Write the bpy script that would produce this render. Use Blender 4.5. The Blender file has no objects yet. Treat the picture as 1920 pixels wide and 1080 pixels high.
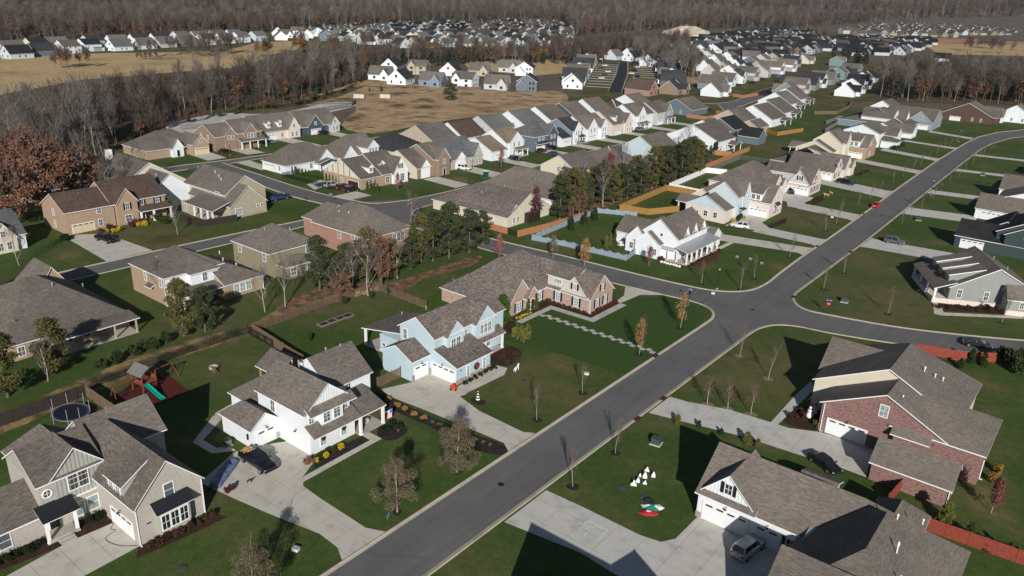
import bpy, math, random
from mathutils import Vector, Matrix
R = math.radians
random.seed(7)
SC = bpy.context.scene
COL = SC.collection
# ------------------------------------------------------------ camera, sky, sun, exposure
FPX, PITCH, ROLL, YAW, CAMH = 1473.0, R(20.93), R(2.136), R(37.9), 57.0
_cy, _sy, _cp, _sp = math.cos(YAW), math.sin(YAW), math.cos(PITCH), math.sin(PITCH)
VD = Vector((-_sy * _cp, _cy * _cp, -_sp))
_r0 = Vector((_cy, _sy, 0)); _u0 = _r0.cross(VD)
VR = _r0 * math.cos(ROLL) + _u0 * math.sin(ROLL)
VU = _u0 * math.cos(ROLL) - _r0 * math.sin(ROLL)
cam = bpy.data.cameras.new('camera'); camo = bpy.data.objects.new('camera', cam); COL.objects.link(camo)
camo.matrix_world = Matrix(((VR.x, VU.x, -VD.x, 0), (VR.y, VU.y, -VD.y, 0), (VR.z, VU.z, -VD.z, CAMH), (0, 0, 0, 1)))
cam.sensor_width = 36.0; cam.lens = FPX / 1920 * 36; cam.clip_start = 0.5; cam.clip_end = 30000
SC.camera = camo
SUN_AZ, SUN_EL = R(130.5 - 180), R(24.5)      # direction towards the sun
sdir = Vector((math.cos(SUN_AZ) * math.cos(SUN_EL), math.sin(SUN_AZ) * math.cos(SUN_EL), math.sin(SUN_EL)))
W = bpy.data.worlds.new('World'); SC.world = W; W.use_nodes = True
nt = W.node_tree; nt.nodes.clear()
sky = nt.nodes.new('ShaderNodeTexSky'); sky.sky_type = 'NISHITA'; sky.sun_disc = False
sky.sun_elevation = SUN_EL; sky.sun_rotation = math.atan2(sdir.x, sdir.y)
sky.altitude = 200; sky.air_density = 1.0; sky.dust_density = 0.25; sky.ozone_density = 1.0
bg = nt.nodes.new('ShaderNodeBackground'); bg.inputs[1].default_value = 0.05
wo = nt.nodes.new('ShaderNodeOutputWorld')
nt.links.new(sky.outputs[0], bg.inputs[0]); nt.links.new(bg.outputs[0], wo.inputs[0])
sl = bpy.data.lights.new('sun', 'SUN'); sl.energy = 5.0; sl.angle = R(0.53); sl.color = (1.0, 0.955, 0.895)
so = bpy.data.objects.new('sun', sl); COL.objects.link(so)
so.rotation_euler = sdir.to_track_quat('Z', 'Y').to_euler(); so.location = (0, 0, 200)
vs = SC.view_settings; vs.view_transform = 'Standard'; vs.look = 'None'; vs.exposure = 0.0; vs.gamma = 1.0
SC.cycles.max_bounces = 4; SC.cycles.diffuse_bounces = 2; SC.cycles.glossy_bounces = 2
SC.cycles.transparent_max_bounces = 4; SC.cycles.volume_bounces = 0

def G(x, y, z=0.0):
    "ground point (height z) under a spot surveyed in the photograph"
    v = VD * FPX + VR * (x - 960) - VU * (y - 540)
    t = (z - CAMH) / v.z
    return (v.x * t, v.y * t)

# ------------------------------------------------------------ materials
MATS = {}
def nmat(name):
    m = bpy.data.materials.new(name); m.use_nodes = True
    b = m.node_tree.nodes['Principled BSDF']; MATS[name] = m
    return m, m.node_tree, b
def N(t, kind, **kw):
    n = t.nodes.new(kind)
    for k, v in kw.items():
        if k in n.inputs: n.inputs[k].default_value = v
        else: setattr(n, k, v)
    return n
def ramp(t, fac, stops):
    r = t.nodes.new('ShaderNodeValToRGB'); t.links.new(fac, r.inputs[0])
    e = r.color_ramp.elements
    while len(e) < len(stops): e.new(0.5)
    for el, (p, c) in zip(e, stops):
        el.position = p; el.color = (*c, 1) if len(c) == 3 else c
    return r.outputs[0]
def mix(t, fac, a, b, mode='MIX'):
    n = t.nodes.new('ShaderNodeMix'); n.data_type = 'RGBA'; n.blend_type = mode
    for s, v in ((n.inputs[0], fac), (n.inputs[6], a), (n.inputs[7], b)):
        if hasattr(v, 'links') or hasattr(v, 'is_linked'): t.links.new(v, s)
        elif isinstance(v, (int, float)): s.default_value = v
        else: s.default_value = (*v, 1)
    return n.outputs[2]
def coord(t, which='Object'):
    return t.nodes.new('ShaderNodeTexCoord').outputs[which]
def wpos(t):
    return t.nodes.new('ShaderNodeNewGeometry').outputs['Position']
def noise(t, vec, scale, detail=3, rough=0.55):
    n = N(t, 'ShaderNodeTexNoise', Scale=scale, Detail=detail, Roughness=rough); t.links.new(vec, n.inputs['Vector'])
    return n.outputs['Fac']
def bump(t, b, h, strength=0.3, dist=0.05):
    n = N(t, 'ShaderNodeBump', Strength=strength, Distance=dist); t.links.new(h, n.inputs['Height']); t.links.new(n.outputs[0], b.inputs['Normal'])
def scl(c, k): return tuple(min(1, x * k) for x in c)

def plain(name, c, rough=0.7, var=0.12, scale=1.5, metallic=0.0, spec=0.3):
    m, t, b = nmat(name)
    f = noise(t, wpos(t), scale, 4)
    t.links.new(ramp(t, f, [(0.25, scl(c, 1 - var)), (0.75, scl(c, 1 + var))]), b.inputs['Base Color'])
    b.inputs['Roughness'].default_value = rough; b.inputs['Metallic'].default_value = metallic
    b.inputs['Specular IOR Level'].default_value = spec
    return m
def siding(name, c, pitch=0.16, vertical=False):
    m, t, b = nmat(name)
    uv = coord(t, 'UV'); sp = t.nodes.new('ShaderNodeSeparateXYZ'); t.links.new(uv, sp.inputs[0])
    mt = N(t, 'ShaderNodeMath', operation='DIVIDE'); t.links.new(sp.outputs[0 if vertical else 1], mt.inputs[0]); mt.inputs[1].default_value = pitch
    fr = N(t, 'ShaderNodeMath', operation='FRACT'); t.links.new(mt.outputs[0], fr.inputs[0])
    f = noise(t, wpos(t), 0.7, 5)
    base = ramp(t, f, [(0.3, scl(c, 0.93)), (0.7, scl(c, 1.03))])
    line = ramp(t, fr.outputs[0], [(0.0, (0.6, 0.6, 0.62)), (0.12, (1, 1, 1))] if not vertical else [(0.0, (0.72, 0.72, 0.74)), (0.06, (1, 1, 1)), (0.1, (1, 1, 1)), (0.14, (1, 1, 1))])
    t.links.new(mix(t, 1.0, base, line, 'MULTIPLY'), b.inputs['Base Color'])
    b.inputs['Roughness'].default_value = 0.6; b.inputs['Specular IOR Level'].default_value = 0.25
    bump(t, b, fr.outputs[0], 0.35, 0.02)
    return m
def brick(name, c1, c2, mortar, w=0.22, h=0.075, var=0.5):
    m, t, b = nmat(name)
    bt = N(t, 'ShaderNodeTexBrick', Scale=1.0); t.links.new(coord(t, 'UV'), bt.inputs['Vector'])
    bt.inputs['Color1'].default_value = (*c1, 1); bt.inputs['Color2'].default_value = (*c2, 1); bt.inputs['Mortar'].default_value = (*mortar, 1)
    bt.inputs['Brick Width'].default_value = w; bt.inputs['Row Height'].default_value = h; bt.inputs['Mortar Size'].default_value = 0.008
    mp = N(t, 'ShaderNodeMapping'); t.links.new(coord(t, 'UV'), mp.inputs[0]); mp.inputs['Scale'].default_value = (2.0, 5.5, 1)
    f = noise(t, mp.outputs[0], 1.6, 3, 0.7)
    dark = ramp(t, f, [(0.32, (1 - var,) * 3), (0.62, (1.12,) * 3)])
    t.links.new(mix(t, 1.0, bt.outputs['Color'], dark, 'MULTIPLY'), b.inputs['Base Color'])
    b.inputs['Roughness'].default_value = 0.85; b.inputs['Specular IOR Level'].default_value = 0.15
    bump(t, b, bt.outputs['Fac'], -0.3, 0.01)
    return m
def shingle(name, c, var=0.2):
    m, t, b = nmat(name)
    uv = coord(t, 'UV')
    bt = N(t, 'ShaderNodeTexBrick', Scale=1.0); t.links.new(uv, bt.inputs['Vector'])
    bt.inputs['Color1'].default_value = (*scl(c, 1 - var * .8), 1); bt.inputs['Color2'].default_value = (*scl(c, 1 + var), 1); bt.inputs['Mortar'].default_value = (*scl(c, .5), 1)
    bt.inputs['Brick Width'].default_value = 0.62; bt.inputs['Row Height'].default_value = 0.17; bt.inputs['Mortar Size'].default_value = 0.009
    f = noise(t, wpos(t), 0.35, 4)
    big = ramp(t, f, [(0.3, (0.86, 0.86, 0.88)), (0.7, (1.1, 1.08, 1.05))])
    mp = N(t, 'ShaderNodeMapping'); t.links.new(uv, mp.inputs[0]); mp.inputs['Scale'].default_value = (1.0, 3.2, 1)
    f2 = noise(t, mp.outputs[0], 1.7, 2, 0.6)
    tab = ramp(t, f2, [(0.38, (1 - var * 1.1, 1 - var * 1.1, 1 - var)), (0.6, (1.15, 1.12, 1.1))])
    age = ramp(t, noise(t, wpos(t), 0.035, 1, 0.5), [(0.35, (0.84, 0.83, 0.82)), (0.65, (1.14, 1.12, 1.1))])
    col = mix(t, 1.0, mix(t, 1.0, mix(t, 1.0, bt.outputs['Color'], big, 'MULTIPLY'), tab, 'MULTIPLY'), age, 'MULTIPLY')
    t.links.new(col, b.inputs['Base Color']); b.inputs['Roughness'].default_value = 0.9; b.inputs['Specular IOR Level'].default_value = 0.12
    bump(t, b, bt.outputs['Fac'], -0.4, 0.012)
    return m
def foliage(name, c, var=0.45, scale=2.2, trans=0.0):
    m, t, b = nmat(name)
    f = noise(t, wpos(t), scale, 3, 0.7)
    t.links.new(ramp(t, f, [(0.3, scl(c, 1 - var)), (0.55, c), (0.75, scl(c, 1 + var))]), b.inputs['Base Color'])
    b.inputs['Roughness'].default_value = 0.8; b.inputs['Specular IOR Level'].default_value = 0.1
    return m
def ground(name, stops, scale, scale2, k=0.35, rough=0.95, bumps=0.5):
    m, t, b = nmat(name)
    p = wpos(t)
    a = ramp(t, noise(t, p, scale, 5, 0.6), stops)
    f2 = noise(t, p, scale2, 3, 0.7)
    fine = ramp(t, f2, [(0.25, (1 - k,) * 3), (0.75, (1 + k,) * 3)])
    mid_ = ramp(t, noise(t, p, scale2 * .19, 4, 0.7), [(0.3, (0.78, 0.8, 0.8)), (0.7, (1.24, 1.2, 1.18))])
    t.links.new(mix(t, 1.0, mix(t, 1.0, a, mid_, 'MULTIPLY'), fine, 'MULTIPLY'), b.inputs['Base Color'])
    b.inputs['Roughness'].default_value = rough; b.inputs['Specular IOR Level'].default_value = 0.1
    if bumps: bump(t, b, f2, bumps, 0.06)
    return m
# paint and trim
plain('trim_white', (0.78, 0.78, 0.77), 0.5, 0.03); plain('door_white', (0.76, 0.77, 0.78), 0.45, 0.03); plain('door_cream', (0.6, 0.5, 0.34), 0.5, 0.04)
plain('door_brown', (0.05, 0.018, 0.014), 0.5, 0.1)
plain('black_metal', (0.012, 0.012, 0.013), 0.45, 0.1); plain('dark_roof_metal', (0.016, 0.018, 0.022), 0.5, 0.12, spec=0.3); plain('metal_roof', (0.42, 0.43, 0.44), 0.35, 0.05, metallic=0.4)
plain('galv', (0.45, 0.46, 0.46), 0.45, 0.08, metallic=0.3); plain('bronze', (0.03, 0.022, 0.018), 0.5, 0.1)
plain('wood_new', (0.36, 0.175, 0.08), 0.75, 0.25, 3); plain('wood_gold', (0.33, 0.18, 0.05), 0.7, 0.25, 3); plain('wood_brown', (0.15, 0.1, 0.065), 0.85, 0.3, 3); plain('wood_dark', (0.035, 0.026, 0.022), 0.9, 0.3, 3)
plain('wood_grey', (0.16, 0.155, 0.15), 0.85, 0.25, 3); plain('fence_red', (0.24, 0.05, 0.032), 0.7, 0.22, 3); plain('fence_blue', (0.24, 0.31, 0.36), 0.7, 0.1, 2); plain('vinyl_white', (0.8, 0.8, 0.8), 0.4, 0.02)
plain('shutter_black', (0.012, 0.012, 0.013), 0.6, 0.05); plain('post_yellow', (0.42, 0.27, 0.06), 0.6, 0.15)
siding('white_lap', (0.74, 0.775, 0.805)); siding('white_board', (0.75, 0.785, 0.815), 0.41, True); siding('blue_lap', (0.47, 0.59, 0.65)); siding('blue_board', (0.49, 0.6, 0.655), 0.41, True)
siding('grey_lap', (0.27, 0.28, 0.27)); siding('cream_lap', (0.64, 0.58, 0.46)); siding('tan_lap', (0.40, 0.36, 0.265)); siding('khaki_lap', (0.27, 0.24, 0.165)); siding('dark_teal_lap', (0.045, 0.065, 0.07))
siding('slate_lap', (0.13, 0.165, 0.205)); siding('navy_lap', (0.065, 0.095, 0.13)); siding('steel_blue_lap', (0.19, 0.25, 0.305)); siding('ltgrey_lap', (0.5, 0.5, 0.49)); siding('sage_board', (0.37, 0.375, 0.34), 0.41, True)
siding('ltblue_lap', (0.52, 0.60, 0.64)); siding('beige_lap', (0.46, 0.39, 0.30)); siding('teal_lap', (0.2, 0.265, 0.255)); siding('greyblue_lap', (0.26, 0.30, 0.34)); siding('pale_board', (0.56, 0.53, 0.48), 0.41, True)
brick('brick_grey', (0.44, 0.40, 0.36), (0.36, 0.33, 0.29), (0.45, 0.42, 0.38), var=0.18); brick('brick_pink', (0.50, 0.36, 0.29), (0.30, 0.19, 0.15), (0.55, 0.48, 0.42), 0.3, 0.1, var=0.4)
brick('brick_red', (0.30, 0.155, 0.135), (0.16, 0.08, 0.072), (0.38, 0.31, 0.28), 0.3, 0.1, var=0.5); brick('brick_tan', (0.40, 0.285, 0.19), (0.30, 0.205, 0.135), (0.42, 0.34, 0.25), var=0.25)
brick('brick_rose', (0.42, 0.22, 0.17), (0.27, 0.13, 0.10), (0.44, 0.35, 0.30), 0.3, 0.1, var=0.35); brick('brick_white', (0.66, 0.58, 0.52), (0.58, 0.49, 0.43), (0.64, 0.58, 0.53), var=0.15)
brick('brick_brown', (0.29, 0.205, 0.15), (0.21, 0.145, 0.105), (0.34, 0.26, 0.2), var=0.25); brick('stone_low', (0.42, 0.34, 0.29), (0.30, 0.23, 0.2), (0.4, 0.36, 0.33), 0.4, 0.18, var=0.35); brick('brick_dark', (0.12, 0.06, 0.045), (0.075, 0.04, 0.03), (0.15, 0.11, 0.09), var=0.3)
shingle('roof_taupe', (0.155, 0.141, 0.126)); shingle('roof_mottled', (0.178, 0.156, 0.141), 0.34); shingle('roof_weathered', (0.17, 0.153, 0.136), 0.15); shingle('roof_grey', (0.15, 0.147, 0.143), 0.18); shingle('roof_slate', (0.125, 0.135, 0.14), 0.25)
shingle('roof_greengrey', (0.15, 0.165, 0.155), 0.2); shingle('roof_black', (0.03, 0.032, 0.036), 0.3); shingle('roof_charcoal', (0.05, 0.054, 0.06), 0.3); shingle('roof_brown', (0.115, 0.082, 0.068), 0.3); shingle('roof_tan', (0.2, 0.165, 0.13), 0.25)
# glass
def glassm(name, c, rough=0.06, spec=0.6):
    m, t, b = nmat(name)
    t.links.new(ramp(t, noise(t, wpos(t), 2.5, 2), [(0.35, scl(c, 0.75)), (0.65, scl(c, 1.25))]), b.inputs['Base Color'])
    b.inputs['Roughness'].default_value = rough; b.inputs['Specular IOR Level'].default_value = spec
glassm('glass_dark', (0.02, 0.024, 0.028)); glassm('glass_blind', (0.25, 0.31, 0.31), 0.12); glassm('glass_mid', (0.09, 0.11, 0.115)); glassm('car_glass', (0.012, 0.014, 0.016), 0.04, 0.8)
# ground surfaces
ground('lawn', [(0.26, (0.15, 0.125, 0.055)), (0.38, (0.085, 0.094, 0.033)), (0.5, (0.056, 0.087, 0.022)), (0.72, (0.042, 0.074, 0.017))], 0.085, 4.5, 0.42)
ground('lawn_dry', [(0.3, (0.16, 0.125, 0.06)), (0.5, (0.085, 0.08, 0.032)), (0.7, (0.045, 0.06, 0.018))], 0.09, 4.5, 0.4)
ground('dirt_strip', [(0.4, (0.055, 0.075, 0.024)), (0.48, (0.13, 0.1, 0.05)), (0.58, (0.24, 0.165, 0.085)), (0.7, (0.3, 0.21, 0.12))], 0.3, 3.5, 0.4)
ground('leaf_litter', [(0.36, (0.05, 0.075, 0.022)), (0.46, (0.13, 0.085, 0.05)), (0.56, (0.21, 0.105, 0.07)), (0.68, (0.28, 0.18, 0.11))], 0.55, 6, 0.45)
ground('mulch', [(0.3, (0.035, 0.02, 0.014)), (0.7, (0.06, 0.034, 0.024))], 1.2, 9, 0.5); ground('mulch_dark', [(0.3, (0.018, 0.016, 0.016)), (0.7, (0.045, 0.038, 0.034))], 1.4, 9, 0.5); ground('mulch_red', [(0.3, (0.075, 0.028, 0.022)), (0.7, (0.11, 0.045, 0.036))], 1.2, 9, 0.5); ground('mulch_tan', [(0.3, (0.17, 0.12, 0.085)), (0.7, (0.24, 0.18, 0.13))], 2, 9, 0.4)
ground('rubber_mulch', [(0.3, (0.065, 0.017, 0.015)), (0.7, (0.095, 0.027, 0.022))], 1.2, 9, 0.4)
ground('field_tan', [(0.28, (0.2, 0.15, 0.075)), (0.42, (0.4, 0.29, 0.15)), (0.6, (0.47, 0.345, 0.185)), (0.75, (0.34, 0.25, 0.125))], 0.022, 0.9, 0.3)
ground('field_rust', [(0.36, (0.1, 0.065, 0.04)), (0.43, (0.3, 0.2, 0.115)), (0.55, (0.43, 0.31, 0.18)), (0.64, (0.16, 0.13, 0.06))], 0.045, 0.9, 0.4)
ground('wood_floor', [(0.3, (0.06, 0.042, 0.03)), (0.5, (0.11, 0.075, 0.05)), (0.7, (0.075, 0.06, 0.035))], 0.05, 1.0, 0.4)
ground('far_ground', [(0.3, (0.09, 0.072, 0.055)), (0.5, (0.13, 0.105, 0.08)), (0.7, (0.1, 0.09, 0.065))], 0.01, 0.4, 0.4)
ground('gravel_lot', [(0.3, (0.42, 0.41, 0.385)), (0.7, (0.54, 0.52, 0.49))], 0.05, 1.5, 0.12, bumps=0); ground('clay', [(0.3, (0.32, 0.15, 0.075)), (0.7, (0.42, 0.27, 0.16))], 0.03, 0.8, 0.2); ground('sand', [(0.3, (0.48, 0.40, 0.29)), (0.7, (0.6, 0.52, 0.4))], 0.06, 0.6, 0.15)
def concrete(name, c):
    m, t, b = nmat(name); p = wpos(t)
    a = ramp(t, noise(t, p, 0.45, 6, 0.65), [(0.3, scl(c, 0.74)), (0.48, c), (0.72, scl(c, 1.08))])
    f = ramp(t, noise(t, p, 9, 2, 0.6), [(0.3, (0.94,) * 3), (0.7, (1.04,) * 3)])
    t.links.new(mix(t, 1.0, a, f, 'MULTIPLY'), b.inputs['Base Color']); b.inputs['Roughness'].default_value = 0.85; b.inputs['Specular IOR Level'].default_value = 0.2
concrete('concrete', (0.52, 0.485, 0.42)); concrete('concrete_grey', (0.51, 0.495, 0.455)); concrete('kerb', (0.44, 0.39, 0.31)); concrete('paver', (0.42, 0.41, 0.38)); concrete('joint', (0.16, 0.145, 0.12)); concrete('porch_floor', (0.4, 0.37, 0.33))
m, t, b = nmat('asphalt'); p = wpos(t)
a = ramp(t, noise(t, p, 0.12, 6, 0.65), [(0.3, (0.115, 0.113, 0.111)), (0.5, (0.133, 0.13, 0.127)), (0.7, (0.15, 0.147, 0.143))])
mp = N(t, 'ShaderNodeMapping'); t.links.new(p, mp.inputs[0]); mp.inputs['Scale'].default_value = (0.9, 0.035, 1)
lane = ramp(t, noise(t, mp.outputs[0], 1.0, 3), [(0.35, (0.9,) * 3), (0.65, (1.07,) * 3)])
f = ramp(t, noise(t, p, 12, 2, 0.7), [(0.25, (0.86,) * 3), (0.75, (1.12,) * 3)])
vo = N(t, 'ShaderNodeTexVoronoi', feature='DISTANCE_TO_EDGE', Scale=.11); wv = N(t, 'ShaderNodeVectorMath', operation='ADD'); wn_ = N(t, 'ShaderNodeTexNoise', Scale=.6, Detail=4.0); t.links.new(p, wn_.inputs['Vector']); t.links.new(p, wv.inputs[0]); t.links.new(wn_.outputs['Color'], wv.inputs[1]); t.links.new(wv.outputs[0], vo.inputs['Vector'])
crack = mix(t, ramp(t, noise(t, p, .05, 2), [(.45, (0,) * 3), (.6, (1,) * 3)]), (1, 1, 1), ramp(t, vo.outputs['Distance'], [(0.0, (.72,) * 3), (.012, (1,) * 3)]))
t.links.new(mix(t, 1.0, mix(t, 1.0, mix(t, 1.0, a, f, 'MULTIPLY'), lane, 'MULTIPLY'), crack, 'MULTIPLY'), b.inputs['Base Color']); b.inputs['Roughness'].default_value = 0.8; b.inputs['Specular IOR Level'].default_value = 0.25
ground('asphalt_new', [(0.3, (0.028, 0.029, 0.034)), (0.7, (0.04, 0.041, 0.046))], 0.1, 5, 0.15, 0.8, 0)
# dormant yellowish areas of the lawns
m = MATS['lawn']; t = m.node_tree; b = t.nodes['Principled BSDF']; p = wpos(t); acc = None
for x, y, r in ((-37, 117, 17), (-31, 163, 20), (-63, 87, 10), (-120, 66, 10), (-110, 90, 14), (-175, 84, 16), (-38, 190, 14), (-66, 215, 16), (-100, 60, 9), (-30, 128, 14), (-115, 320, 26)):
    d = N(t, 'ShaderNodeVectorMath', operation='DISTANCE'); t.links.new(p, d.inputs[0]); d.inputs[1].default_value = (x, y, 0)
    q = N(t, 'ShaderNodeMapRange'); t.links.new(d.outputs['Value'], q.inputs[0]); q.inputs[1].default_value = r * 1.2; q.inputs[2].default_value = r * .25
    if acc: k = N(t, 'ShaderNodeMath', operation='MAXIMUM'); t.links.new(acc, k.inputs[0]); t.links.new(q.outputs[0], k.inputs[1]); acc = k.outputs[0]
    else: acc = q.outputs[0]
k = N(t, 'ShaderNodeMath', operation='MULTIPLY'); t.links.new(acc, k.inputs[0]); t.links.new(ramp(t, noise(t, p, .35, 5, .65), [(.35, (.1,) * 3), (.65, (1,) * 3)]), k.inputs[1])
old = b.inputs['Base Color'].links[0].from_socket; dry = ramp(t, noise(t, p, 3.5, 3, .7), [(.3, (.085, .072, .032)), (.7, (.16, .135, .065))])
t.links.new(mix(t, k.outputs[0], old, dry), b.inputs['Base Color'])
# mown stripes of one lawn
m, t, b = nmat('lawn_striped'); p = wpos(t)
sp = t.nodes.new('ShaderNodeSeparateXYZ'); t.links.new(p, sp.inputs[0])
mt = N(t, 'ShaderNodeMath', operation='MULTIPLY'); t.links.new(sp.outputs[1], mt.inputs[0]); mt.inputs[1].default_value = 6.2
ad = N(t, 'ShaderNodeMath', operation='ADD'); t.links.new(mt.outputs[0], ad.inputs[0])
mu = N(t, 'ShaderNodeMath', operation='MULTIPLY'); t.links.new(noise(t, p, 0.5, 2), mu.inputs[0]); mu.inputs[1].default_value = 3.0; t.links.new(mu.outputs[0], ad.inputs[1])
sn = N(t, 'ShaderNodeMath', operation='SINE'); t.links.new(ad.outputs[0], sn.inputs[0])
st = ramp(t, sn.outputs[0], [(0.0, (0.036, 0.07, 0.016)), (0.9, (0.056, 0.094, 0.026))])
fine = ramp(t, noise(t, p, 5, 3, 0.7), [(0.25, (0.65,) * 3), (0.75, (1.3,) * 3)])
t.links.new(mix(t, 1.0, st, fine, 'MULTIPLY'), b.inputs['Base Color']); b.inputs['Roughness'].default_value = 0.95; b.inputs['Specular IOR Level'].default_value = 0.1
# plants
foliage('bark', (0.14, 0.11, 0.085), 0.35, 4); foliage('bark_pale', (0.34, 0.30, 0.26), 0.3, 4); foliage('twig', (0.17, 0.135, 0.11), 0.35, 1.5); foliage('twig_grey', (0.16, 0.145, 0.132), 0.45, 0.05); foliage('twig_brown', (0.1, 0.078, 0.066), 0.45, 0.04); foliage('twig_red', (0.20, 0.10, 0.085), 0.4, 1)
foliage('cedar', (0.062, 0.074, 0.034), 0.55, 1.3); foliage('cedar_olive', (0.11, 0.105, 0.036), 0.5, 1.3); foliage('pine_dark', (0.04, 0.052, 0.032), 0.5, 0.5); foliage('rust_leaf', (0.19, 0.1, 0.065), 0.45, 0.9); foliage('rust_dull', (0.165, 0.088, 0.058), 0.4, 0.5); foliage('gold_leaf', (0.22, 0.125, 0.035), 0.4, 0.8); foliage('tan_leaf', (0.16, 0.132, 0.082), 0.4, 2.0); foliage('peach_leaf', (0.36, 0.19, 0.075), 0.4, 2)
foliage('red_leaf', (0.17, 0.055, 0.05), 0.4, 1.5); foliage('pink_leaf', (0.30, 0.12, 0.12), 0.35, 1.5); foliage('maroon_leaf', (0.10, 0.035, 0.04), 0.4, 1.5); foliage('shrub_green', (0.035, 0.052, 0.017), 0.5, 3); foliage('shrub_dark', (0.018, 0.026, 0.011), 0.5, 3); foliage('arborvitae', (0.05, 0.085, 0.015), 0.45, 3); foliage('shrub_yellow', (0.50, 0.36, 0.02), 0.35, 3); foliage('shrub_olive', (0.12, 0.13, 0.03), 0.4, 3); foliage('shrub_orange', (0.30, 0.17, 0.05), 0.3, 3); foliage('shrub_brown', (0.06, 0.035, 0.022), 0.4, 3); foliage('shrub_red', (0.10, 0.03, 0.025), 0.5, 3); foliage('dry_grass', (0.32, 0.24, 0.13), 0.3, 3)
# ------------------------------------------------------------ mesh builder
class MB:
    def __init__(s): s.v = []; s.f = []; s.m = []
    def face(s, pts, mi=0):
        n = len(s.v); s.v += [tuple(p) for p in pts]; s.f.append(tuple(range(n, n + len(pts)))); s.m.append(mi); return s
    def box(s, x0, x1, y0, y1, z0, z1, mi=0, top=None):
        n = len(s.v)
        s.v += [(x0, y0, z0), (x1, y0, z0), (x1, y1, z0), (x0, y1, z0), (x0, y0, z1), (x1, y0, z1), (x1, y1, z1), (x0, y1, z1)]
        for k, q in enumerate(((0, 3, 2, 1), (4, 5, 6, 7), (0, 1, 5, 4), (1, 2, 6, 5), (2, 3, 7, 6), (3, 0, 4, 7))):
            s.f.append(tuple(n + i for i in q)); s.m.append(top if (top is not None and k == 1) else mi)
        return s
    def prism(s, pts, z0, z1, mi=0, side=None, bottom=True):
        a = sum(p[0] * q[1] - q[0] * p[1] for p, q in zip(pts, pts[1:] + pts[:1]))
        if a < 0: pts = pts[::-1]
        s.face([(x, y, z1) for x, y in pts], mi)
        if bottom: s.face([(x, y, z0) for x, y in pts[::-1]], mi)
        for p, q in zip(pts, pts[1:] + pts[:1]):
            s.face([(p[0], p[1], z0), (q[0], q[1], z0), (q[0], q[1], z1), (p[0], p[1], z1)], mi if side is None else side)
        return s
    def tube(s, p0, p1, r0, r1, n=5, mi=0, cap=False):
        p0 = Vector(p0); p1 = Vector(p1); d = (p1 - p0)
        if d.length < 1e-6: return s
        d.normalize(); a = d.orthogonal().normalized(); b = d.cross(a); k = len(s.v)
        for p, r in ((p0, r0), (p1, r1)):
            for i in range(n):
                t = 2 * math.pi * i / n; q = p + (a * math.cos(t) + b * math.sin(t)) * r; s.v.append((q.x, q.y, q.z))
        for i in range(n):
            j = (i + 1) % n; s.f.append((k + i, k + j, k + n + j, k + n + i)); s.m.append(mi)
        if cap: s.f.append(tuple(k + n + i for i in range(n))); s.m.append(mi)
        return s
    def lathe(s, prof, n=12, cx=0, cy=0, mi=0):
        k = len(s.v)
        for r, z in prof:
            for i in range(n):
                t = 2 * math.pi * i / n; s.v.append((cx + r * math.cos(t), cy + r * math.sin(t), z))
        for a in range(len(prof) - 1):
            for i in range(n):
                j = (i + 1) % n; s.f.append((k + a * n + i, k + a * n + j, k + (a + 1) * n + j, k + (a + 1) * n + i)); s.m.append(mi)
        return s
    def mesh(s, name, mats, uv=False, smooth=False):
        me = bpy.data.meshes.new(name); me.from_pydata(s.v, [], s.f)
        for m in (mats if isinstance(mats, (list, tuple)) else [mats]): me.materials.append(MATS[m])
        if any(s.m): me.polygons.foreach_set('material_index', s.m)
        if uv:
            L = me.uv_layers.new(name='uv').data; V = me.vertices
            for p in me.polygons:
                n = p.normal
                if abs(n.z) > 0.999: tx = Vector((1, 0, 0))
                else: tx = Vector((-n.y, n.x, 0)).normalized()
                bx = n.cross(tx)
                for li in p.loop_indices:
                    c = V[me.loops[li].vertex_index].co; L[li].uv = (c.dot(tx), c.dot(bx))
        if smooth: me.polygons.foreach_set('use_smooth', [True] * len(me.polygons))
        return me
    def obj(s, name, mats, parent=None, loc=(0, 0, 0), rz=0.0, uv=False, smooth=False):
        return mk(name, s.mesh(name, mats, uv, smooth), parent, loc, rz)
def mk(name, data, parent=None, loc=(0, 0, 0), rz=0.0, sc=None):
    o = bpy.data.objects.new(name, data); COL.objects.link(o)
    o.location = loc
    if rz: o.rotation_euler = (0, 0, rz)
    if sc is not None: o.scale = sc if isinstance(sc, tuple) else (sc, sc, sc)
    if parent: o.parent = parent
    return o
def tag(o, label=None, cat=None, group=None, kind=None):
    if label: o['label'] = label
    if cat: o['category'] = cat
    if group: o['group'] = group
    if kind: o['kind'] = kind
    return o
def thing(name, label, cat, loc=(0, 0, 0), rz=0.0, group=None):
    o = mk(name, None, None, loc, rz); o.empty_display_size = 0.5
    return tag(o, label, cat, group)
def copy_tree(o, parent=None):
    c = o.copy(); COL.objects.link(c); c.parent = parent
    for ch in list(o.children): copy_tree(ch, c)
    return c
def dup(root, loc, rz=0.0, sc=1.0, label=None, group=None, name=None):
    c = copy_tree(root); c.location = loc; c.rotation_euler = (0, 0, rz); c.scale = sc if isinstance(sc, tuple) else (sc, sc, sc)
    if label: c['label'] = label
    if group: c['group'] = group
    if name: c.name = name
    return c
CACHE = {}
def cached(key, fn):
    if key not in CACHE: CACHE[key] = fn()
    return CACHE[key]
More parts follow.
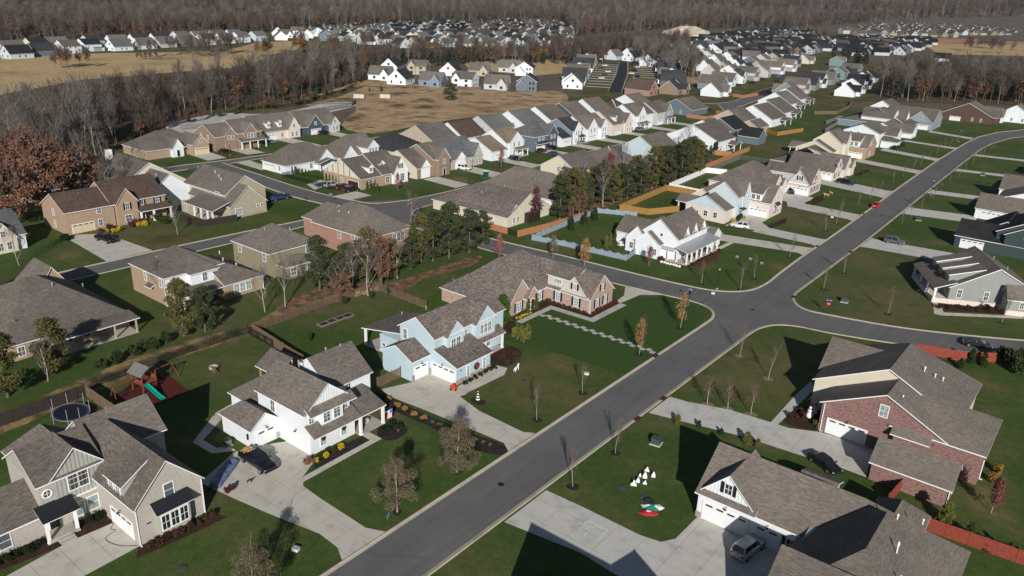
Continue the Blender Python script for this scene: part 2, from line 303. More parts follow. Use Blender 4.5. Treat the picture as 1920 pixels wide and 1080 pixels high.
def clip_poly(poly, x0, x1, y0, y1):
    def cut(P, ins, inter):
        out = []
        for a, b in zip(P, P[1:] + P[:1]):
            if ins(a):
                out.append(a)
                if not ins(b): out.append(inter(a, b))
            elif ins(b): out.append(inter(a, b))
        return out
    lx = lambda c: (lambda a, b: (c, a[1] + (b[1] - a[1]) * (c - a[0]) / (b[0] - a[0])))
    ly = lambda c: (lambda a, b: (a[0] + (b[0] - a[0]) * (c - a[1]) / (b[1] - a[1]), c))
    P = list(poly)
    for ins, it in ((lambda p: p[0] >= x0, lx(x0)), (lambda p: p[0] <= x1, lx(x1)), (lambda p: p[1] >= y0, ly(y0)), (lambda p: p[1] <= y1, ly(y1))):
        P = cut(P, ins, it)
        if len(P) < 3: return []
    return P
def parea(P): return abs(sum(p[0] * q[1] - q[0] * p[1] for p, q in zip(P, P[1:] + P[:1]))) / 2
# ------------------------------------------------------------ house kit
FACE = {'S': 0.0, 'E': math.pi / 2, 'N': math.pi, 'W': -math.pi / 2}
def win_mesh(w, h, cols, rows, tw, sill):
    b = MB(); d = 0.07
    b.box(-w / 2 - tw, w / 2 + tw, -d, 0, h, h + tw * 1.2); b.box(-w / 2 - tw, w / 2 + tw, -d - (0.04 if sill else 0), 0, -tw, 0)
    b.box(-w / 2 - tw, -w / 2, -d, 0, 0, h); b.box(w / 2, w / 2 + tw, -d, 0, 0, h)
    for i in range(1, cols):
        x = -w / 2 + w * i / cols; b.box(x - 0.022, x + 0.022, -d + .012, 0, 0, h)
    for j in range(1, rows):
        z = h * j / rows; b.box(-w / 2, w / 2, -d + .015, 0, z - 0.025, z + 0.025)
    return b
class House:
    def __init__(s, label, x, y, rz=0.0, name='house', cat='house', group=None, roof='roof_taupe', wall='white_lap', trim='trim_white', glass='glass_mid'):
        s.o = thing(name, label, cat, (x, y, 0), rz, group); s.x = x; s.y = y; s.rz = rz; s.roof = roof; s.wall = wall; s.trim = trim; s.glass = glass; s.rel = rz != 0.0
    def X(s, x): return x if s.rel else x - s.x
    def Y(s, y): return y if s.rel else y - s.y
    # one wing: walls and roof. axis x/y = ridge direction, hip: '' none, '0' low end, '1' high end, '01' both
    def wing(s, x0, x1, y0, y1, ze, zr, ax='x', hip='', z0=-0.15, wall=None, gable=None, roof=None, oh=0.35, og=0.3, t=0.16, walls=True, band=None, cap=True, hin=None):
        x0, x1, y0, y1 = s.X(x0), s.X(x1), s.Y(y0), s.Y(y1)
        wall = wall or s.wall; roof = roof or s.roof
        sw = (lambda p: p) if ax == 'x' else (lambda p: (p[1], p[0], p[2]))
        a0, a1, c0, c1 = (x0, x1, y0, y1) if ax == 'x' else (y0, y1, x0, x1)      # a along ridge, c across
        cm = (c0 + c1) / 2; hw = (c1 - c0) / 2; p = (zr - ze) / hw
        h0 = '0' in hip; h1 = '1' in hip
        def F(b, pts, mi):
            P = [sw(q) for q in pts]; b.face(P if ax == 'x' else P[::-1], mi)
        if walls:
            b = MB(); zt = ze
            F(b, [(a0, c0, z0), (a1, c0, z0), (a1, c0, zt), (a0, c0, zt)], 0); F(b, [(a1, c1, z0), (a0, c1, z0), (a0, c1, zt), (a1, c1, zt)], 0)
            for end, (a, hh) in enumerate(((a0, h0), (a1, h1))):
                q = [(a, c1, z0), (a, c0, z0), (a, c0, zt), (a, c1, zt)] if end == 0 else [(a, c0, z0), (a, c1, z0), (a, c1, zt), (a, c0, zt)]
                F(b, q, 0)
                if not hh:
                    F(b, [(a, c1, zt), (a, c0, zt), (a, cm, zr)] if end == 0 else [(a, c0, zt), (a, c1, zt), (a, cm, zr)], 1)
            b.obj('wall', [wall, gable or wall], s.o, uv=True)
            if band:
                e = 0.03; MB().box(x0 - e, x1 + e, y0 - e, y1 + e, z0, band[1]).obj('base_course', band[0], s.o, uv=True)
        # roof
        b = MB(); e0 = c0 - oh; e1 = c1 + oh; zl = ze - oh * p
        hi = hin or hw; r0 = a0 + hi if h0 else a0 - og; r1 = a1 - hi if h1 else a1 + og
        g0 = a0 - oh if h0 else a0 - og; g1 = a1 + oh if h1 else a1 + og
        for dz, up in ((t, 1), (0.0, 0)):
            def S(pts): F(b, pts if up else pts[::-1], 0 if up else 1)
            S([(g0, e0, zl + dz), (g1, e0, zl + dz), (r1, cm, zr + dz), (r0, cm, zr + dz)]); S([(g1, e1, zl + dz), (g0, e1, zl + dz), (r0, cm, zr + dz), (r1, cm, zr + dz)])
            if h0: S([(g0, e1, zl + dz), (g0, e0, zl + dz), (r0, cm, zr + dz)])
            if h1: S([(g1, e0, zl + dz), (g1, e1, zl + dz), (r1, cm, zr + dz)])
        def ed(p, q, flip=False):
            pts = [p, q, (q[0], q[1], q[2] + t), (p[0], p[1], p[2] + t)]; F(b, pts[::-1] if flip else pts, 1)
        ed((g0, e0, zl), (g1, e0, zl)); ed((g0, e1, zl), (g1, e1, zl), True)
        for h, gg, rr, fl in ((h0, g0, r0, True), (h1, g1, r1, False)):
            if h: ed((gg, e0, zl), (gg, e1, zl), fl)
            else: ed((gg, e0, zl), (rr, cm, zr), fl); ed((rr, cm, zr), (gg, e1, zl), fl)
        o = b.obj('roof', [roof, s.trim], s.o, uv=True)
        if cap and r1 - r0 > 1.0:
            b = MB(); k = 0.16; z = zr + t + 0.025
            F(b, [(r0, cm - k, z - k * p), (r1, cm - k, z - k * p), (r1, cm, z), (r0, cm, z)], 0); F(b, [(r0, cm, z), (r1, cm, z), (r1, cm + k, z - k * p), (r0, cm + k, z - k * p)], 0)
            b.obj('ridge_cap', roof, o, uv=True)
        return o
    def shed(s, x0, x1, y0, y1, zl, zh, d, roof=None, t=0.16, name='roof', posts=None):
        "mono-pitch roof; d = side that is low (E W N S)"
        x0, x1, y0, y1 = s.X(x0), s.X(x1), s.Y(y0), s.Y(y1)
        z = {'E': (zh, zl, zl, zh), 'W': (zl, zh, zh, zl), 'N': (zh, zh, zl, zl), 'S': (zl, zl, zh, zh)}[d]
        P = [(x0, y0, z[0]), (x1, y0, z[1]), (x1, y1, z[2]), (x0, y1, z[3])]; Q = [(a, c, h + t) for a, c, h in P]
        b = MB(); b.face(Q, 0); b.face(P[::-1], 1)
        for i in range(4): j = (i + 1) % 4; b.face([P[i], P[j], Q[j], Q[i]], 1)
        return b.obj(name, [roof or s.roof, s.trim], s.o, uv=True)
    def sdorm(s, x0, x1, y0, y1, z0, zl, zh, d, wall, o=.25):
        "shed dormer: front wall, trapezoid cheeks and its roof"
        X0, X1, Y0, Y1 = s.X(x0), s.X(x1), s.Y(y0), s.Y(y1); b = MB()
        if d == 'S':
            b.face([(X0, Y0, z0), (X1, Y0, z0), (X1, Y0, zl), (X0, Y0, zl)]); b.face([(X1, Y0, z0), (X1, Y1, z0), (X1, Y1, zh), (X1, Y0, zl)]); b.face([(X0, Y1, z0), (X0, Y0, z0), (X0, Y0, zl), (X0, Y1, zh)])
        else:
            b.face([(X0, Y1, z0), (X0, Y0, z0), (X0, Y0, zl), (X0, Y1, zl)]); b.face([(X0, Y0, z0), (X1, Y0, z0), (X1, Y0, zh), (X0, Y0, zl)]); b.face([(X1, Y1, z0), (X0, Y1, z0), (X0, Y1, zl), (X1, Y1, zh)])
        b.obj('dormer_wall', wall, s.o, uv=True); k = (zh - zl) / ((y1 - y0) if d == 'S' else (x1 - x0)) * o
        if d == 'S': s.shed(x0 - o, x1 + o, y0 - o, y1, zl - k, zh, 'S', name='dormer_roof')
        else: s.shed(x0 - o, x1, y0 - o, y1 + o, zl - k, zh, 'W', name='dormer_roof')
    def box(s, name, x0, x1, y0, y1, z0, z1, mat, uv=False, parent=None):
        return MB().box(s.X(x0), s.X(x1), s.Y(y0), s.Y(y1), z0, z1).obj(name, mat, parent or s.o, uv=uv)
    def at(s, f, plane, u):
        return (s.X(plane), s.Y(u)) if f in 'EW' else (s.X(u), s.Y(plane))
    def win(s, f, plane, u, z, w=0.9, h=1.5, cols=2, rows=2, glass=None, shut=False, tw=0.1, frame=None):
        x, y = s.at(f, plane, u)
        fm = frame or s.trim
        o = mk('window', cached(('w', w, h, cols, rows, tw, fm), lambda: win_mesh(w, h, cols, rows, tw, True).mesh('window', fm)), s.o, (x, y, z), FACE[f])
        gl = glass or s.glass
        mk('pane', cached(('p', w, h, gl), lambda: MB().box(-w / 2, w / 2, -0.03, 0, 0, h).mesh('pane', gl)), o)
        if shut:
            for sg in (-1, 1):
                mk('shutter', cached(('sh', h, shut), lambda: MB().box(-0.2, 0.2, -0.09, 0, -0.05, h + 0.1).mesh('shutter', shut)), o, (sg * (w / 2 + 0.32), 0, 0))
        return o
    def wins(s, f, plane, us, zs, **k):
        for z in zs:
            for u in us: s.win(f, plane, u, z, **k)
    def garage(s, f, plane, u, w=4.9, h=2.15, mat='door_white', z=0.0, panes=True, light=True):
        x, y = s.at(f, plane, u)
        def door():
            b = MB(); n = 4
            for i in range(n):
                z0 = h * i / n; b.box(-w / 2, w / 2, -0.05, 0, z0 + 0.012, z0 + h / n - 0.012); b.box(-w / 2, w / 2, -0.02, 0, z0 - 0.012, z0 + 0.012)
                if i < 3:
                    m = max(2, int(w / 1.2))
                    for j in range(m):
                        xa = -w / 2 + w * j / m; b.box(xa + 0.12, xa + w / m - 0.12, -0.065, -0.05, z0 + 0.1, z0 + h / n - 0.1)
            return b.mesh('garage_door', mat)
        o = mk('garage_door', cached(('gd', w, h, mat), door), s.o, (x, y, z), FACE[f])
        fr = cached(('gf', w, h, s.trim), lambda: MB().box(-w / 2 - .12, -w / 2, -.08, 0, 0, h + .12).box(w / 2, w / 2 + .12, -.08, 0, 0, h + .12).box(-w / 2, w / 2, -.08, 0, h, h + .12).mesh('door_frame', s.trim))
        mk('door_frame', fr, o)
        if panes:
            m = 4 if w > 3.5 else 2
            for j in range(m):
                xa = -w / 2 + w * (j + 0.5) / m
                mk('pane', cached('gpane', lambda: MB().box(-.42, -.22, -.075, 0, 0, .22).box(-.2, 0, -.075, 0, 0, .22).box(.02, .22, -.075, 0, 0, .22).box(.24, .42, -.075, 0, 0, .22).mesh('pane', 'glass_dark')), o, (xa, 0, h - 0.36))
        if light: s.lamp(f, plane, u, z + h + 0.45)
        return o
    def lamp(s, f, plane, u, z):
        x, y = s.at(f, plane, u)
        def lm():
            b = MB().box(-.05, .05, -.05, 0, -.02, .1).tube((0, -.03, .06), (0, -.3, .16), .025, .025, 5).tube((0, -.3, .16), (0, -.34, 0.02), .03, .03, 5)
            b.lathe([(.03, .04), (.18, -.12)], 8, 0, -.34); return b.mesh('wall_light', 'black_metal')
        return mk('wall_light', cached('wlamp', lm), s.o, (x, y, z), FACE[f])
    def door(s, f, plane, u, w=1.0, h=2.1, z=0.15, mat='black_metal'):
        x, y = s.at(f, plane, u)
        o = mk('door', cached(('d', w, h, mat), lambda: MB().box(-w / 2, w / 2, -.05, 0, 0, h).box(-w / 2 + .15, w / 2 - .15, -.065, -.05, .2, h * .4).box(-w / 2 + .15, w / 2 - .15, -.065, -.05, h * .48, h - .15).mesh('door', mat)), s.o, (x, y, z), FACE[f])
        mk('door_frame', cached(('df', w, h), lambda: MB().box(-w / 2 - .12, -w / 2, -.08, 0, 0, h + .12).box(w / 2, w / 2 + .12, -.08, 0, 0, h + .12).box(-w / 2, w / 2, -.08, 0, h, h + .12).mesh('door_frame', s.trim)), o)
        mk('handle', cached('hnd', lambda: MB().box(-.03, .03, -.12, -.05, -.06, .06).mesh('handle', 'galv')), o, (w * .38, 0, 1.0))
        return o
    def post(s, x, y, z1, z0=0.0, w=0.28, mat=None):
        return mk('column', cached(('col', round(z1 - z0, 2), w, mat or s.trim), lambda: MB().box(-w / 2, w / 2, -w / 2, w / 2, 0, z1 - z0).box(-w / 2 - .04, w / 2 + .04, -w / 2 - .04, w / 2 + .04, 0, .2).box(-w / 2 - .04, w / 2 + .04, -w / 2 - .04, w / 2 + .04, z1 - z0 - .15, z1 - z0 - .005).mesh('column', mat or s.trim)), s.o, (s.X(x), s.Y(y), z0))
    def vent(s, x, y, z, h=0.45, mat='galv'):
        return mk('roof_vent', cached(('vent', h, mat), lambda: MB().tube((0, 0, -.3), (0, 0, h), .07, .07, 7, cap=True).lathe([(.13, h * .55), (.1, h), (0.001, h + .04)], 7).mesh('roof_vent', mat)), s.o, (s.X(x), s.Y(y), z))
    def spout(s, x, y, z1):
        return mk('downspout', cached(('ds', round(z1, 1), s.trim), lambda: MB().box(-.05, .05, -.05, .05, .12, z1).box(-.05, .35, -.05, .05, .02, .12).mesh('downspout', s.trim)), s.o, (s.X(x), s.Y(y), 0))
    def battens(s, f, plane, u0, u1, um, z0, ze, zr, mat, step=0.41):
        "battens over a gable wall"
        b = MB(); n = int((u1 - u0) / step); sg = 1 if f in 'EN' else -1
        for i in range(1, n):
            u = u0 + i * (u1 - u0) / n; zt = ze + (zr - ze) * (1 - abs(u - um) / (max(um - u0, u1 - um))); zt = max(zt, ze) - .06
            p0, p1 = sorted((plane, plane + sg * .035))
            if f in 'EW': b.box(s.X(p0), s.X(p1), s.Y(u) - .03, s.Y(u) + .03, z0, zt)
            else: b.box(s.X(u) - .03, s.X(u) + .03, s.Y(p0), s.Y(p1), z0, zt)
        return tag(b.obj('battens', mat, s.o), kind='stuff')
    def wreath(s, f, plane, u, z, r=0.42):
        x, y = s.at(f, plane, u)
        def w():
            b = MB(); n = 14
            for i in range(n):
                a0 = 2 * math.pi * i / n; a1 = 2 * math.pi * (i + 1) / n
                b.tube((r * .75 * math.cos(a0), -.08, r * .75 * math.sin(a0)), (r * .75 * math.cos(a1), -.08, r * .75 * math.sin(a1)), r * .25, r * .25, 6)
            b.box(-.09, .09, -.18, -.06, -r * .95, -r * .55, 1); return b.mesh('wreath', ['shrub_dark', 'red_leaf'])
        return tag(mk('wreath', cached(('wr', r), w), None, (s.o.location.x + x if not s.rel else x, s.o.location.y + y, z), FACE[f]))
# ------------------------------------------------------------ ground, roads, drives
def sheet(name, pts, z, mat, kind='structure', label=None):
    a = sum(p[0] * q[1] - q[0] * p[1] for p, q in zip(pts, pts[1:] + pts[:1]))
    if a < 0: pts = pts[::-1]
    b = MB(); b.face([(x, y, z) for x, y in pts]); return tag(b.obj(name, mat), label, kind=kind)
def PXS(l, z=0): return [G(*p, z) for p in l]
def smooth_path(P, n=6, closed=False):
    out = []; m = len(P)
    rng = range(m if closed else m - 1)
    for i in rng:
        p0, p1, p2, p3 = (P[(i + k - 1) % m] if closed else P[min(max(i + k - 1, 0), m - 1)] for k in range(4))
        for j in range(n):
            t = j / n
            out.append(tuple(0.5 * (2 * p1[d] + (p2[d] - p0[d]) * t + (2 * p0[d] - 5 * p1[d] + 4 * p2[d] - p3[d]) * t * t + (3 * p1[d] - p0[d] - 3 * p2[d] + p3[d]) * t ** 3) for d in (0, 1)))
    if not closed: out.append(P[-1])
    return out
def blob(cx, cy, rx, ry, n=16, j=0.12, rot=0.0):
    out = []
    for i in range(n):
        a = 2 * math.pi * i / n; k = 1 + random.uniform(-j, j); x = rx * k * math.cos(a); y = ry * k * math.sin(a)
        out.append((cx + x * math.cos(rot) - y * math.sin(rot), cy + x * math.sin(rot) + y * math.cos(rot)))
    return out
big = 14000
sheet('ground', [(-big, -200), (big, -200), (big, big), (-big, big)], -0.05, 'far_ground')
# lawns of the estate, one sheet that the roads and drives lie on
sheet('lawn', [(-330, -150), (60, -150), (60, 560), (-60, 560), (-80, 470), (-110, 480), (-150, 470), (-200, 440), (-260, 380), (-250, 250), (-262, 215), (-285, 180), (-300, 130), (-320, 40)], 0.0, 'lawn')
def kerb(path, side, w=0.55, name='kerb'):
    "rolled kerb along a path of grass-side points; side=+1 road lies left of the path"
    b = MB(); n = len(path); L = []
    for i, p in enumerate(path):
        a = path[max(i - 1, 0)]; c = path[min(i + 1, n - 1)]; dx, dy = c[0] - a[0], c[1] - a[1]; l = math.hypot(dx, dy) or 1
        nx, ny = -dy / l * side, dx / l * side
        L.append([(p[0] + nx * o, p[1] + ny * o, z) for o, z in ((-.02, -.02), (0, .10), (.16, .13), (.30, .06), (w, .02), (w + .02, -.02))])
    for u, v in zip(L, L[1:]):
        for k in range(5):
            q = [u[k], u[k + 1], v[k + 1], v[k]]; b.face(q if side < 0 else q[::-1])
    o = b.obj(name, 'kerb'); return tag(o, kind='structure')
def road(name, pts, z=0.012, mat='asphalt'): return sheet(name, pts, z, mat)
ML = [(-54.25, -60), (-54.25, 127)]; ML2 = [(-55.1, 175), (-55.3, 200), (-56.2, 240), (-57.4, 280), (-58.7, 340), (-58.6, 395), (-57.6, 420), (-53.3, 444), (-44.9, 466), (-30, 487), (-8, 505), (30, 520)]
MR = [(-45.85, -60), (-45.7, 122)]; MR2 = [(-47.0, 165), (-47.1, 205), (-47.9, 250), (-49.0, 300), (-49.9, 350), (-50.2, 384), (-49.2, 405), (-45, 431), (-36, 452), (-22, 472), (-2, 490), (30, 503)]
SWc = smooth_path([(-54.25, 120), (-54.25, 128), (-54.6, 132), (-56.6, 135.2), (-60.5, 136.5), (-68, 135.6), (-80, 134.2), (-100, 133), (-118, 132.6), (-135, 133.5), (-146, 134)])
NWc = smooth_path([(-55.1, 180), (-54.6, 166), (-54.2, 157), (-55.4, 150.4), (-59.8, 146), (-66.8, 144.2), (-80, 143), (-97, 142), (-116, 140.4), (-132, 140.6), (-143, 141.5), (-147, 145), (-148, 152), (-148.5, 170)])
SEc = smooth_path([(-45.75, 115), (-45.7, 123), (-45.75, 129), (-45.2, 133.6), (-43.4, 137), (-40, 138.9), (-34.9, 139.9), (-25.1, 143.2), (-14, 148.5), (-4, 154.5), (10, 164), (30, 180)])
NEc = smooth_path([(-47.0, 170), (-47.0, 158.5), (-46.8, 155.5), (-45.9, 152.2), (-44, 149.6), (-41.9, 148.6), (-38.6, 148.9), (-27.8, 151.6), (-18.5, 155.6), (-7, 162), (10, 173), (30, 190)])
kerb([ML[0], (-54.25, 30), (-54.25, 80), (-54.25, 120)] + SWc[6:], -1); kerb(NWc[::-1][:-6] + [(-55.1, 180)] + ML2[1:], -1)
kerb([MR[0], (-45.8, 40), (-45.75, 115)] + SEc[6:], 1); kerb(NEc[::-1][:-6] + [(-47.0, 170)] + MR2[1:], 1)
road('road_main', [ML[0], (-54.25, 120)] + SWc[6:40] + [(-100, 133.2), (-100, 141.6)] + [p for p in NWc[::-1] if p[0] > -100][:-4] + [(-55.1, 180)] + ML2[1:] + MR2[::-1] + NEc[:30] + [(-25, 152.6), (-25, 143.3)] + SEc[:50][::-1] + [MR[0]])
road('road_cross_east', [(-25.0, 143.24)] + [p for p in SEc if p[0] > -25.0] + [p for p in NEc[::-1] if p[0] > -25.0] + [(-25.0, 152.7)], 0.0135)
road('road_cross_west', [(-100, 133.2), (-120, 132.8), (-146, 134), (-156, 128), (-163, 120), (-164, 140), (-158, 150), (-148.6, 160), (-147.5, 148), (-143, 141.7), (-132, 140.8), (-116, 140.6), (-100, 141.6)], 0.0135)
WB = [(-156.4, 20), (-157, 60), (-156.2, 86), (-155, 118)]; WBu = [(-163.2, 20), (-163.4, 60), (-162.8, 86), (-161.8, 102), (-160.4, 116), (-160.2, 126)]
road('road_west', WB + [(-152, 128), (-165, 134), (-160.2, 126)] + WBu[::-1], 0.016)
kerb(WB, 1); kerb(WBu, -1)
C2u = smooth_path([(-232, 141), (-219, 140.2), (-207.5, 139.5), (-188, 138.3), (-174, 138.7), (-166, 140), (-160, 141.8), (-156.6, 149), (-155.4, 158), (-155, 172), (-157, 200), (-158, 214), (-159, 226), (-160.6, 250), (-160.5, 290), (-161, 330), (-164, 360), (-172, 395), (-186, 420)])
C2l = smooth_path([(-232, 132.5), (-207, 132.6), (-193, 131.8), (-180, 131), (-168, 131.8), (-163, 129), (-161.6, 124)])
kerb(C2u, 1); kerb(C2l, -1)
road('road_north', [(-232, 141.0)] + C2u + [(-176, 432), (-160, 395), (-153.5, 358), (-152.4, 330), (-152, 290), (-152, 250), (-150.6, 226), (-149.5, 200), (-148.5, 170), (-148, 150), (-155, 130), (-161.6, 124)] + C2l[::-1], 0.019)
kerb([(-148.5, 170), (-149.5, 200), (-150.6, 226), (-152, 250), (-152, 290), (-152.4, 330), (-153.5, 358), (-160, 395), (-172, 426)], -1)
DU = [(-238, 60), (-238.5, 100), (-237, 132), (-234.6, 145), (-234, 158), (-234, 220), (-240, 260)]; DL = [(-231, 60), (-231, 110), (-230.4, 128)]; DL2 = [(-229.4, 142), (-229.3, 155), (-229, 220), (-234, 262)]
road('road_back', DU[::-1] + DL + [(-229.4, 135)] + DL2, 0.022); kerb(DU, -1); kerb(DL, 1); kerb(DL2, 1)
EU = smooth_path([(-195, 418), (-188.6, 430), (-188.3, 448), (-193, 475), (-197.5, 502), (-203, 555), (-207, 606), (-214, 700)]); EL = smooth_path([(-176, 420), (-177.3, 437.5), (-184, 486), (-193, 545), (-201, 602), (-207, 700)])
road('road_far', EU + EL[::-1], 0.03); kerb(EU, 1); kerb(EL, -1)
road('road_far_new', [p for p in EU if p[1] > 480] + [p for p in EL[::-1] if p[1] > 480], 0.06, 'asphalt_new')
road('road_court', [(-256, 415), (-309, 511.6), (-378, 630), (-366, 622), (-304, 518), (-250, 421)], 0.06, 'asphalt_new')
kerb([(-257, 417), (-310, 511.6), (-379, 632)], -1); kerb([(-249.5, 421), (-303, 518), (-365.5, 624)], 1)
# inlets in the kerb
for x, y, rz in ((-54.05, 109.3, 0), (-45.85, 93.7 + 3.3, 0), (-45.75, 98.3 - 9.2, 0), (-46.6, 153.5, 0), (-55.0, 192.2, 0), (-47.2, 193.5, 0)):
    o = thing('storm_drain', 'rusty iron storm drain inlet set in the pale kerb', 'drain', (x, y, 0), rz, 'storm drains along the kerbs')
    b = MB().box(-.35, .35, -.7, .7, 0, .15); b.obj('frame', 'mulch_red', o)
    b = MB()
    for k in range(5): b.box(-.3, .3, -.6 + k * .26, -.46 + k * .26, .15, .17)
    b.obj('grate', 'bronze', o)
def drive(pts, step=(3.1, 3.1), z=0.03, mat='concrete', name='driveway', label=None, org=None):
    "a concrete drive of cast slabs with open joints"
    root = sheet(name, pts, z - 0.008, 'joint', label=label)
    x0 = min(p[0] for p in pts); x1 = max(p[0] for p in pts); y0 = min(p[1] for p in pts); y1 = max(p[1] for p in pts)
    nx = max(1, round((x1 - x0) / step[0])); ny = max(1, round((y1 - y0) / step[1])); g = 0.018
    for i in range(nx):
        for j in range(ny):
            a, b2, c, d = x0 + (x1 - x0) * i / nx, x0 + (x1 - x0) * (i + 1) / nx, y0 + (y1 - y0) * j / ny, y0 + (y1 - y0) * (j + 1) / ny
            P = clip_poly(pts, a + g, b2 - g, c + g, d - g)
            if len(P) > 2 and parea(P) > 0.05:
                q = MB().prism(P, z - 0.006, z + random.uniform(0.0, 0.004), bottom=False); q.obj('slab', mat, root)
    return root
D = drive
# the two drives and walks of the near left houses
D([(-54.3, 42.4), (-54.3, 48.6), (-56.5, 47.6), (-64.5, 47.7), (-68, 47.9), (-69.6, 49), (-71.2, 52.0), (-73.2, 52.7), (-77.7, 52.6), (-80.2, 48.4), (-80.4, 46.4), (-77.8, 40.2), (-72, 41.1), (-66.9, 42), (-59.5, 43.6), (-56.3, 43.4)], label='concrete drive with the black pickup in front of the white two storey house')
D([(-69.6, 49.1), (-68.7, 48.0), (-68.9, 61.4), (-72.3, 61.4), (-72.4, 60.2), (-69.8, 60.1)], (1.4, 1.6), name='front_walk', label='narrow walk along the white two storey house')
D([(-54.3, 70.3), (-54.3, 76.4), (-55.8, 75.4), (-64, 75.7), (-69, 77), (-68.7, 78.2), (-71.6, 79.2), (-77.4, 79.2), (-77.4, 75.4), (-79.2, 70.6), (-76.2, 70.1), (-69.7, 70.7), (-56.1, 71.5)], label='concrete drive in front of the pale blue house')
D([(-71.3, 78.9), (-69, 77.3), (-68.5, 86.8), (-69.6, 89), (-71.6, 88.6)], (1.4, 1.6), name='front_walk', label='walk along the front of the pale blue house')
D([(-82.5, 47.0), (-80.6, 47.0), (-82.4, 44.6), (-86.5, 44.4), (-91, 50.5), (-92.5, 57.5), (-91, 58), (-89.8, 51.5), (-86, 45.6), (-83, 45.7)], (2, 2), name='side_walk', label='shaded concrete walk beside the white two storey house')
D([(-78.0, 30.2), (-72.2, 30.0), (-72.0, 24), (-71.4, 12), (-77, 12), (-78.4, 25.4)], (3.2, 3.2), label='side drive of the grey brick house in the corner')
D([(-45.5, 66.7), (-39.7, 66.9), (-32.5, 66.9), (-30.2, 67.4), (-29.2, 69), (-29.1, 74.3), (-19.4, 74.6), (-18, 66), (-22, 58), (-30, 59.5), (-36, 60), (-45.5, 58.6)], (3.4, 3.4), mat='concrete_grey', label='wide grey concrete drive with chalk marks below the white garage')
D([(-45.5, 98.3), (-43, 98.6), (-36.9, 100.7), (-31.3, 101.3), (-28.3, 101.5), (-24.5, 103.5), (-17.6, 104), (-16.3, 96.2), (-20.7, 96.2), (-25.4, 95.5), (-31.9, 95), (-39, 93.3), (-45.5, 91.8)], (3.4, 3.4), mat='concrete_grey', label='long concrete drive of the red brick house')
D([(-30.9, 100.9), (-29.9, 101.2), (-29.6, 116), (-31.0, 118.4), (-31.2, 112)], (1.4, 1.8), mat='concrete_grey', name='front_walk', label='walk to the porch of the red brick house')
D([(-72.1, 126.0), (-72.6, 130), (-75, 134.4), (-68, 135.5), (-66.5, 136.2), (-70.4, 132.5), (-71, 126)], (2.6, 2.6), label='side drive of the pink brick ranch house')
D([(-69.5, 125.8), (-69.7, 114.2), (-79.0, 114.0), (-79.0, 104.7), (-80.3, 104.7), (-80.2, 115.4), (-71.1, 115.6), (-71.0, 125.9)], (1.3, 1.5), mat='paver', name='front_walk', label='pale walk wrapping the pink brick ranch house')
o = tag(sheet('stepping_stone_path', [(-79, 110.05), (-54.6, 110.05), (-54.6, 111.2), (-79, 111.2)], 0.006, 'lawn_striped'), 'path of pale stepping stones from ranch house to road', kind='structure')
for k in range(25):
    x = -78.4 + k * (23.6 / 24.4); dy = 0.28 if k % 2 else -0.28
    MB().box(x - .42, x + .42, 110.62 + dy - .42, 110.62 + dy + .42, 0.0, 0.05 + random.uniform(0, .012)).obj('stone', 'paver', o)
# drives of the main street further up, west side then east side
for k, (ya, yb, xh, da) in enumerate(((189.7, 183.2, -77.8, -5), (199.6, 192.6, -72, 0), (232, 224, -72, 1), (270.5, 259, -79, 4), (314.3, 307, -82, 5), (345.5, 339, -81, 6), (379, 374, -80, 3), (415, 409, -78, 6))):
    xr = -55.0 - max(0, min(ya, 340) - 200) * 0.026
    D([(xr, ya + .6), (xr - 1.6, ya), (xh, ya + da), (xh, yb + da + .5), (xr - 1.6, yb + .5), (xr, yb - .6)], (4, 4), mat='concrete_grey' if k % 2 else 'concrete')
D([(-79.5, 193), (-79.8, 208.1), (-73.7, 208.1), (-73.4, 203), (-70, 199.6), (-69, 195.6)], (4, 4), label='apron before the white brick house garage')
D([(-71, 226), (-73, 242.6), (-86, 242.6), (-86, 236), (-77, 231), (-75, 226)], (4, 4), mat='concrete_grey', label='apron with the black car before the house with shutters')
for k, (ya, yb, xh, dd) in enumerate(((209.5, 200.5, -27, 2), (252.5, 243, -30, 4), (283, 277, -27, 4), (328.8, 324, -26, 4), (368.5, 364, -26, 4))):
    xr = -46.8 - max(0, ya - 200) * 0.018
    D([(xr, ya + .6), (xr + 1.6, ya), (xh, ya + dd), (xh, yb + dd), (xr + 1.6, yb), (xr, yb - .6)], (4, 4), mat='concrete_grey')
D([(-24.6, 172.5), (-22.6, 164.3), (-21.4, 164.3), (-8.4, 174.2), (-9.2, 175.2), (-21.3, 166.4), (-23.4, 173)], (1.6, 1.6), name='front_walk', label='walk round the grey house on the corner')
D([(-72.6, 169.5), (-71.6, 169.2), (-71.2, 182), (-72.6, 181.6)], (1.4, 1.8), name='front_walk', label='walk from the white porch house to its drive')
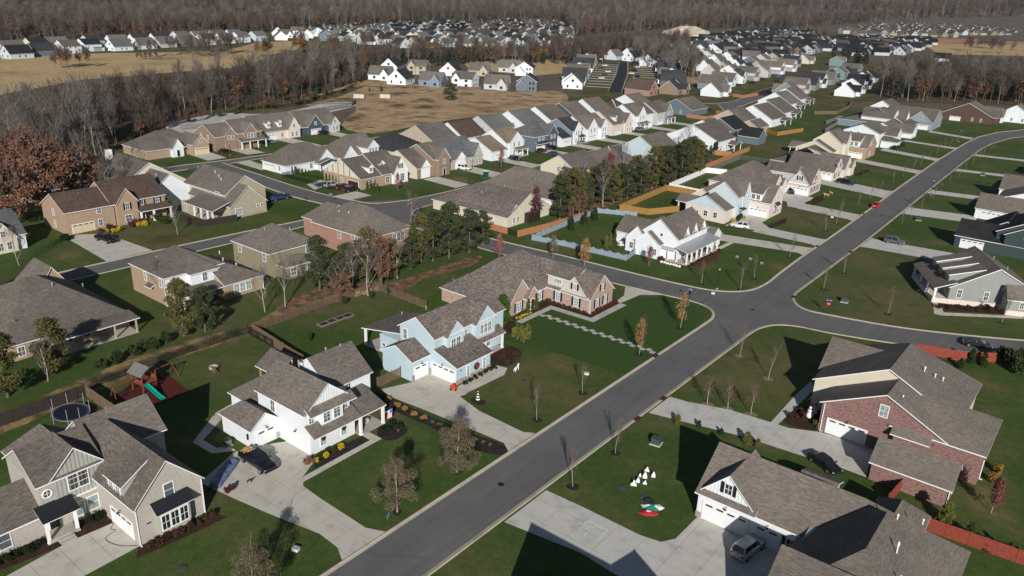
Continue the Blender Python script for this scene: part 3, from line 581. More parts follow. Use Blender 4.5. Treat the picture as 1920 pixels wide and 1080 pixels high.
# western estate drives
for P, lb in (([(-163.4, 70.3), (-163.5, 80.5), (-182.4, 79.2), (-186.2, 74.2), (-182.8, 71.5)], 'stained drive with the black pickup before the tan brick house'),
              ([(-238, 139.5), (-238, 146.5), (-250.5, 147.6), (-250.5, 140.4)], 'drive with the white car in the back street'), ([(-238, 154.5), (-237, 161), (-248.5, 161.5), (-248.5, 155)], 'drive beside the porch of the back street'),
              ([(-235, 178), (-235, 184), (-254, 184), (-254, 178)], 'drive of the cream house in the back street'), ([(-235, 200), (-235, 206), (-254, 206), (-254, 200)], 'drive of the blue gabled house in the back street'),
              ([(-229.5, 144.5), (-229.5, 149.5), (-214.8, 148.5), (-214.8, 144)], 'drive of the white hip roofed house'),
              ([(-173.6, 138.8), (-173.6, 147.5), (-167, 147.5), (-167, 140.3)], 'drive with three cars by the timbered brick house'), ([(-156.4, 171.5), (-156.6, 178), (-170.8, 178.5), (-171.2, 172.5)], 'drive of the cream gabled brick house'),
              ([(-157.3, 190.5), (-157.4, 197.5), (-174, 197.8), (-174, 191.4)], 'drive with the white car by the slate roofed house'), ([(-158.4, 211), (-158.6, 217.5), (-174.6, 217.5), (-174.6, 211.8)], 'drive with the black car by the white porch house'),
              ([(-159.6, 236), (-159.8, 242.5), (-174, 242.5), (-174, 236)], 'drive with dark cars by the navy house'), ([(-160.4, 255), (-160.5, 261), (-173, 261), (-173, 255)], 'drive with the white car by the blue gabled house'),
              ([(-160.5, 274), (-160.5, 280), (-173, 280), (-173, 274)], 'drive with the red car'), ([(-160.5, 296), (-160.5, 302), (-173, 302), (-173, 296)], 'drive by the white twin gabled house'), ([(-161, 318), (-161, 324), (-174, 324), (-174, 318)], 'drive of the white porch house further up'), ([(-161, 338), (-161, 344), (-174, 344), (-174, 338)], 'drive with the white car near the grey house')):
    D(P, (4.2, 4.2), mat='concrete', label=lb)
# court drives far off
CU = Vector((-0.5, 0.866)); CN = Vector((0.866, 0.5))
for sgn, base in ((-1, Vector((-262, 430))), (1, Vector((-247, 428)))):
    for k in range(11):
        p = base + CU * (8 + k * 16.5); q = p + CN * sgn * 17; P = [(v.x, v.y) for v in (p, p + CU * 4, q + CU * 4, q)]
        drive(P, (30, 30), 0.05, label='short drive along the dark court')
# planting beds
def bed(pts, mat, label, z=0.016): return tag(sheet('planting_bed', pts, z, mat), label, kind='structure')
bed([(-72.2, 29.7), (-71.9, 38), (-69.6, 38.6), (-70, 33), (-70.6, 28.6)], 'mulch', 'mulch bed before the grey brick gable')
bed([(-78.2, 30.1), (-81.2, 30.4), (-81.4, 24), (-81, 16), (-79.4, 16), (-78.2, 25)], 'mulch', 'mulch bed by the porch')
bed([(-71.9, 52.9), (-69.9, 51), (-69.7, 60), (-71.4, 60.4)], 'mulch_dark', 'mulch bed with yellow shrubs')
bed(smooth_path([(-69.8, 61.5), (-67.6, 62), (-67.6, 64.8), (-70, 66), (-72, 64)], 5, True), 'mulch_dark', 'mulch bed by the flag')
bed(smooth_path([(-78.8, 69.9), (-70, 69.9), (-62, 70.3), (-54.9, 71.2), (-54.9, 68.6), (-60, 67.6), (-66, 67.9), (-73, 67.6), (-78, 68.4)], 4, True), 'mulch_dark', 'dark mulch strip between the two drives')
bed([(-71.4, 79.6), (-69.8, 78.6), (-69.9, 87.8), (-71.7, 88)], 'mulch_dark', 'mulch bed under the wreath')
bed(smooth_path([(-74, 88.4), (-70.6, 89), (-70, 91.6), (-71.4, 95), (-73.6, 96), (-75, 94.8)], 5, True), 'mulch', 'mulch bed by the blue porch')
bed([(-81.9, 117.2), (-72.5, 117.2), (-72.4, 126), (-71.2, 126), (-71.3, 115.8), (-80.4, 115.6), (-80.6, 105), (-83.6, 104), (-84, 110)], 'mulch', 'mulch bed of the ranch house')
bed(smooth_path([(-84, 103.5), (-80.4, 104.5), (-78, 100), (-79, 97.5), (-83, 99)], 5, True), 'mulch', 'mulch bed under the conical arborvitae')
bed(smooth_path([(-24.8, 104), (-28.4, 102.4), (-30.4, 104), (-29.6, 108.5), (-26.5, 111), (-24.9, 110)], 5, True), 'mulch', 'mulch bed with the snowman figure')
bed([(-71.8, 155), (-70.9, 156), (-68.9, 158), (-68.9, 166), (-70.9, 172), (-72, 172)], 'mulch_red', 'red mulch bed along the white porch')
bed([(-76.8, 155), (-72, 155), (-70.9, 156), (-72, 153.7), (-77.6, 153.6)], 'mulch', 'bed with pale stones')
bed([(-71, 200), (-69.6, 199.5), (-68.6, 208), (-70.4, 212)], 'mulch', 'mulch bed by the flag bunting'); bed([(-72.5, 232), (-70, 231), (-69.4, 243), (-72, 244)], 'mulch', 'mulch bed by shutters'); bed([(-22.6, 166.6), (-9.2, 176), (-10, 178.4), (-16.4, 174.4), (-23.5, 171)], 'mulch', 'mulch bed of the grey corner house')
sheet('lawn_striped', [(-79.2, 97), (-66, 99), (-54.4, 100), (-54.4, 127), (-55.5, 132), (-61, 135.4), (-66.5, 135.2), (-70.2, 131.5), (-70.2, 114), (-79.2, 113.6)], 0.004, 'lawn_striped')
# bare and leafy strips by the fences
bed(smooth_path(PXS([(0, 790), (140, 715), (330, 645), (470, 607), (560, 560), (700, 525), (690, 545), (580, 575), (500, 605), (480, 625), (330, 672), (180, 735), (0, 815)]), 3, True), 'dirt_strip', 'worn strip of bare ground along the fences', 0.008)
bed(smooth_path(PXS([(520, 575), (600, 540), (720, 530), (800, 510), (870, 485), (905, 480), (880, 500), (800, 520), (760, 545), (690, 540), (560, 585)]), 3, True), 'leaf_litter', 'fallen leaves along the fence', 0.012)
bed(smooth_path(PXS([(1000, 430), (1080, 395), (1200, 345), (1320, 300), (1330, 310), (1180, 370), (1060, 425), (1010, 445)]), 3, True), 'leaf_litter', 'brown leaf litter under the cedar row', 0.012)
sheet('lawn_dry', PXS([(215, 480), (300, 440), (345, 440), (400, 432), (350, 455), (250, 478)]), 0.006, 'lawn_dry')
for pts in ([(385, 285), (410, 278), (480, 300), (440, 302)], [(440, 285), (480, 282), (490, 290), (470, 296)], [(820, 335), (850, 330), (910, 335), (870, 345)], [(905, 318), (930, 310), (990, 318), (950, 326)], [(1040, 268), (1120, 258), (1140, 268), (1080, 280)]):
    sheet('lawn_dry', PXS(pts), 0.006, 'lawn_dry')
sheet('rubber_ground', PXS([(213, 745), (270, 700), (318, 705), (358, 735), (270, 768)]), 0.012, 'rubber_mulch')
# fields and clearings beyond the estate
sheet('field', smooth_path(PXS([(555, 195), (650, 160), (700, 150), (800, 160), (960, 172), (1055, 172), (1050, 205), (900, 218), (800, 232), (700, 250), (640, 235), (668, 198)]), 3, True), 0.02, 'field_rust')
sheet('gravel_lot', smooth_path(PXS([(310, 238), (350, 224), (420, 212), (500, 214), (560, 205), (610, 193), (650, 191), (668, 198), (600, 215), (500, 232), (470, 250), (400, 258), (340, 252)]), 3, True), 0.035, 'gravel_lot')
sheet('field', PXS([(0, 178), (0, 110), (130, 101), (300, 98), (420, 96), (480, 80), (565, 76), (560, 92), (500, 110), (430, 128), (330, 135), (150, 150)]), 0.03, 'field_tan')
sheet('field', PXS([(870, 118), (960, 110), (1060, 112), (1080, 135), (1000, 142), (880, 130)]), 0.03, 'field_tan'); sheet('field', PXS([(1730, 82), (1920, 84), (1920, 105), (1760, 102)]), 0.03, 'field_tan')
sheet('field', PXS([(1440, 66), (1620, 70), (1920, 74), (1920, 84), (1640, 82), (1440, 76)]), 0.05, 'clay')
sheet('woodland_floor', PXS([(0, 300), (0, 178), (150, 150), (330, 135), (430, 128), (640, 80), (690, 150), (560, 195), (420, 212), (300, 245), (200, 300), (0, 420)]), 0.015, 'wood_floor')
sheet('woodland_floor', PXS([(1640, 130), (1920, 110), (1920, 198), (1800, 195), (1640, 190)]), 0.04, 'wood_floor'); sheet('woodland_floor', PXS([(1180, 100), (1300, 120), (1310, 145), (1240, 142), (1190, 125)]), 0.045, 'wood_floor')
sheet('grass_bank', PXS([(310, 240), (420, 205), (560, 190), (650, 165), (690, 160), (640, 180), (560, 200), (430, 218), (330, 245)]), 0.025, 'lawn_dry')
for k, P in enumerate(([(1055, 172), (1100, 100), (1230, 92), (1300, 84), (1400, 66), (1520, 64), (1560, 90), (1640, 120), (1640, 190), (1500, 200), (1330, 200), (1200, 190)], [(500, 92), (480, 50), (960, 40), (1070, 44), (1085, 90), (960, 94), (780, 96)], [(1550, 72), (1560, 50), (1800, 40), (1960, 44), (1960, 72)], [(0, 112), (0, 88), (300, 76), (540, 62), (560, 76), (420, 96), (130, 101)])): sheet('lawn', PXS(P), .012 + k * .004, 'lawn_dry')
sheet('field', PXS([(1190, 176), (1240, 142), (1310, 140), (1330, 150), (1260, 165)]), .03, 'field_rust')
# ------------------------------------------------------------ near houses
# H1 grey brick house, lower left corner
h = House('grey brick house with charcoal bay roof in the lower left corner', -80, 30, roof='roof_taupe', wall='brick_grey')
h.wing(-89.2, -81.3, 24.3, 30.9, 6.3, 9.0, 'y', wall='brick_grey', gable='sage_board', cap=True)
h.wing(-89.8, -82.6, 30.9, 39.0, 6.2, 9.25, 'y', gable='sage_board')
h.wing(-85.5, -81.2, 25.7, 30.85, 6.5, 9.1, 'x', wall='sage_board', gable='sage_board'); h.box('brick_base', -81.3, -81.12, 25.75, 30.8, 0, 3.1, 'brick_grey', True)
h.battens('E', -81.2, 25.7, 30.85, 28.27, 3.2, 6.5, 9.1, 'sage_board'); h.box('wall_panel', -81.35, -81.27, 24.35, 25.75, 3.6, 6.2, 'sage_board', True); h.box('trim_band', -81.2, -81.05, 25.7, 30.9, 3.1, 3.25, 'trim_white')
h.wing(-84.5, -72.2, 30.0, 37.4, 4.85, 8.75, 'x'); h.wing(-97, -88.5, 26.5, 33, 3.0, 6.3, 'x', hip='0')
h.wing(-88, -81.3, 8, 24.3, 2.8, 5.6, 'y')
h.sdorm(-78.2, -74.7, 30.02, 33.2, 4.4, 6.25, 8.2, 'S', 'sage_board'); h.wins('S', 30.02, (-77.2, -75.7), (4.9,), w=0.85, h=1.1)
h.win('E', -72.2, 33.75, 4.3, 1.0, 1.6, cols=1, glass='glass_mid'); h.garage('S', 30.0, -75.9, 4.6)
h.box('bay_window', -72.2, -71.3, 31.9, 35.4, 0.9, 3.35, 'sage_board', True); h.box('bay_base', -72.2, -71.35, 32.0, 35.3, 0, 0.9, 'brick_grey', True); h.wins('E', -71.3, (32.55, 33.6, 34.65), (1.15,), w=0.84, h=1.75, glass='glass_dark')
h.shed(-72.2, -70.9, 31.5, 35.8, 3.35, 4.35, 'E', 'dark_roof_metal', 0.08); h.box('house_number', -72.2, -72.16, 30.9, 31.4, 2.15, 2.3, 'black_metal')
h.wins('E', -81.2, (27.75, 28.85), (4.15,), w=0.95, h=2.0, rows=3, cols=1, glass='glass_dark'); h.wins('E', -81.12, (27.85, 29.35), (0.75,), w=1.1, h=1.65, cols=1, glass='glass_blind'); h.win('E', -81.3, 20.4, 0.7, 1.1, 1.65, cols=1, glass='glass_mid')
def oval():
    b = MB(); n = 20
    for i in range(n):
        a = 2 * math.pi * i / n; c = 2 * math.pi * (i + 1) / n
        b.tube((.48 * math.cos(a), -.03, .48 * math.sin(a)), (.48 * math.cos(c), -.03, .48 * math.sin(c)), .1, .1, 5)
    b.box(-.03, .03, -.06, 0, -.42, .42); b.box(-.42, .42, -.06, 0, -.03, .03); return b
ov = oval().obj('round_window', 'trim_white', h.o, (h.X(-81.27), h.Y(25.1), 4.9), FACE['E'])
MB().face([(.42 * math.cos(2 * math.pi * i / 20), -.02, .42 * math.sin(2 * math.pi * i / 20)) for i in range(20)]).obj('pane', 'glass_dark', ov)
h.shed(-81.3, -79.2, 23.5, 27.3, 2.75, 3.75, 'E', 'dark_roof_metal', 0.08, name='porch_roof'); h.box('porch_floor', -81.3, -79.4, 23.9, 26.9, 0, 0.4, 'porch_floor'); h.post(-79.6, 23.9, 2.7, w=.3); h.post(-79.6, 26.8, 2.7, w=.3)
h.box('step', -79.4, -78.9, 24.6, 26.2, 0, 0.27, 'porch_floor'); h.box('step', -78.9, -78.4, 24.6, 26.2, 0, 0.14, 'porch_floor'); h.door('E', -81.3, 25.3, 1.1, 2.2, .42)
h.spout(-72.15, 29.92, 4.6); h.spout(-72.15, 37.45, 4.6); h.vent(-86.5, 34.5, 8.7, .7); h.vent(-76, 35.5, 6.9, .5)
# H2 white two storey house
h = House('white two storey house with a flag on its porch beside the black pickup', -78, 57, roof='roof_taupe', wall='white_lap')
h.wing(-83.5, -73.3, 52.65, 59.8, 5.75, 8.75, 'x', gable='white_board'); h.battens('E', -73.3, 52.65, 59.8, 56.2, 6.1, 5.75, 8.75, 'white_board')
h.wing(-84.7, -76.4, 59.0, 66.2, 5.75, 8.9, 'y', wall='white_board'); h.wing(-86.0, -79.3, 48.6, 52.65, 2.95, 4.55, 'x', hip='0', gable='white_lap')
h.wing(-90.2, -83.4, 52.7, 66.0, 2.85, 5.3, 'y', hip='01'); h.wing(-95.0, -89.2, 60.4, 65.8, 2.5, 4.2, 'x', walls=False)
for x, y in ((-94.8, 60.6), (-94.8, 65.6), (-90.6, 60.6), (-90.6, 65.6)): h.post(x, y, 2.6, mat='post_yellow', w=.2)
h.box('front_wall', -73.3, -72.55, 52.66, 59.9, -.1, 3.1, 'white_lap', True); h.shed(-73.3, -71.35, 52.35, 60.2, 2.8, 3.95, 'E')
h.shed(-76.4, -71.35, 60.2, 64.6, 2.8, 4.3, 'E', name='porch_roof'); h.box('porch_floor', -76.4, -71.5, 60.0, 64.4, 0, 0.12, 'porch_floor'); h.post(-71.7, 60.2, 2.8, w=.34); h.post(-71.7, 64.2, 2.8, w=.34)
h.box('bay_window', -73.3, -72.5, 54.5, 58.0, 3.5, 5.55, 'white_board', True); h.shed(-73.4, -72.1, 52.6, 60.1, 5.5, 6.25, 'E', name='pent_roof')
h.wins('E', -72.5, (55.35, 57.0), (3.95,), w=1.0, h=1.5, rows=3); h.win('E', -73.3, 53.5, 4.1, .7, 1.25, rows=3); h.win('E', -73.3, 59.0, 4.1, .65, 1.25, rows=3, glass='glass_dark'); h.win('E', -76.4, 62.2, 4.3, .75, 1.3, glass='glass_dark')
h.wins('E', -72.55, (54.6, 58.0), (0.75,), w=.8, h=1.7, glass='glass_blind'); h.win('S', 52.65, -80.2, 3.6, .85, 1.7); h.garage('S', 52.65, -75.35, 4.5, light=False, panes=False); h.garage('E', -79.3, 50.7, 2.7)
h.lamp('S', 52.65, -75.3, 2.75); h.box('house_number', -72.55, -72.5, 53.15, 53.6, 2.3, 2.42, 'black_metal'); h.box('utility_box', -79.3, -79.0, 52.2, 52.6, .3, .9, 'galv'); h.box('side_lamp', -80.2, -80.0, 48.4, 48.6, 1.2, 2.0, 'black_metal')
h.door('E', -76.4, 61.4, 1.0, 2.1, .13); h.win('E', -76.4, 63.2, .6, .9, 1.6, glass='glass_dark')
for x, y, z, k in ((-80.3, 57.2, 8.5, .9), (-82.2, 57.5, 8.3, .4), (-80.6, 62.0, 8.95, .6), (-80.4, 64.4, 8.95, .35), (-86.9, 60, 5.3, .3)): h.vent(x, y, z, k)
# H3 pale blue house
h = House('pale blue two storey house with a large wreath and two white garage doors', -78, 85, roof='roof_mottled', wall='blue_lap')
h.wing(-84.0, -76.4, 79.3, 96.0, 6.35, 8.75, 'y'); h.wing(-78, -75.5, 81.3, 85.0, 6.3, 8.3, 'x', wall='blue_board', gable='blue_board', z0=3.4); h.wing(-78, -75.5, 88.0, 92.7, 6.3, 8.75, 'x', wall='blue_board', gable='blue_board', z0=3.4)
h.battens('E', -75.5, 81.3, 85.0, 83.15, 3.5, 6.3, 8.3, 'blue_board'); h.battens('E', -75.5, 88.0, 92.7, 90.35, 3.5, 6.3, 8.75, 'blue_board'); h.box('trim_band', -75.5, -75.43, 81.3, 85, 6.25, 6.4, 'trim_white'); h.box('trim_band', -75.5, -75.43, 88, 92.7, 6.25, 6.4, 'trim_white')
h.box('garage_wall', -76.4, -71.75, 79.3, 87.2, -.1, 2.85, 'blue_lap', True); b = MB(); b.face([(h.X(-76.4), h.Y(79.3), 2.85), (h.X(-71.75), h.Y(79.3), 2.85), (h.X(-76.4), h.Y(79.3), 4.35)]); b.obj('wall', 'blue_lap', h.o, uv=True)
h.shed(-76.4, -71.4, 79.0, 87.5, 2.8, 4.45, 'E'); h.shed(-76.5, -74.7, 87.5, 94.8, 2.75, 3.9, 'E', name='porch_roof'); h.box('porch_floor', -76.4, -74.9, 87.3, 94.6, 0, .15, 'porch_floor'); h.post(-75.1, 94.3, 2.75, w=.34)
h.wing(-84.0, -77.5, 75.5, 82.0, 3.45, 5.1, 'y', wall='blue_lap'); h.box('stone_base', -77.5, -77.42, 75.45, 76.0, 0, 1.0, 'stone_low', True); h.box('stone_base', -77.6, -76.98, 79.22, 79.3, 0, 1.0, 'stone_low', True); h.box('stone_base', -71.85, -71.68, 79.22, 87.25, 0, .75, 'stone_low', True)
h.garage('E', -77.5, 77.4, 2.75, 2.2); h.garage('S', 79.3, -74.5, 4.75, 2.2)
h.shed(-93.0, -83.6, 79.0, 88.6, 3.1, 4.9, 'W'); h.box('wall', -89.0, -84.0, 79.5, 88.4, -.1, 3.3, 'blue_lap', True); h.box('porch_floor', -93.0, -89, 79.4, 88.4, 0, .14, 'porch_floor'); h.post(-92.6, 79.6, 3.1, w=.34); h.post(-92.6, 88.0, 3.1, w=.34); h.win('S', 79.5, -88.0, 1.3, .5, .55, 1, 1, glass='glass_dark')
h.win('S', 79.3, -82.8, 4.4, .75, 1.6); h.wins('E', -75.5, (82.6, 83.75), (3.95,), w=.95, h=1.55); h.wins('E', -75.5, (89.4, 90.35, 91.3), (4.1,), w=.75, h=1.6); h.win('E', -76.4, 86.5, 4.3, .65, 1.3)
h.wins('E', -71.75, (81.9, 85.7), (.75,), w=.6, h=1.6, rows=3, cols=1, glass='glass_blind'); h.box('house_number', -71.75, -71.7, 80.0, 80.35, 2.15, 2.28, 'black_metal'); h.door('E', -76.4, 88.6, 1, 2.1, .16); h.wins('E', -76.4, (90.4, 92.2), (.6,), w=.8, h=1.6, glass='glass_dark')
for x, y, z, k in ((-82.5, 77.5, 4.9, .3), (-82.8, 84, 8.2, .3), (-90.5, 86, 4.4, .3)): h.vent(x, y, z, k)
# H4 pink brick ranch
h = House('pink brick ranch house with black shutters on the striped corner lawn', -84, 113, roof='roof_mottled', wall='brick_pink')
h.wing(-96.5, -82.9, 103.3, 125.0, 2.85, 8.4, 'y', hip='01'); h.wing(-97.3, -90, 103.0, 110, 2.8, 5.4, 'y', hip='01')
h.wing(-90, -72.6, 117.3, 125.3, 2.95, 6.6, 'x'); h.wing(-78.85, -73.2, 116.95, 122, 3.3, 6.5, 'y', z0=3.0, wall='pale_board', gable='pale_board'); h.sdorm(-82.7, -77.0, 117.5, 121.6, 3.2, 5.25, 6.7, 'S', 'pale_board')
h.battens('S', 116.95, -78.85, -73.2, -76.0, 3.4, 3.3, 6.5, 'pale_board')
h.wing(-88, -82.3, 105.4, 111.6, 3.0, 6.6, 'x'); h.wing(-86, -81.6, 109.6, 112.9, 2.9, 4.7, 'x')
for u, sh in ((118.9 + .8, 1), (122.6, 1)): h.win('E', -72.6, u, .55, .95, 1.65, rows=3, shut='shutter_black', glass='glass_blind')
h.win('E', -72.6, 121.3, 3.6, .8, 1.2, shut='shutter_black', glass='glass_blind'); h.win('S', 116.95, -76.0, 4.0, .75, 1.1, shut='shutter_black', glass='glass_blind'); h.wins('S', 117.3, (-80.0, -75.7), (.6,), w=1.0, h=1.65, rows=3, shut='shutter_black', glass='glass_blind'); h.win('S', 117.5, -80.3, 4.0, 1.7, .85, 3, 1, glass='glass_blind')
h.win('E', -82.3, 107.9, .5, 1.5, 1.75, 3, 3, shut='shutter_black', glass='glass_blind'); h.win('E', -82.9, 115.0, .5, 1.7, 1.75, 3, 3, shut='shutter_black', glass='glass_blind'); h.door('E', -81.6, 111.3, 1.0, 2.1, .1, 'door_brown'); h.lamp('E', -81.6, 110.1, 2.0); h.spout(-72.5, 117.2, 2.8)
for x, y, z, k in ((-92, 108.2, 5.1, .35), (-84.3, 115, 4.3, .2)): h.vent(x, y, z, k, 'black_metal')
# H5 white garage house lower right
h = House('white garage wing house with the silver SUV in the lower right corner', -18, 75, roof='roof_weathered', wall='white_lap')
h.wing(-29.4, -8, 74.4, 84.2, 3.55, 7.4, 'x', hip='1'); h.wing(-29.4, -22.6, 74.38, 81, 3.55, 7.0, 'y', gable='white_board', z0=3.5); h.battens('S', 74.38, -29.3, -22.7, -26, 3.9, 3.55, 7.0, 'white_board'); h.shed(-29.6, -22.4, 73.6, 74.5, 3.45, 3.95, 'S', name='pent_roof')
h.wing(-17.5, -3.2, 62, 83.6, 3.3, 8.6, 'y', hip='01'); h.wing(-16.8, -3.5, 60.6, 71.4, 3.3, 7.4, 'x'); h.wing(-13, -7.9, 82, 88.3, 2.8, 5.0, 'y', hip='1'); h.wing(-21.6, -17.7, 85.5, 88.8, 2.5, 3.1, 'x', walls=True)
h.garage('S', 74.4, -25.95, 5.3, 2.3); h.garage('S', 74.4, -21.05, 2.8, 2.3); h.win('S', 74.35, -26.0, 4.6, .8, 1.25, shut='shutter_black', glass='glass_dark'); h.win('S', 74.4, -18.4, .9, .9, 1.4, shut='shutter_black', glass='glass_dark'); h.shed(-17.0, -14.6, 72.6, 75.2, 3.6, 4.2, 'S', 'metal_roof', name='dormer_roof'); h.box('dormer_wall', -16.8, -14.8, 73.0, 75.4, 2.6, 3.6, 'white_lap', True)
h.box('stone_base', -29.46, -28.8, 74.3, 74.4, 0, .7, 'stone_low', True)
for x, y, z, k in ((-9.4, 77, 8.3, .35), (-8.2, 72.5, 7.6, 1.0), (-7.0, 69.3, 7, .35), (-7.6, 82, 5.7, .4)): h.vent(x, y, z, k, 'trim_white')
# H6 red brick house
h = House('red brick house with a grey roof and white garage door on the right', -17, 112, roof='roof_weathered', wall='brick_red')
h.wing(-25.1, -9.5, 103.9, 112.4, 4.5, 8.4, 'y'); h.wing(-16, -5.1, 103.96, 115.6, 4.4, 7.25, 'x', '1'); h.wing(-28.2, -9.2, 109.8, 125.2, 4.7, 9.5, 'y', '1', wall='cream_lap', hin=4)
h.wing(-29.0, -17, 113.6, 124.6, 3.3, 8.0, 'x', wall='cream_lap')
h.post(-29.0, 114.3, 2.9, w=.36); h.box('porch_floor', -29.2, -26, 112, 121, 0, .15, 'porch_floor'); h.garage('S', 103.9, -21.4, 5.2, 2.3); h.win('S', 103.9, -17.3, 5.2, 1.0, 1.6, glass='glass_blind'); h.win('S', 103.9, -12.6, 1.9, 1.5, 1.1, 4, 3, glass='glass_dark', tw=.06)
h.shed(-15.8, -11.0, 102.6, 104.0, 3.6, 4.5, 'S'); h.box('bump_wall', -15.4, -10.6, 103.0, 104, 0, 3.7, 'brick_red', True); h.win('S', 103.0, -13.0, 1.6, 1.5, 1.0, 4, 3, glass='glass_dark', tw=.06); h.spout(-24.75, 103.8, 4.4); h.spout(-5.0, 105.7, 2.8); h.box('meter', -16.8, -16.4, 103.7, 103.9, 1.0, 1.9, 'galv')
for x, y, z, k in ((-15.4, 116, 8, .8), (-14, 116.5, 7.6, .35), (-13, 117, 7.2, .35), (-15.5, 112.6, 7.6, .35), (-15.8, 106, 7.8, .3), (-12.6, 107.5, 5.9, .3)): h.vent(x, y, z, k, 'trim_white')
h = House('detached red brick garage with a white gutter beside the red brick house', -11, 98, name='brick_garage', cat='garage', roof='roof_weathered', wall='brick_red')
h.wing(-16.0, -7.0, 96.0, 101.2, 2.9, 4.9, 'x', oh=.5); h.spout(-7.0, 95.9, 2.7); h.win('E', -7.0, 98.6, 1, .8, 1.1); h.door('N', 101.2, -9)
# house out of frame at the bottom right that throws the long shadow on the grey drive
h = House('two storey house at the bottom edge whose shadow crosses the grey drive', -20, 48, roof='roof_weathered', wall='white_lap')
h.wing(-30.8, -8, 41.4, 51.6, 5.0, 8.3, 'x'); h.wing(-26, -15.2, 45, 51.0, 4.6, 7.7, 'y'); h.garage('W', -30.8, 46, 4.9)
# H7 grey corner house, turned to the bend
h = House('grey house with three shed dormers and a white brick base on the corner lot', -19, 183, R(27), roof='roof_taupe', wall='grey_lap')
h.wing(-7.5, 9, -8.2, 7, 3.6, 8.2, 'y', band=('brick_white', 1.0), og=.3); h.shed(-10.6, -6.5, -8.6, 7.2, 3.0, 4.6, 'W', name='porch_roof'); h.wing(2.2, 11, -11.5, -8, 3.5, 5.6, 'x', band=('brick_white', 1.0))
h.box('porch_floor', -10.4, -7.5, -8.2, 7, 0, 1.0, 'brick_white', True)
for k in range(4): h.post(-10.1, -8.0 + k * 4.9, 3.0, 1.0, w=.34)
for y in (-5.3, -0.9, 3.5): h.sdorm(-7.6, -1.2, y - 1.25, y + 1.25, 3.4, 5.6, 7.3, 'W', 'grey_lap'); h.win('W', -7.6, y, 4.3, .8, 1.0)
h.wins('S', -8.2, (-5.6, -0.6), (1.5,), w=.8, h=1.7); h.wins('S', -11.5, (4.8, 7.6), (1.6,), w=.7, h=1.2); h.win('W', 2.2, -9.8, 1.6, .7, 1.2); h.door('W', -7.5, 0, 1, 2.1, 1.0); h.vent(3, 2, 7.5, .4); h.vent(4, -3, 7, .4)
# H8 dark teal house
h = House('dark teal house with a charcoal roof behind the grey corner house', -22, 226, roof='roof_black', wall='dark_teal_lap')
h.wing(-29.5, -8, 218.2, 227.5, 3.0, 6.2, 'x'); h.wing(-21, -6, 219, 236, 5.6, 9.6, 'y'); h.wing(-26, -14, 226, 240, 3.0, 6.6, 'y'); h.wing(-19, -10, 217.6, 221, 5.5, 8.0, 'y', z0=3)
h.garage('S', 218.2, -25.6, 5.0); h.win('S', 217.6, -14.5, 5.2, 1.1, 1.6, glass='glass_blind'); h.wins('W', -21, (229, 233), (4.2,), w=.9, h=1.4)
# H8b white house, H8c, H8d right side further up
h = House('white house with a grey roof at the right edge beyond the dark teal house', -22, 262, roof='roof_taupe', wall='white_lap')
h.wing(-31, -10, 254, 262, 3.0, 6.5, 'x'); h.wing(-27, -10, 258, 272, 5.6, 9.0, 'y'); h.garage('S', 254, -27, 4.9); h.wins('S', 258, (-24, -20), (3.8,))
h = House('white sided house with a brown roof by the large shadow on the right', -20, 300, roof='roof_taupe', wall='white_lap')
h.wing(-30, -8, 288, 298, 3.0, 6.8, 'x'); h.wing(-26, -8, 294, 308, 5.6, 9.2, 'y'); h.garage('W', -30, 293, 4.9); h.wins('S', 288, (-24, -18), (.8,))
h = House('low roofed house at the right edge near the side street', -18, 345, roof='roof_grey', wall='ltgrey_lap')
h.wing(-28, -8, 336, 348, 3.0, 7.0, 'x', hip='0'); h.wing(-22, -8, 346, 356, 5.5, 8.8, 'y'); h.wins('W', -28, (339, 344), (.8,))
# H9 white porch farmhouse
h = House('white farmhouse with a metal porch roof and three front gables', -79, 164, roof='roof_taupe', wall='white_lap')
h.wing(-84.4, -75.0, 156.6, 171.6, 5.3, 9.0, 'y'); h.wing(-88.0, -82, 155.9, 168, 3.2, 6.4, 'y', hip=''); h.wing(-85.0, -78.7, 155.0, 160, 3.6, 5.9, 'y', wall='white_board', gable='white_board'); h.wing(-93, -84, 160, 168, 3.0, 6.0, 'x')
for y in (160.2, 164.3, 168.6): h.wing(-79, -74.9, y - 1.55, y + 1.55, 5.0, 7.6, 'x', z0=3.8, wall='white_board', gable='white_board', cap=False, oh=.2); h.win('E', -74.9, y, 4.7, .8, 1.5, rows=3, glass='glass_mid')
h.shed(-75.0, -71.6, 155.6, 172.6, 2.75, 3.6, 'E', 'metal_roof', .1, name='porch_roof'); h.shed(-78.7, -75.0, 155.6, 158.5, 2.75, 3.5, 'S', 'metal_roof', .1, name='porch_roof'); h.box('porch_floor', -78.7, -71.9, 155.7, 172.3, 0, .3, 'porch_floor'); h.box('wall', -78.7, -74.95, 158.5, 171.5, -.1, 3.5, 'white_lap', True)
for y in (156, 158.4, 161, 163.5, 166.5, 169, 172): h.post(-72.1, y, 2.75, .3, .3)
h.post(-76.8, 156, 2.75, .3, .3); h.post(-74.6, 156, 2.75, .3, .3); h.wins('E', -74.95, (160, 162.2, 166.2, 168.4), (.6,), w=.8, h=1.8, glass='glass_dark'); h.door('E', -74.95, 164.3, 1.1, 2.2, .3); h.win('S', 156.6, -79.2, 5.2, .55, .6, 1, 1, glass='glass_dark'); h.win('S', 155.9, -86.4, .9, .9, 1.4); h.win('S', 155.0, -79.7, .9, .8, 1.4)
h.wing(-80, -73.5, 171.5, 176.5, 2.8, 4.6, 'x')
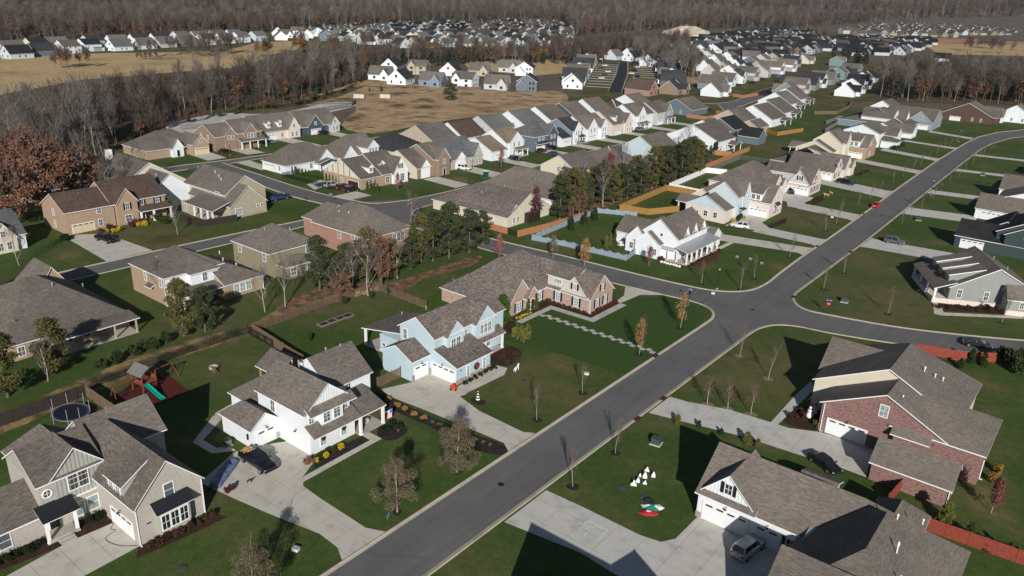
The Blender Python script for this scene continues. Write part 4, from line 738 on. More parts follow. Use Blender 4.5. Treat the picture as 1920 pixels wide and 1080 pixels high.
# H10 white brick house with dormer
h = House('white brick house with a square dormer over the garage and bunting', -80, 205, roof='roof_taupe', wall='brick_white')
h.wing(-84, -73.8, 208.3, 217.6, 4.4, 8.4, 'x'); h.wing(-92.0, -80.5, 194.3, 203.5, 3.6, 6.7, 'y', gable='ltblue_lap', wall='brick_white'); h.wing(-88, -79.5, 199.5, 210, 6.6, 10.0, 'y', wall='ltblue_lap', gable='ltblue_lap'); h.wing(-84, -79.2, 202.5, 206.5, 6.6, 10.0, 'x', wall='ltblue_lap', gable='ltblue_lap'); h.wing(-96, -88, 204, 216, 3.0, 6, 'y')
h.wing(-97, -91.5, 199, 204, 2.6, 4.2, 'x', walls=False); h.post(-96.6, 199.3, 2.6); h.post(-96.6, 203.7, 2.6); h.post(-92, 199.3, 2.6)
h.sdorm(-79.8, -76.4, 208.25, 212, 4.4, 6.3, 8.0, 'S', 'trim_white'); h.wins('S', 208.25, (-78.8, -77.4), (4.85,), w=1.0, h=1.15, glass='glass_dark'); h.garage('S', 208.3, -77.0, 4.9, 2.2); h.wins('S', 194.3, (-86, -83.2), (1.2,), w=1.0, h=1.4, glass='glass_dark'); h.win('S', 194.3, -88.4, 1.6, .5, .6, 1, 1, glass='glass_dark')
h.wins('E', -79.2, (203.8, 205.2), (4.6,), w=.8, h=1.8); h.win('E', -79.5, 200.8, 4.9, .6, 1.3); h.shed(-80.5, -78.2, 200.5, 203.6, 2.7, 3.5, 'E', 'roof_charcoal'); h.win('E', -73.8, 213, 4.6, .8, 1.5); h.shed(-73.8, -72.9, 211.3, 214.7, 2.9, 3.7, 'E', 'roof_charcoal'); h.win('E', -73.8, 213, .7, 1.8, 1.7, 3, 2)
# H11 brick with shutters
h = House('white brick house with black shutters and two garage doors up the main road', -82, 248, roof='roof_taupe', wall='brick_white')
h.wing(-101.5, -84, 229, 250, 3.0, 8.6, 'y', hip='01'); h.wing(-90, -74.8, 242.8, 253.4, 3.2, 7.9, 'x'); h.wing(-81.4, -74.9, 242.6, 248, 3.6, 7.5, 'y', z0=3.2, wall='trim_white', gable='ltgrey_lap'); h.sdorm(-87.7, -80, 243.3, 248, 3.4, 6.0, 7.8, 'S', 'ltgrey_lap'); h.wing(-88, -82.6, 234, 240, 3.0, 6.2, 'x'); h.wing(-86, -81.8, 238.4, 242, 3.0, 4.8, 'x')
h.garage('S', 242.8, -77.6, 4.9); h.garage('S', 242.8, -82.6, 2.7); h.win('S', 242.6, -78.1, 4.6, .8, 1.2, shut='shutter_black'); h.win('S', 243.3, -84.6, 4.3, 1.9, 1.0, 3, 1); h.wins('E', -74.8, (245.4, 248.2, 251), (.7,), w=.8, h=1.7, shut='shutter_black'); h.win('E', -74.8, 248, 4.3, .8, 1.4, shut='shutter_black'); h.wins('E', -82.6, (236.8,), (.7,), w=1.4, h=1.7)
# H12
h = House('white brick house with a long grey roof beside the black pickup drive', -86, 278, roof='roof_taupe', wall='brick_white')
h.wing(-100, -78, 276, 290, 3.0, 8.4, 'y', hip='01'); h.wing(-92, -76.4, 270.6, 280.4, 3.0, 7.2, 'x'); h.wing(-86, -75.4, 279, 286, 3.0, 7.0, 'x'); h.wing(-82, -74.6, 284, 288, 3, 5.4, 'x')
h.garage('S', 270.6, -78.6, 3.2, 2.3); h.wins('E', -76.4, (273, 277.5), (.7, 3.9), w=.8, h=1.6, shut='shutter_black'); h.wins('E', -75.4, (281, 284), (.7,), w=.9, h=1.6); h.vent(-92, 279, 7, .8, 'black_metal'); h.vent(-93.5, 277, 6.2, .4)
# H13 cream dormer house
h = House('cream brick house with a dormer over a wide white garage door', -86, 325, roof='roof_taupe', wall='cream_lap')
h.wing(-90, -79.7, 319.4, 332.5, 4.3, 8.6, 'x', wall='brick_tan'); h.wing(-102, -88, 306, 318, 3.4, 6.8, 'y'); h.wing(-97, -86.5, 310, 322, 6.4, 10.2, 'y'); h.wing(-92, -85.6, 313, 318, 6.2, 10, 'x'); h.wing(-106, -100, 310, 316, 2.6, 4.4, 'x', walls=False); h.post(-105.6, 310.4, 2.6); h.post(-101, 310.4, 2.6)
h.sdorm(-86.5, -82.4, 319.35, 324, 4.4, 6.4, 8.3, 'S', 'trim_white'); h.wins('S', 319.35, (-85.4, -83.7), (4.8,), w=1.2, h=1.3); h.garage('S', 319.4, -83.4, 4.9); h.wins('E', -85.6, (314.5, 316.5), (4.2,)); h.wins('E', -79.7, (325,), (.8, 4.6), w=1.2)
# H14 - H18 further up the west side of the main road
def up(label, x0, x1, y0, y1, wall, roof, ze, zr, two=True, gar=True, gable=None):
    h = House(label, (x0 + x1) / 2, (y0 + y1) / 2, roof=roof, wall=wall)
    h.wing(x0, x1 - 5, y0, y1, ze, zr, 'y', gable=gable); h.wing(x0 + 6, x1, y0 + (y1 - y0) * .45, y1 - .5, ze * .8, zr * .86, 'x', gable=gable)
    if gar: h.garage('S', y0 + (y1 - y0) * .45, x1 - 2.7, 4.4, light=False)
    h.wins('S', y0, (x0 + 3, x0 + 6), (.9, 3.9) if two else (.9,)); h.wins('E', x1, (y1 - 6, y1 - 3), (.9,)); h.wins('E', x1 - 5, (y0 + 2, y0 + 4), (.9, 3.9) if two else (.9,))
    return h
h = up('tall white house with a low porch roof up the main road', -98, -78.6, 351, 367, 'white_lap', 'roof_taupe', 5.6, 8.6); h.wing(-83, -76.8, 353, 360, 2.8, 4.2, 'x', hip='1')
h = up('low white garage house with dark foundation shrubs up the main road', -96, -79, 380, 397, 'white_lap', 'roof_taupe', 3.0, 6.4, False)
h = House('steel blue house with a gabled white garage up the main road', -92, 430, roof='roof_taupe', wall='greyblue_lap')
h.wing(-116, -84, 402, 424, 3.0, 9.0, 'y', hip='01', wall='steel_blue_lap'); h.wing(-100, -77.8, 421, 441, 3.6, 9.0, 'x'); h.wing(-89, -78.2, 420.6, 430, 3.8, 8.4, 'y', z0=3.4, gable='greyblue_lap'); h.wing(-106, -92, 404, 416, 5.4, 9.2, 'x', wall='white_lap', gable='white_lap'); h.wing(-96, -88, 412, 418, 5, 8.6, 'x', wall='white_lap'); h.wing(-112, -96, 430, 446, 5.6, 10.5, 'y', wall='white_lap'); h.garage('S', 421, -82, 4.9); h.garage('S', 421, -88, 2.8); h.win('S', 420.6, -83.5, 5, 1.1, 1.3); h.wins('E', -77.8, (426, 432, 437), (.8, 4), shut='shutter_black')
h = House('dark brick house with white gables near the far bend', -72, 478, roof='roof_taupe', wall='brick_dark')
h.wing(-84, -60, 470, 486, 3.4, 9.4, 'y'); h.wing(-74, -58, 474, 486, 3.2, 7.6, 'x', gable='brick_dark'); h.garage('S', 470, -77, 4.9); h.wins('S', 470, (-69, -65), (.8,)); h.wing(-66, -57, 482, 489, 3, 6.6, 'x', wall='white_lap')
h = House('white gabled house next to the dark brick house near the bend', -52, 498, roof='roof_taupe', wall='white_lap'); h.wing(-62, -44, 490, 503, 3.2, 8.8, 'y'); h.wing(-56, -44, 492, 499, 3.2, 7.2, 'x'); h.wins('S', 490, (-58, -54, -49), (.8,))
h = House('light blue house with a tall gable near the far bend', -34, 516, roof='roof_grey', wall='ltblue_lap'); h.wing(-44, -26, 508, 522, 5.6, 9.6, 'y', wall='steel_blue_lap'); h.wing(-38, -27, 508, 514, 5.6, 9.2, 'x'); h.garage('S', 508, -39, 4.4); h.wins('S', 508, (-34, -30), (.8, 3.8))
h = House('pale grey house at the right edge near the far bend', -14, 532, roof='roof_grey', wall='ltgrey_lap'); h.wing(-24, -4, 524, 538, 5.2, 9.0, 'y'); h.garage('S', 524, -18, 4.9); h.wins('S', 524, (-12, -8), (.8, 3.8))
# ------------------------------------------------------------ houses of the streets behind
def mid(label, xf, y0, y1, dep, ze, zr, ax='y', s=1, wall='white_lap', roof='roof_taupe', gable=None, fg=(), gar=None, porch=None, dorm=(), sw=2, fw=(), hip='', n2=True, gdoor='door_white', base=None, hin=None, glass='glass_mid', shut=False, cap=True):
    "street house; front plane x = xf, s=+1 faces the right hand street, -1 the left hand one"
    h = House(label, xf - s * dep / 2, (y0 + y1) / 2, roof=roof, wall=wall, glass=glass)
    xa, xb = (xf - dep, xf) if s > 0 else (xf, xf + dep); f = 'E' if s > 0 else 'W'
    h.wing(xa, xb, y0, y1, ze, zr, ax, hip, gable=gable, cap=cap, hin=hin)
    for yc, w, pr, e, r, wl in fg:
        a, b = (xf - dep * .45, xf + pr) if s > 0 else (xf - pr, xf + dep * .45)
        h.wing(a, b, yc - w / 2, yc + w / 2, e, r, 'x', wall=wl or wall, gable=wl or gable or wall, cap=False)
        if s > 0:
            if e > 4: h.wins('E', b, (yc - w * .17, yc + w * .17), (e - 1.7,), w=.85, h=1.4, shut=shut)
            elif r > 5.5: h.win('E', b, yc, e + .4, .9, 1.2)
            if not gar or abs(gar[0] - yc) > 2: h.wins('E', b, (yc - w * .17, yc + w * .17), (.7,), w=.85, h=1.6)
    if gar: h.garage(f, xf + s * (gar[2] if len(gar) > 2 else 0) + s * .01, gar[0], gar[1], mat=gdoor, light=False)
    if porch:
        a, b, d = porch; x0, x1 = sorted((xf, xf + s * d))
        h.shed(x0, x1, a, b, 2.6, 3.3, f, name='porch_roof', t=.14); h.box('porch_floor', x0, x1, a + .2, b - .2, 0, .3, 'porch_floor')
        for k in range(3): h.post(xf + s * (d - .3), a + .4 + (b - a - .8) * k / 2, 2.6, .3, .26)
        if s > 0: h.door('E', xf + .01, (a + b) / 2, z=.3)
    for yc, w in dorm:
        zm = ze + (zr - ze) * .28
        if s > 0: h.wing(xf - dep * .42, xf - dep * .08, yc - w / 2, yc + w / 2, zm + 1.3, zm + 2.1, 'x', wall='trim_white', gable='trim_white', cap=False, oh=.2, og=.2, z0=ze - .3); h.win('E', xf - dep * .08, yc, zm + .2, w * .6, 1.0)
    if sw:
        for z in ((.9, 3.7) if ze > 4.5 else (.9,)):
            for k in range(sw): h.win('S', y0, xa + (xb - xa) * (k + 1) / (sw + 1), z, .85, 1.4)
    if s > 0:
        for u in fw: h.win('E', xf, u, .8, .9, 1.5, shut=shut)
        if ze > 4.5:
            for u in fw: h.win('E', xf, u, 3.8, .9, 1.4, shut=shut)
    else:
        for k in range(3): h.win('E', xb, y0 + (y1 - y0) * (k + .6) / 3.2, .8, 1.0, 1.5)
        h.wing(xb - 2, xb + 3.2, y0 + (y1 - y0) * .55, y1 - .6, 2.5, 3.6, 'x', walls=False, cap=False); h.post(xb + 2.9, y0 + (y1 - y0) * .55 + .3, 2.5, w=.2); h.post(xb + 2.9, y1 - .9, 2.5, w=.2)
    if base: h.box('base_course', xa - .04, xb + .04, y0 - .04, y1 + .04, -.1, base[1], base[0], True)
    h.vent((xa * .4 + xb * .6), (y0 + y1) / 2, ze + (zr - ze) * .75, .4)
    return h
# west side of the left estate street
h = mid('tan brick house with a brown roof and a cream garage door beside the black pickup', -187, 72.8, 84, 12, 5.3, 8.6, wall='brick_tan', roof='roof_brown', gar=(76.5, 4.9), gdoor='door_cream', fw=(80.5,), sw=1)
h.wing(-200, -187.3, 83.6, 97, 5.5, 9.6, 'y'); h.wing(-192, -186.2, 84.4, 89.4, 5.6, 8.8, 'x'); h.shed(-187.3, -184.6, 89, 97.4, 2.7, 3.6, 'E', name='porch_roof')
h.win('E', -186.2, 86.9, 3.7, .9, 1.5, shut='shutter_black'); h.win('E', -186.2, 86.9, .7, 1.5, 1.6); h.wins('E', -187.3, (91, 95), (3.8,), w=.9, h=1.5, shut='shutter_black'); h.wing(-189, -186.4, 80, 83.4, 6.2, 7, 'y', walls=False, cap=False) if 0 else None
for y in (89.4, 92.6, 97): h.post(-184.9, y, 2.7, w=.4)
h.door('E', -187.3, 91, z=.2)
mid('white gabled house at the left edge below the rust tree', -184, 52, 63, 12, 3.4, 7.6, roof='roof_slate', fg=((58.5, 5, .8, 3.2, 6.6, 'cream_lap'),), fw=(54,))
h = House('big brown hip roofed house with a shaded patio on the left edge', -140, 47, roof='roof_taupe', wall='brick_tan')
h.wing(-153, -127.5, 38, 57, 2.75, 8.4, 'y', '01', hin=8.5); h.wing(-154, -141, 34, 46, 2.8, 7.8, 'x'); h.wing(-156, -146, 50, 56, 2.8, 7.4, 'x', '0'); h.vent(-137, 49.5, 6.9, .8); h.vent(-136.5, 48, 6.6, .3); h.vent(-137, 54.3, 6, .3)
h.box('patio_floor', -127.5, -124.4, 45, 57, 0, .12, 'porch_floor'); h.shed(-128, -124.2, 45, 57.4, 2.5, 2.9, 'E', name='patio_roof')
for y in (45.6, 49.4, 53.2, 56.8): h.post(-124.6, y, 2.5, w=.24, mat='brick_tan')
h.wins('E', -127.5, (47, 50, 53), (.6,), w=1.3, h=1.6, glass='glass_dark'); h.wins('E', -127.5, (40, 42.5), (.6,), w=.9, h=1.5)
h = House('tan brick and white sided two storey house behind two cedars', -136, 74, roof='roof_taupe', wall='white_lap')
h.wing(-143.8, -131.8, 66.2, 78, 5.5, 8.9, 'y', '01'); h.wing(-136, -130.4, 70.6, 76.2, 5.5, 7.6, 'x', '1'); h.wing(-142, -126.9, 75.2, 83.4, 2.9, 6.6, 'y', '1', wall='brick_tan'); h.box('brick_wall', -143.86, -131.74, 66.12, 66.2, -.1, 5.4, 'brick_tan', True); h.box('brick_wall', -131.8, -131.7, 66.14, 70, -.1, 2.7, 'brick_tan', True)
h.wins('S', 66.12, (-138.5, -133), (3.4,), w=.7, h=1.6); h.shed(-137.6, -135.4, 65.2, 66.2, 2.6, 3.1, 'S', name='hood'); h.win('E', -130.4, 73.4, 3.5, .9, 1.5); h.wins('E', -126.9, (77.6, 78.9, 80.2), (.8,), w=1.0, h=1.6, glass='glass_blind'); h.shed(-131.8, -127, 66.6, 75.2, 2.5, 3.2, 'E', name='porch_roof'); h.spout(-131.7, 66.05, 5.2); h.spout(-126.8, 83.4, 2.7); h.post(-127.2, 67, 2.5, w=.3); h.post(-127.2, 71, 2.5, w=.3)
for x, y, z in ((-139, 69, 6.9), (-136.5, 71.5, 7.2), (-135, 79.6, 6.4), (-133, 79, 5.6), (-131, 80.5, 4.6), (-130.4, 79, 4.4)): h.vent(x, y, z, .35, 'trim_white')
h = House('khaki sided hip roofed house behind the grey green tree', -135, 93, roof='roof_taupe', wall='khaki_lap')
h.wing(-143.0, -130.3, 87.6, 99.2, 5.4, 9.0, 'x', '01'); h.wing(-134, -127.3, 89.4, 97.5, 2.7, 3.9, 'y', '01'); h.wins('S', 87.6, (-140.5, -132), (3.4,), w=.9, h=1.7); h.win('E', -130.3, 97, 3.5, .9, 1.6); h.wins('E', -127.3, (91, 95), (.7,), w=1.2, h=1.6); h.vent(-137, 91.5, 7.9, .7); h.vent(-134, 95.5, 8.1, .35)
h = House('rose brick hip roofed house at the street corner behind the russet tree', -134, 114, roof='roof_taupe', wall='brick_rose')
h.wing(-143.6, -124.6, 108.6, 121.0, 5.2, 9.8, 'x', '01'); h.wins('S', 108.6, (-134, -129.5), (3.2,), w=.9, h=1.6); h.win('S', 108.6, -132.6, .6, 1.1, 1.6); h.wins('E', -124.6, (116.4, 117.7, 119), (2.6,), w=1.0, h=1.9); h.wing(-150, -142, 111, 119, 4.6, 8, 'x', '0')
for x, y, z in ((-138, 112, 7.8), (-135, 112.3, 8.1), (-131, 116, 9.0), (-130, 113, 8.3)): h.vent(x, y, z, .3, 'trim_white')
h = House('pale tan sided house with a square porch and dark board fence', -181, 110, roof='roof_taupe', wall='tan_lap')
h.wing(-192, -172.9, 106.3, 116.6, 3.2, 7.7, 'x', gable='tan_lap'); h.wing(-196, -177, 107.6, 119.4, 5.3, 9.3, 'x'); h.shed(-186, -173.2, 101.2, 106.4, 2.7, 4.3, 'S', name='porch_roof'); h.box('porch_floor', -184, -173.4, 101.4, 106.3, 0, .15, 'porch_floor'); h.box('base_course', -172.95, -172.8, 106.2, 116.7, -.1, .5, 'stone_low', True)
for x in (-182, -179, -176, -173.7): h.post(x, 101.6, 2.7, w=.34)
h.box('back_wall', -188, -184, 101.6, 106.4, -.1, 2.8, 'tan_lap', True); h.win('E', -172.9, 108.4, .8, 1.7, 1.6, 2, 2, glass='glass_blind'); h.wins('E', -172.9, (114, 115.2), (1.9,), w=.5, h=.6, cols=1, rows=1, glass='glass_dark'); h.win('S', 107.6, -180.4, 4.0, 2.2, 1.4, 3, 2, glass='glass_blind'); h.win('S', 101.6, -186, .8, .9, 1.5)
for x, y, z in ((-188, 112, 8.7), (-185, 111.2, 8.2), (-183, 110.5, 7.8)): h.vent(x, y, z, .4, 'trim_white')
h = mid('white sided house with a grey roof behind the pale tan house', -193.8, 96.6, 107.8, 16, 4.4, 8.6, ax='x', roof='roof_grey', gable='white_board', sw=2, fw=()); h.win('E', -193.8, 101, 1.0, .9, 1.5); h.vent(-198, 101, 7.8, .4, 'trim_white')
h = mid('cream gabled house with a tall white chimney in the left estate', -203, 92, 112, 20, 4.0, 10.2, ax='x', wall='cream_lap', roof='roof_taupe', sw=1); h.box('chimney', -221, -219.4, 99, 100.4, 5, 11.5, 'trim_white')
mid('brown roofed house half hidden by the rust tree at left', -222, 62, 80, 16, 3.0, 7.2, roof='roof_taupe', wall='brick_tan', hip='01', fw=(68,)); mid('brown hip roofed house behind the dark bare trees at left', -236, 86, 104, 14, 3.0, 7.4, roof='roof_taupe', wall='brick_brown', hip='01', fw=(92,))
h = mid('tan brick hip roofed house with a white entry in the back street', -251, 126, 147.5, 16, 3.0, 7.6, wall='brick_tan', roof='roof_taupe', hip='01', gar=(144, 4.9, 2.5), gdoor='door_cream', fg=((143.8, 6, 2.4, 3.6, 6.4, None),), sw=1); h.wing(-258, -249.6, 134, 138, 3.2, 6, 'x', wall='white_lap', gable='white_lap'); h.door('E', -249.6, 136)
h = mid('brown brick two storey house with a white column porch in the back street', -249, 149.5, 158, 13, 5.0, 8.4, wall='brick_brown', roof='roof_taupe', gar=(155.6, 4.4), fg=((155.5, 4.4, .4, 5.3, 7.6, None),), sw=2); h.wing(-262, -248.6, 158, 168, 5.4, 9.2, 'y'); h.wing(-256, -247.6, 160.5, 165.5, 5.4, 8.6, 'x'); h.shed(-248.6, -245.8, 157.6, 168.4, 2.6, 3.5, 'E', name='porch_roof'); h.wins('E', -247.6, (162, 163.2, 164.4), (3.6,), w=.9, h=1.6, shut=False)
for k in range(4): h.post(-246.1, 158 + k * 3.3, 2.6, w=.3)
h = mid('cream brick house with two small dormers in the back street', -254.5, 170, 189, 14, 3.4, 8.6, wall='brick_white', roof='roof_taupe', gar=(176, 4.9), fg=((186, 5.6, .8, 3.6, 7.8, None),), dorm=((176, 1.6), (181, 1.6)), fw=(181,), sw=1)
h = mid('blue gabled house with twin white garage doors in the back street', -255, 191, 209, 16, 3.2, 8.2, wall='navy_lap', roof='roof_taupe', gar=(196.5, 4.6, 1), fg=((196.5, 7, 1, 3.4, 7.6, None), (206, 4.6, 1.2, 3.2, 6, 'ltgrey_lap')), sw=0)
mid('taupe roofed house with a white gable behind the blue gabled house', -268, 196, 212, 10, 3, 6.4, wall='white_lap')
# between the back street and the middle street, fronts turned away
h = mid('white hip roofed house with a screened porch and arborvitae hedge', -216, 145.4, 165, 12, 3.0, 7.9, s=-1, roof='roof_taupe', hip='01', sw=3); h.wing(-210, -202.6, 157, 163.5, 3, 6.4, 'x'); h.garage('S', 145.4, -212.6, 4.9, light=False)
h = mid('white gabled house with a tall triple dormer window', -216, 167, 182, 14, 3.0, 8.4, s=-1, roof='roof_taupe', hip='0', sw=1); h.wing(-208, -201.2, 166, 172, 3, 6.6, 'x'); h.wing(-207, -199.5, 175, 180, 5.4, 7.8, 'x'); h.wins('E', -199.5, (176.2, 177.5, 178.8), (3.6,), w=.8, h=1.5)
mid('cream house with a dark slate hip roof', -215, 185, 202, 17, 3.0, 7.6, s=-1, roof='roof_charcoal', wall='cream_lap', hip='01')
for k, (lb, wl, rf, y, d, e, r) in enumerate((('beige gabled house with a taupe roof in the middle block', 'beige_lap', 'roof_grey', 204, 16, 4.6, 8.8), ('white house with a brown roof and small chimney pipe in the middle block', 'white_lap', 'roof_brown', 221, 16, 3.4, 8.2), ('pale house with a green grey roof and two upper windows', 'ltgrey_lap', 'roof_greengrey', 238, 16, 4.6, 9), ('white gabled house with a green grey roof', 'white_lap', 'roof_greengrey', 256, 17, 5, 9.4), ('white house with a taupe roof and a small white cupola end', 'white_lap', 'roof_taupe', 274, 17, 5, 9.6), ('navy gabled house with a taupe roof and white rakes', 'navy_lap', 'roof_taupe', 292, 16, 5, 9.6), ('white two gabled house with a brown grey roof', 'white_lap', 'roof_taupe', 310, 16, 5.2, 10), ('tan brick hip roofed house below the dark court', 'brick_tan', 'roof_brown', 329, 16, 3.2, 8), ('white house with a small dormer below the dark court', 'white_lap', 'roof_taupe', 349, 14, 5.4, 9))):
    mid(lb, -214 + k * .3, y, y + 13.4, d, e, r, s=-1, wall=wl, roof=rf, hip='01' if 'hip' in lb else '', sw=2)
# middle street, fronts to the right
h = mid('half timbered brick house with dormers and a brown garage door', -173.6, 149.4, 158, 17, 3.2, 7.7, wall='brick_tan', roof='roof_taupe', gable='cream_lap', dorm=((154.6, 1.8),), sw=1, fw=(154,), shut='door_brown'); h.wing(-190, -173.4, 157.6, 166.6, 3.4, 8.4, 'y'); h.wing(-182, -172.6, 161.4, 167.4, 3.4, 7.8, 'x', wall='trim_white', gable='trim_white'); h.garage('S', 149.4, -177, 4.6, mat='door_brown', panes=False, light=False); h.win('E', -172.6, 165, .6, 1.6, 2.2, 3, 3); h.win('E', -172.6, 164.4, 4.6, .9, 1.3, shut='shutter_black'); h.win('E', -173.4, 159.6, .7, 1.4, 1.7)
for x in (-188.5, -186, -183.6, -181, -178.5): h.box('timber', x - .1, x + .1, 149.34, 149.4, 3.3, 3.3 + 4.2 * (1 - abs(x + 182) / 9), 'door_brown')
h.wing(-180, -176.5, 160.4 - 1, 160.4 + 1, 5.9, 6.8, 'x', wall='trim_white', cap=False); h.win('E', -176.5, 160.4, 4.8, 1.0, 1.1)
h = mid('cream sided gabled house with a tall brick front', -172.2, 171, 178, 17, 3.4, 7.8, wall='cream_lap', roof='roof_taupe', gar=(174.6, 4.6), sw=0); h.wing(-186, -171.6, 177.6, 184.4, 5.4, 9.2, 'y', wall='brick_brown'); h.wing(-180, -170.6, 179, 184.2, 5.4, 8.6, 'x', wall='brick_brown'); h.box('brick_front', -172.2, -172.1, 171, 178, 0, 3.3, 'brick_brown', True); h.door('E', -170.6, 181.6); h.win('E', -170.6, 181.6, 3.8, 1.0, 1.4); h.wing(-176, -172.0, 172.6, 176.6, 3.6, 5.8, 'x', wall='trim_white', gable='trim_white', cap=False)
h = mid('grey brick house with a slate blue roof and small white gables', -174, 188.4, 204, 17, 3.2, 8.4, wall='brick_grey', roof='roof_slate', gar=(193, 4.9), fg=((201.4, 4.6, .6, 3.4, 7.4, None),), sw=1, fw=(198,)); h.wing(-178, -173.7, 191, 195, 3.6, 5.6, 'x', wall='trim_white', gable='trim_white', cap=False)
h = mid('white two storey house with a small columned porch in the middle street', -174.4, 217.6, 228, 13, 5.4, 9.2, wall='white_lap', roof='roof_tan', fg=((223, 8, .4, 5.4, 8.8, None),), porch=(221, 228, 2.4), sw=1); h.wing(-190, -174, 209.4, 217.6, 3.4, 7.2, 'y'); h.garage('E', -174, 213.6, 4.9, light=False)
h = mid('navy blue two storey house with a slate roof and white corner boards', -174.2, 233.8, 248.6, 14, 5.5, 9.0, wall='slate_lap', roof='roof_slate', hip='0', gar=(238, 4.9), fg=((245, 6, .5, 5.6, 9, 'navy_lap'),), sw=1, fw=(237, 239.5)); h.shed(-174.2, -172.8, 234.6, 242, 2.7, 3.3, 'E', 'roof_charcoal')
h = mid('white fronted house with a charcoal roof and blue side gable', -173, 256, 264, 14, 5.4, 9.4, wall='steel_blue_lap', roof='roof_charcoal', fg=((260, 5, .4, 5.4, 8.8, 'white_lap'),), porch=(260, 264.6, 1.8), sw=0); h.wing(-184, -172.6, 249.6, 256, 3.4, 6.2, 'y', wall='white_lap'); h.garage('E', -172.6, 253, 4.6, light=False)
mid('white barn gabled house beside the red car', -173, 267, 283, 14, 5.0, 9.2, wall='white_lap', roof='roof_taupe', gar=(271, 4.9, .4), fg=((271, 7, .4, 5.2, 8.8, None), (279, 5, .8, 4.8, 7.8, None)), sw=1)
mid('cream brick house with a row of small gables in the middle street', -173, 287, 303, 15, 4.6, 9.4, wall='brick_white', roof='roof_taupe', gar=(291, 4.9, .2), fg=((299, 6, .6, 4.8, 8.4, None),), dorm=((291, 1.6),), sw=2, fw=(295,))
mid('white three storey looking house with a columned porch', -174, 307, 323, 14, 6.2, 10.4, wall='white_lap', roof='roof_taupe', gar=(320, 4.6), fg=((312, 7, .5, 6.2, 10, None),), porch=(308, 317, 2.2), sw=1)
mid('grey gabled house with a porch and white trim near the orange fence', -174, 327, 342, 14, 5.6, 9.6, wall='ltgrey_lap', roof='roof_taupe', gar=(330, 4.6), fg=((337, 6, .5, 5.6, 9.2, 'greyblue_lap'),), porch=(334, 342, 2), sw=1)
h = mid('low grey house behind an orange board fence', -176, 366, 384, 18, 3.0, 7.6, wall='slate_lap', roof='roof_taupe', sw=2)
# middle street, right hand side, fronts turned away
h = House('cream ranch house with a mottled roof behind the orange board fence', -127, 159, roof='roof_mottled', wall='cream_lap')
h.wing(-145, -119, 150, 168, 2.7, 7.4, 'x', '0'); h.wing(-138, -119.2, 150.6, 156, 2.7, 5.4, 'x'); h.wins('E', -119, (152.6, 154.2), (.8,), w=.8, h=1.4); h.win('E', -119.2, 152, .8, .8, 1.3); h.box('screened_porch', -119, -117.6, 157, 162, 0, 2.6, 'bronze'); h.wins('S', 150, (-128, -124), (1.3,), w=.5, h=.6, cols=1, rows=1); h.vent(-132, 155, 5.9, .5); h.vent(-130, 162, 6.8, .4)
h = House('white walled ranch house with a deep hip roof by the cedar row', -131, 180, roof='roof_weathered', wall='white_lap')
h.wing(-146, -120.6, 171.4, 187.4, 3.2, 8.2, 'x', '01', hin=6); h.win('S', 171.4, -125.6, 1.6, 1.0, 1.2, 1, 1, glass='glass_dark'); h.win('E', -120.6, 173.4, 1.2, .8, 1.5); h.vent(-130, 176, 6.4, .4); h.vent(-128.5, 176, 6.2, .4)
h.box('deck', -120.6, -116.4, 170, 180, 1.2, 1.5, 'wood_new')
for y in (170.3, 175, 179.7): h.post(-116.6, y, 1.2, w=.2, mat='wood_new')
mid('white gable ended house behind the bare tree', -146, 200, 214, 14, 4.6, 8.6, s=-1, wall='cream_lap', roof='roof_taupe', sw=1); mid('brown grey roofed house behind the red maple', -147, 220, 236, 17, 3.4, 8.2, s=-1, wall='white_lap', roof='roof_taupe', hip='01')
mid('pale blue gable ended house above the cedar row', -146, 250, 266, 14, 4.6, 8.8, s=-1, wall='ltblue_lap', roof='roof_taupe', sw=0)
h = mid('white house with a hedge and an upper gable above the cedar row', -147, 286, 302, 22, 4.4, 9.4, s=-1, wall='white_lap', roof='roof_taupe', sw=3); h.wing(-146, -130, 298, 308, 5.6, 9.8, 'y')
h = mid('slate blue house with black roofs behind the hedge', -144, 312, 326, 14, 5.4, 9.4, s=-1, wall='slate_lap', roof='roof_black', sw=1); h.wing(-134, -121, 316, 324, 3, 6.2, 'x')
h = mid('beige gable ended house with paired windows', -152, 338, 354, 14, 5.2, 9.4, s=-1, wall='beige_lap', roof='roof_taupe', sw=2); h.wing(-140, -131, 340, 352, 3, 5.6, 'y')
mid('white house with a long taupe roof above the beige house', -155, 366, 384, 20, 3.6, 9.0, s=-1, wall='white_lap', roof='roof_taupe', sw=2); mid('white house with a broad taupe roof and gable vents', -160, 394, 412, 20, 3.4, 8.8, s=-1, wall='white_lap', roof='roof_taupe', sw=2); mid('white house with a stubby white chimney up the street', -168, 430, 446, 18, 3.6, 8.8, s=-1, wall='white_lap', roof='roof_grey', sw=1); mid('white house with a second stubby chimney further up', -172, 456, 472, 18, 3.6, 8.8, s=-1, wall='white_lap', roof='roof_grey', sw=1)
h = House('small white garden shed at the wood edge', -150, 556, name='garden_shed', cat='shed', roof='roof_grey', wall='trim_white'); h.wing(-154, -147, 553, 559, 2.8, 4.6, 'y'); h.win('S', 553, -150.5, 1, 1.2, 1.2)
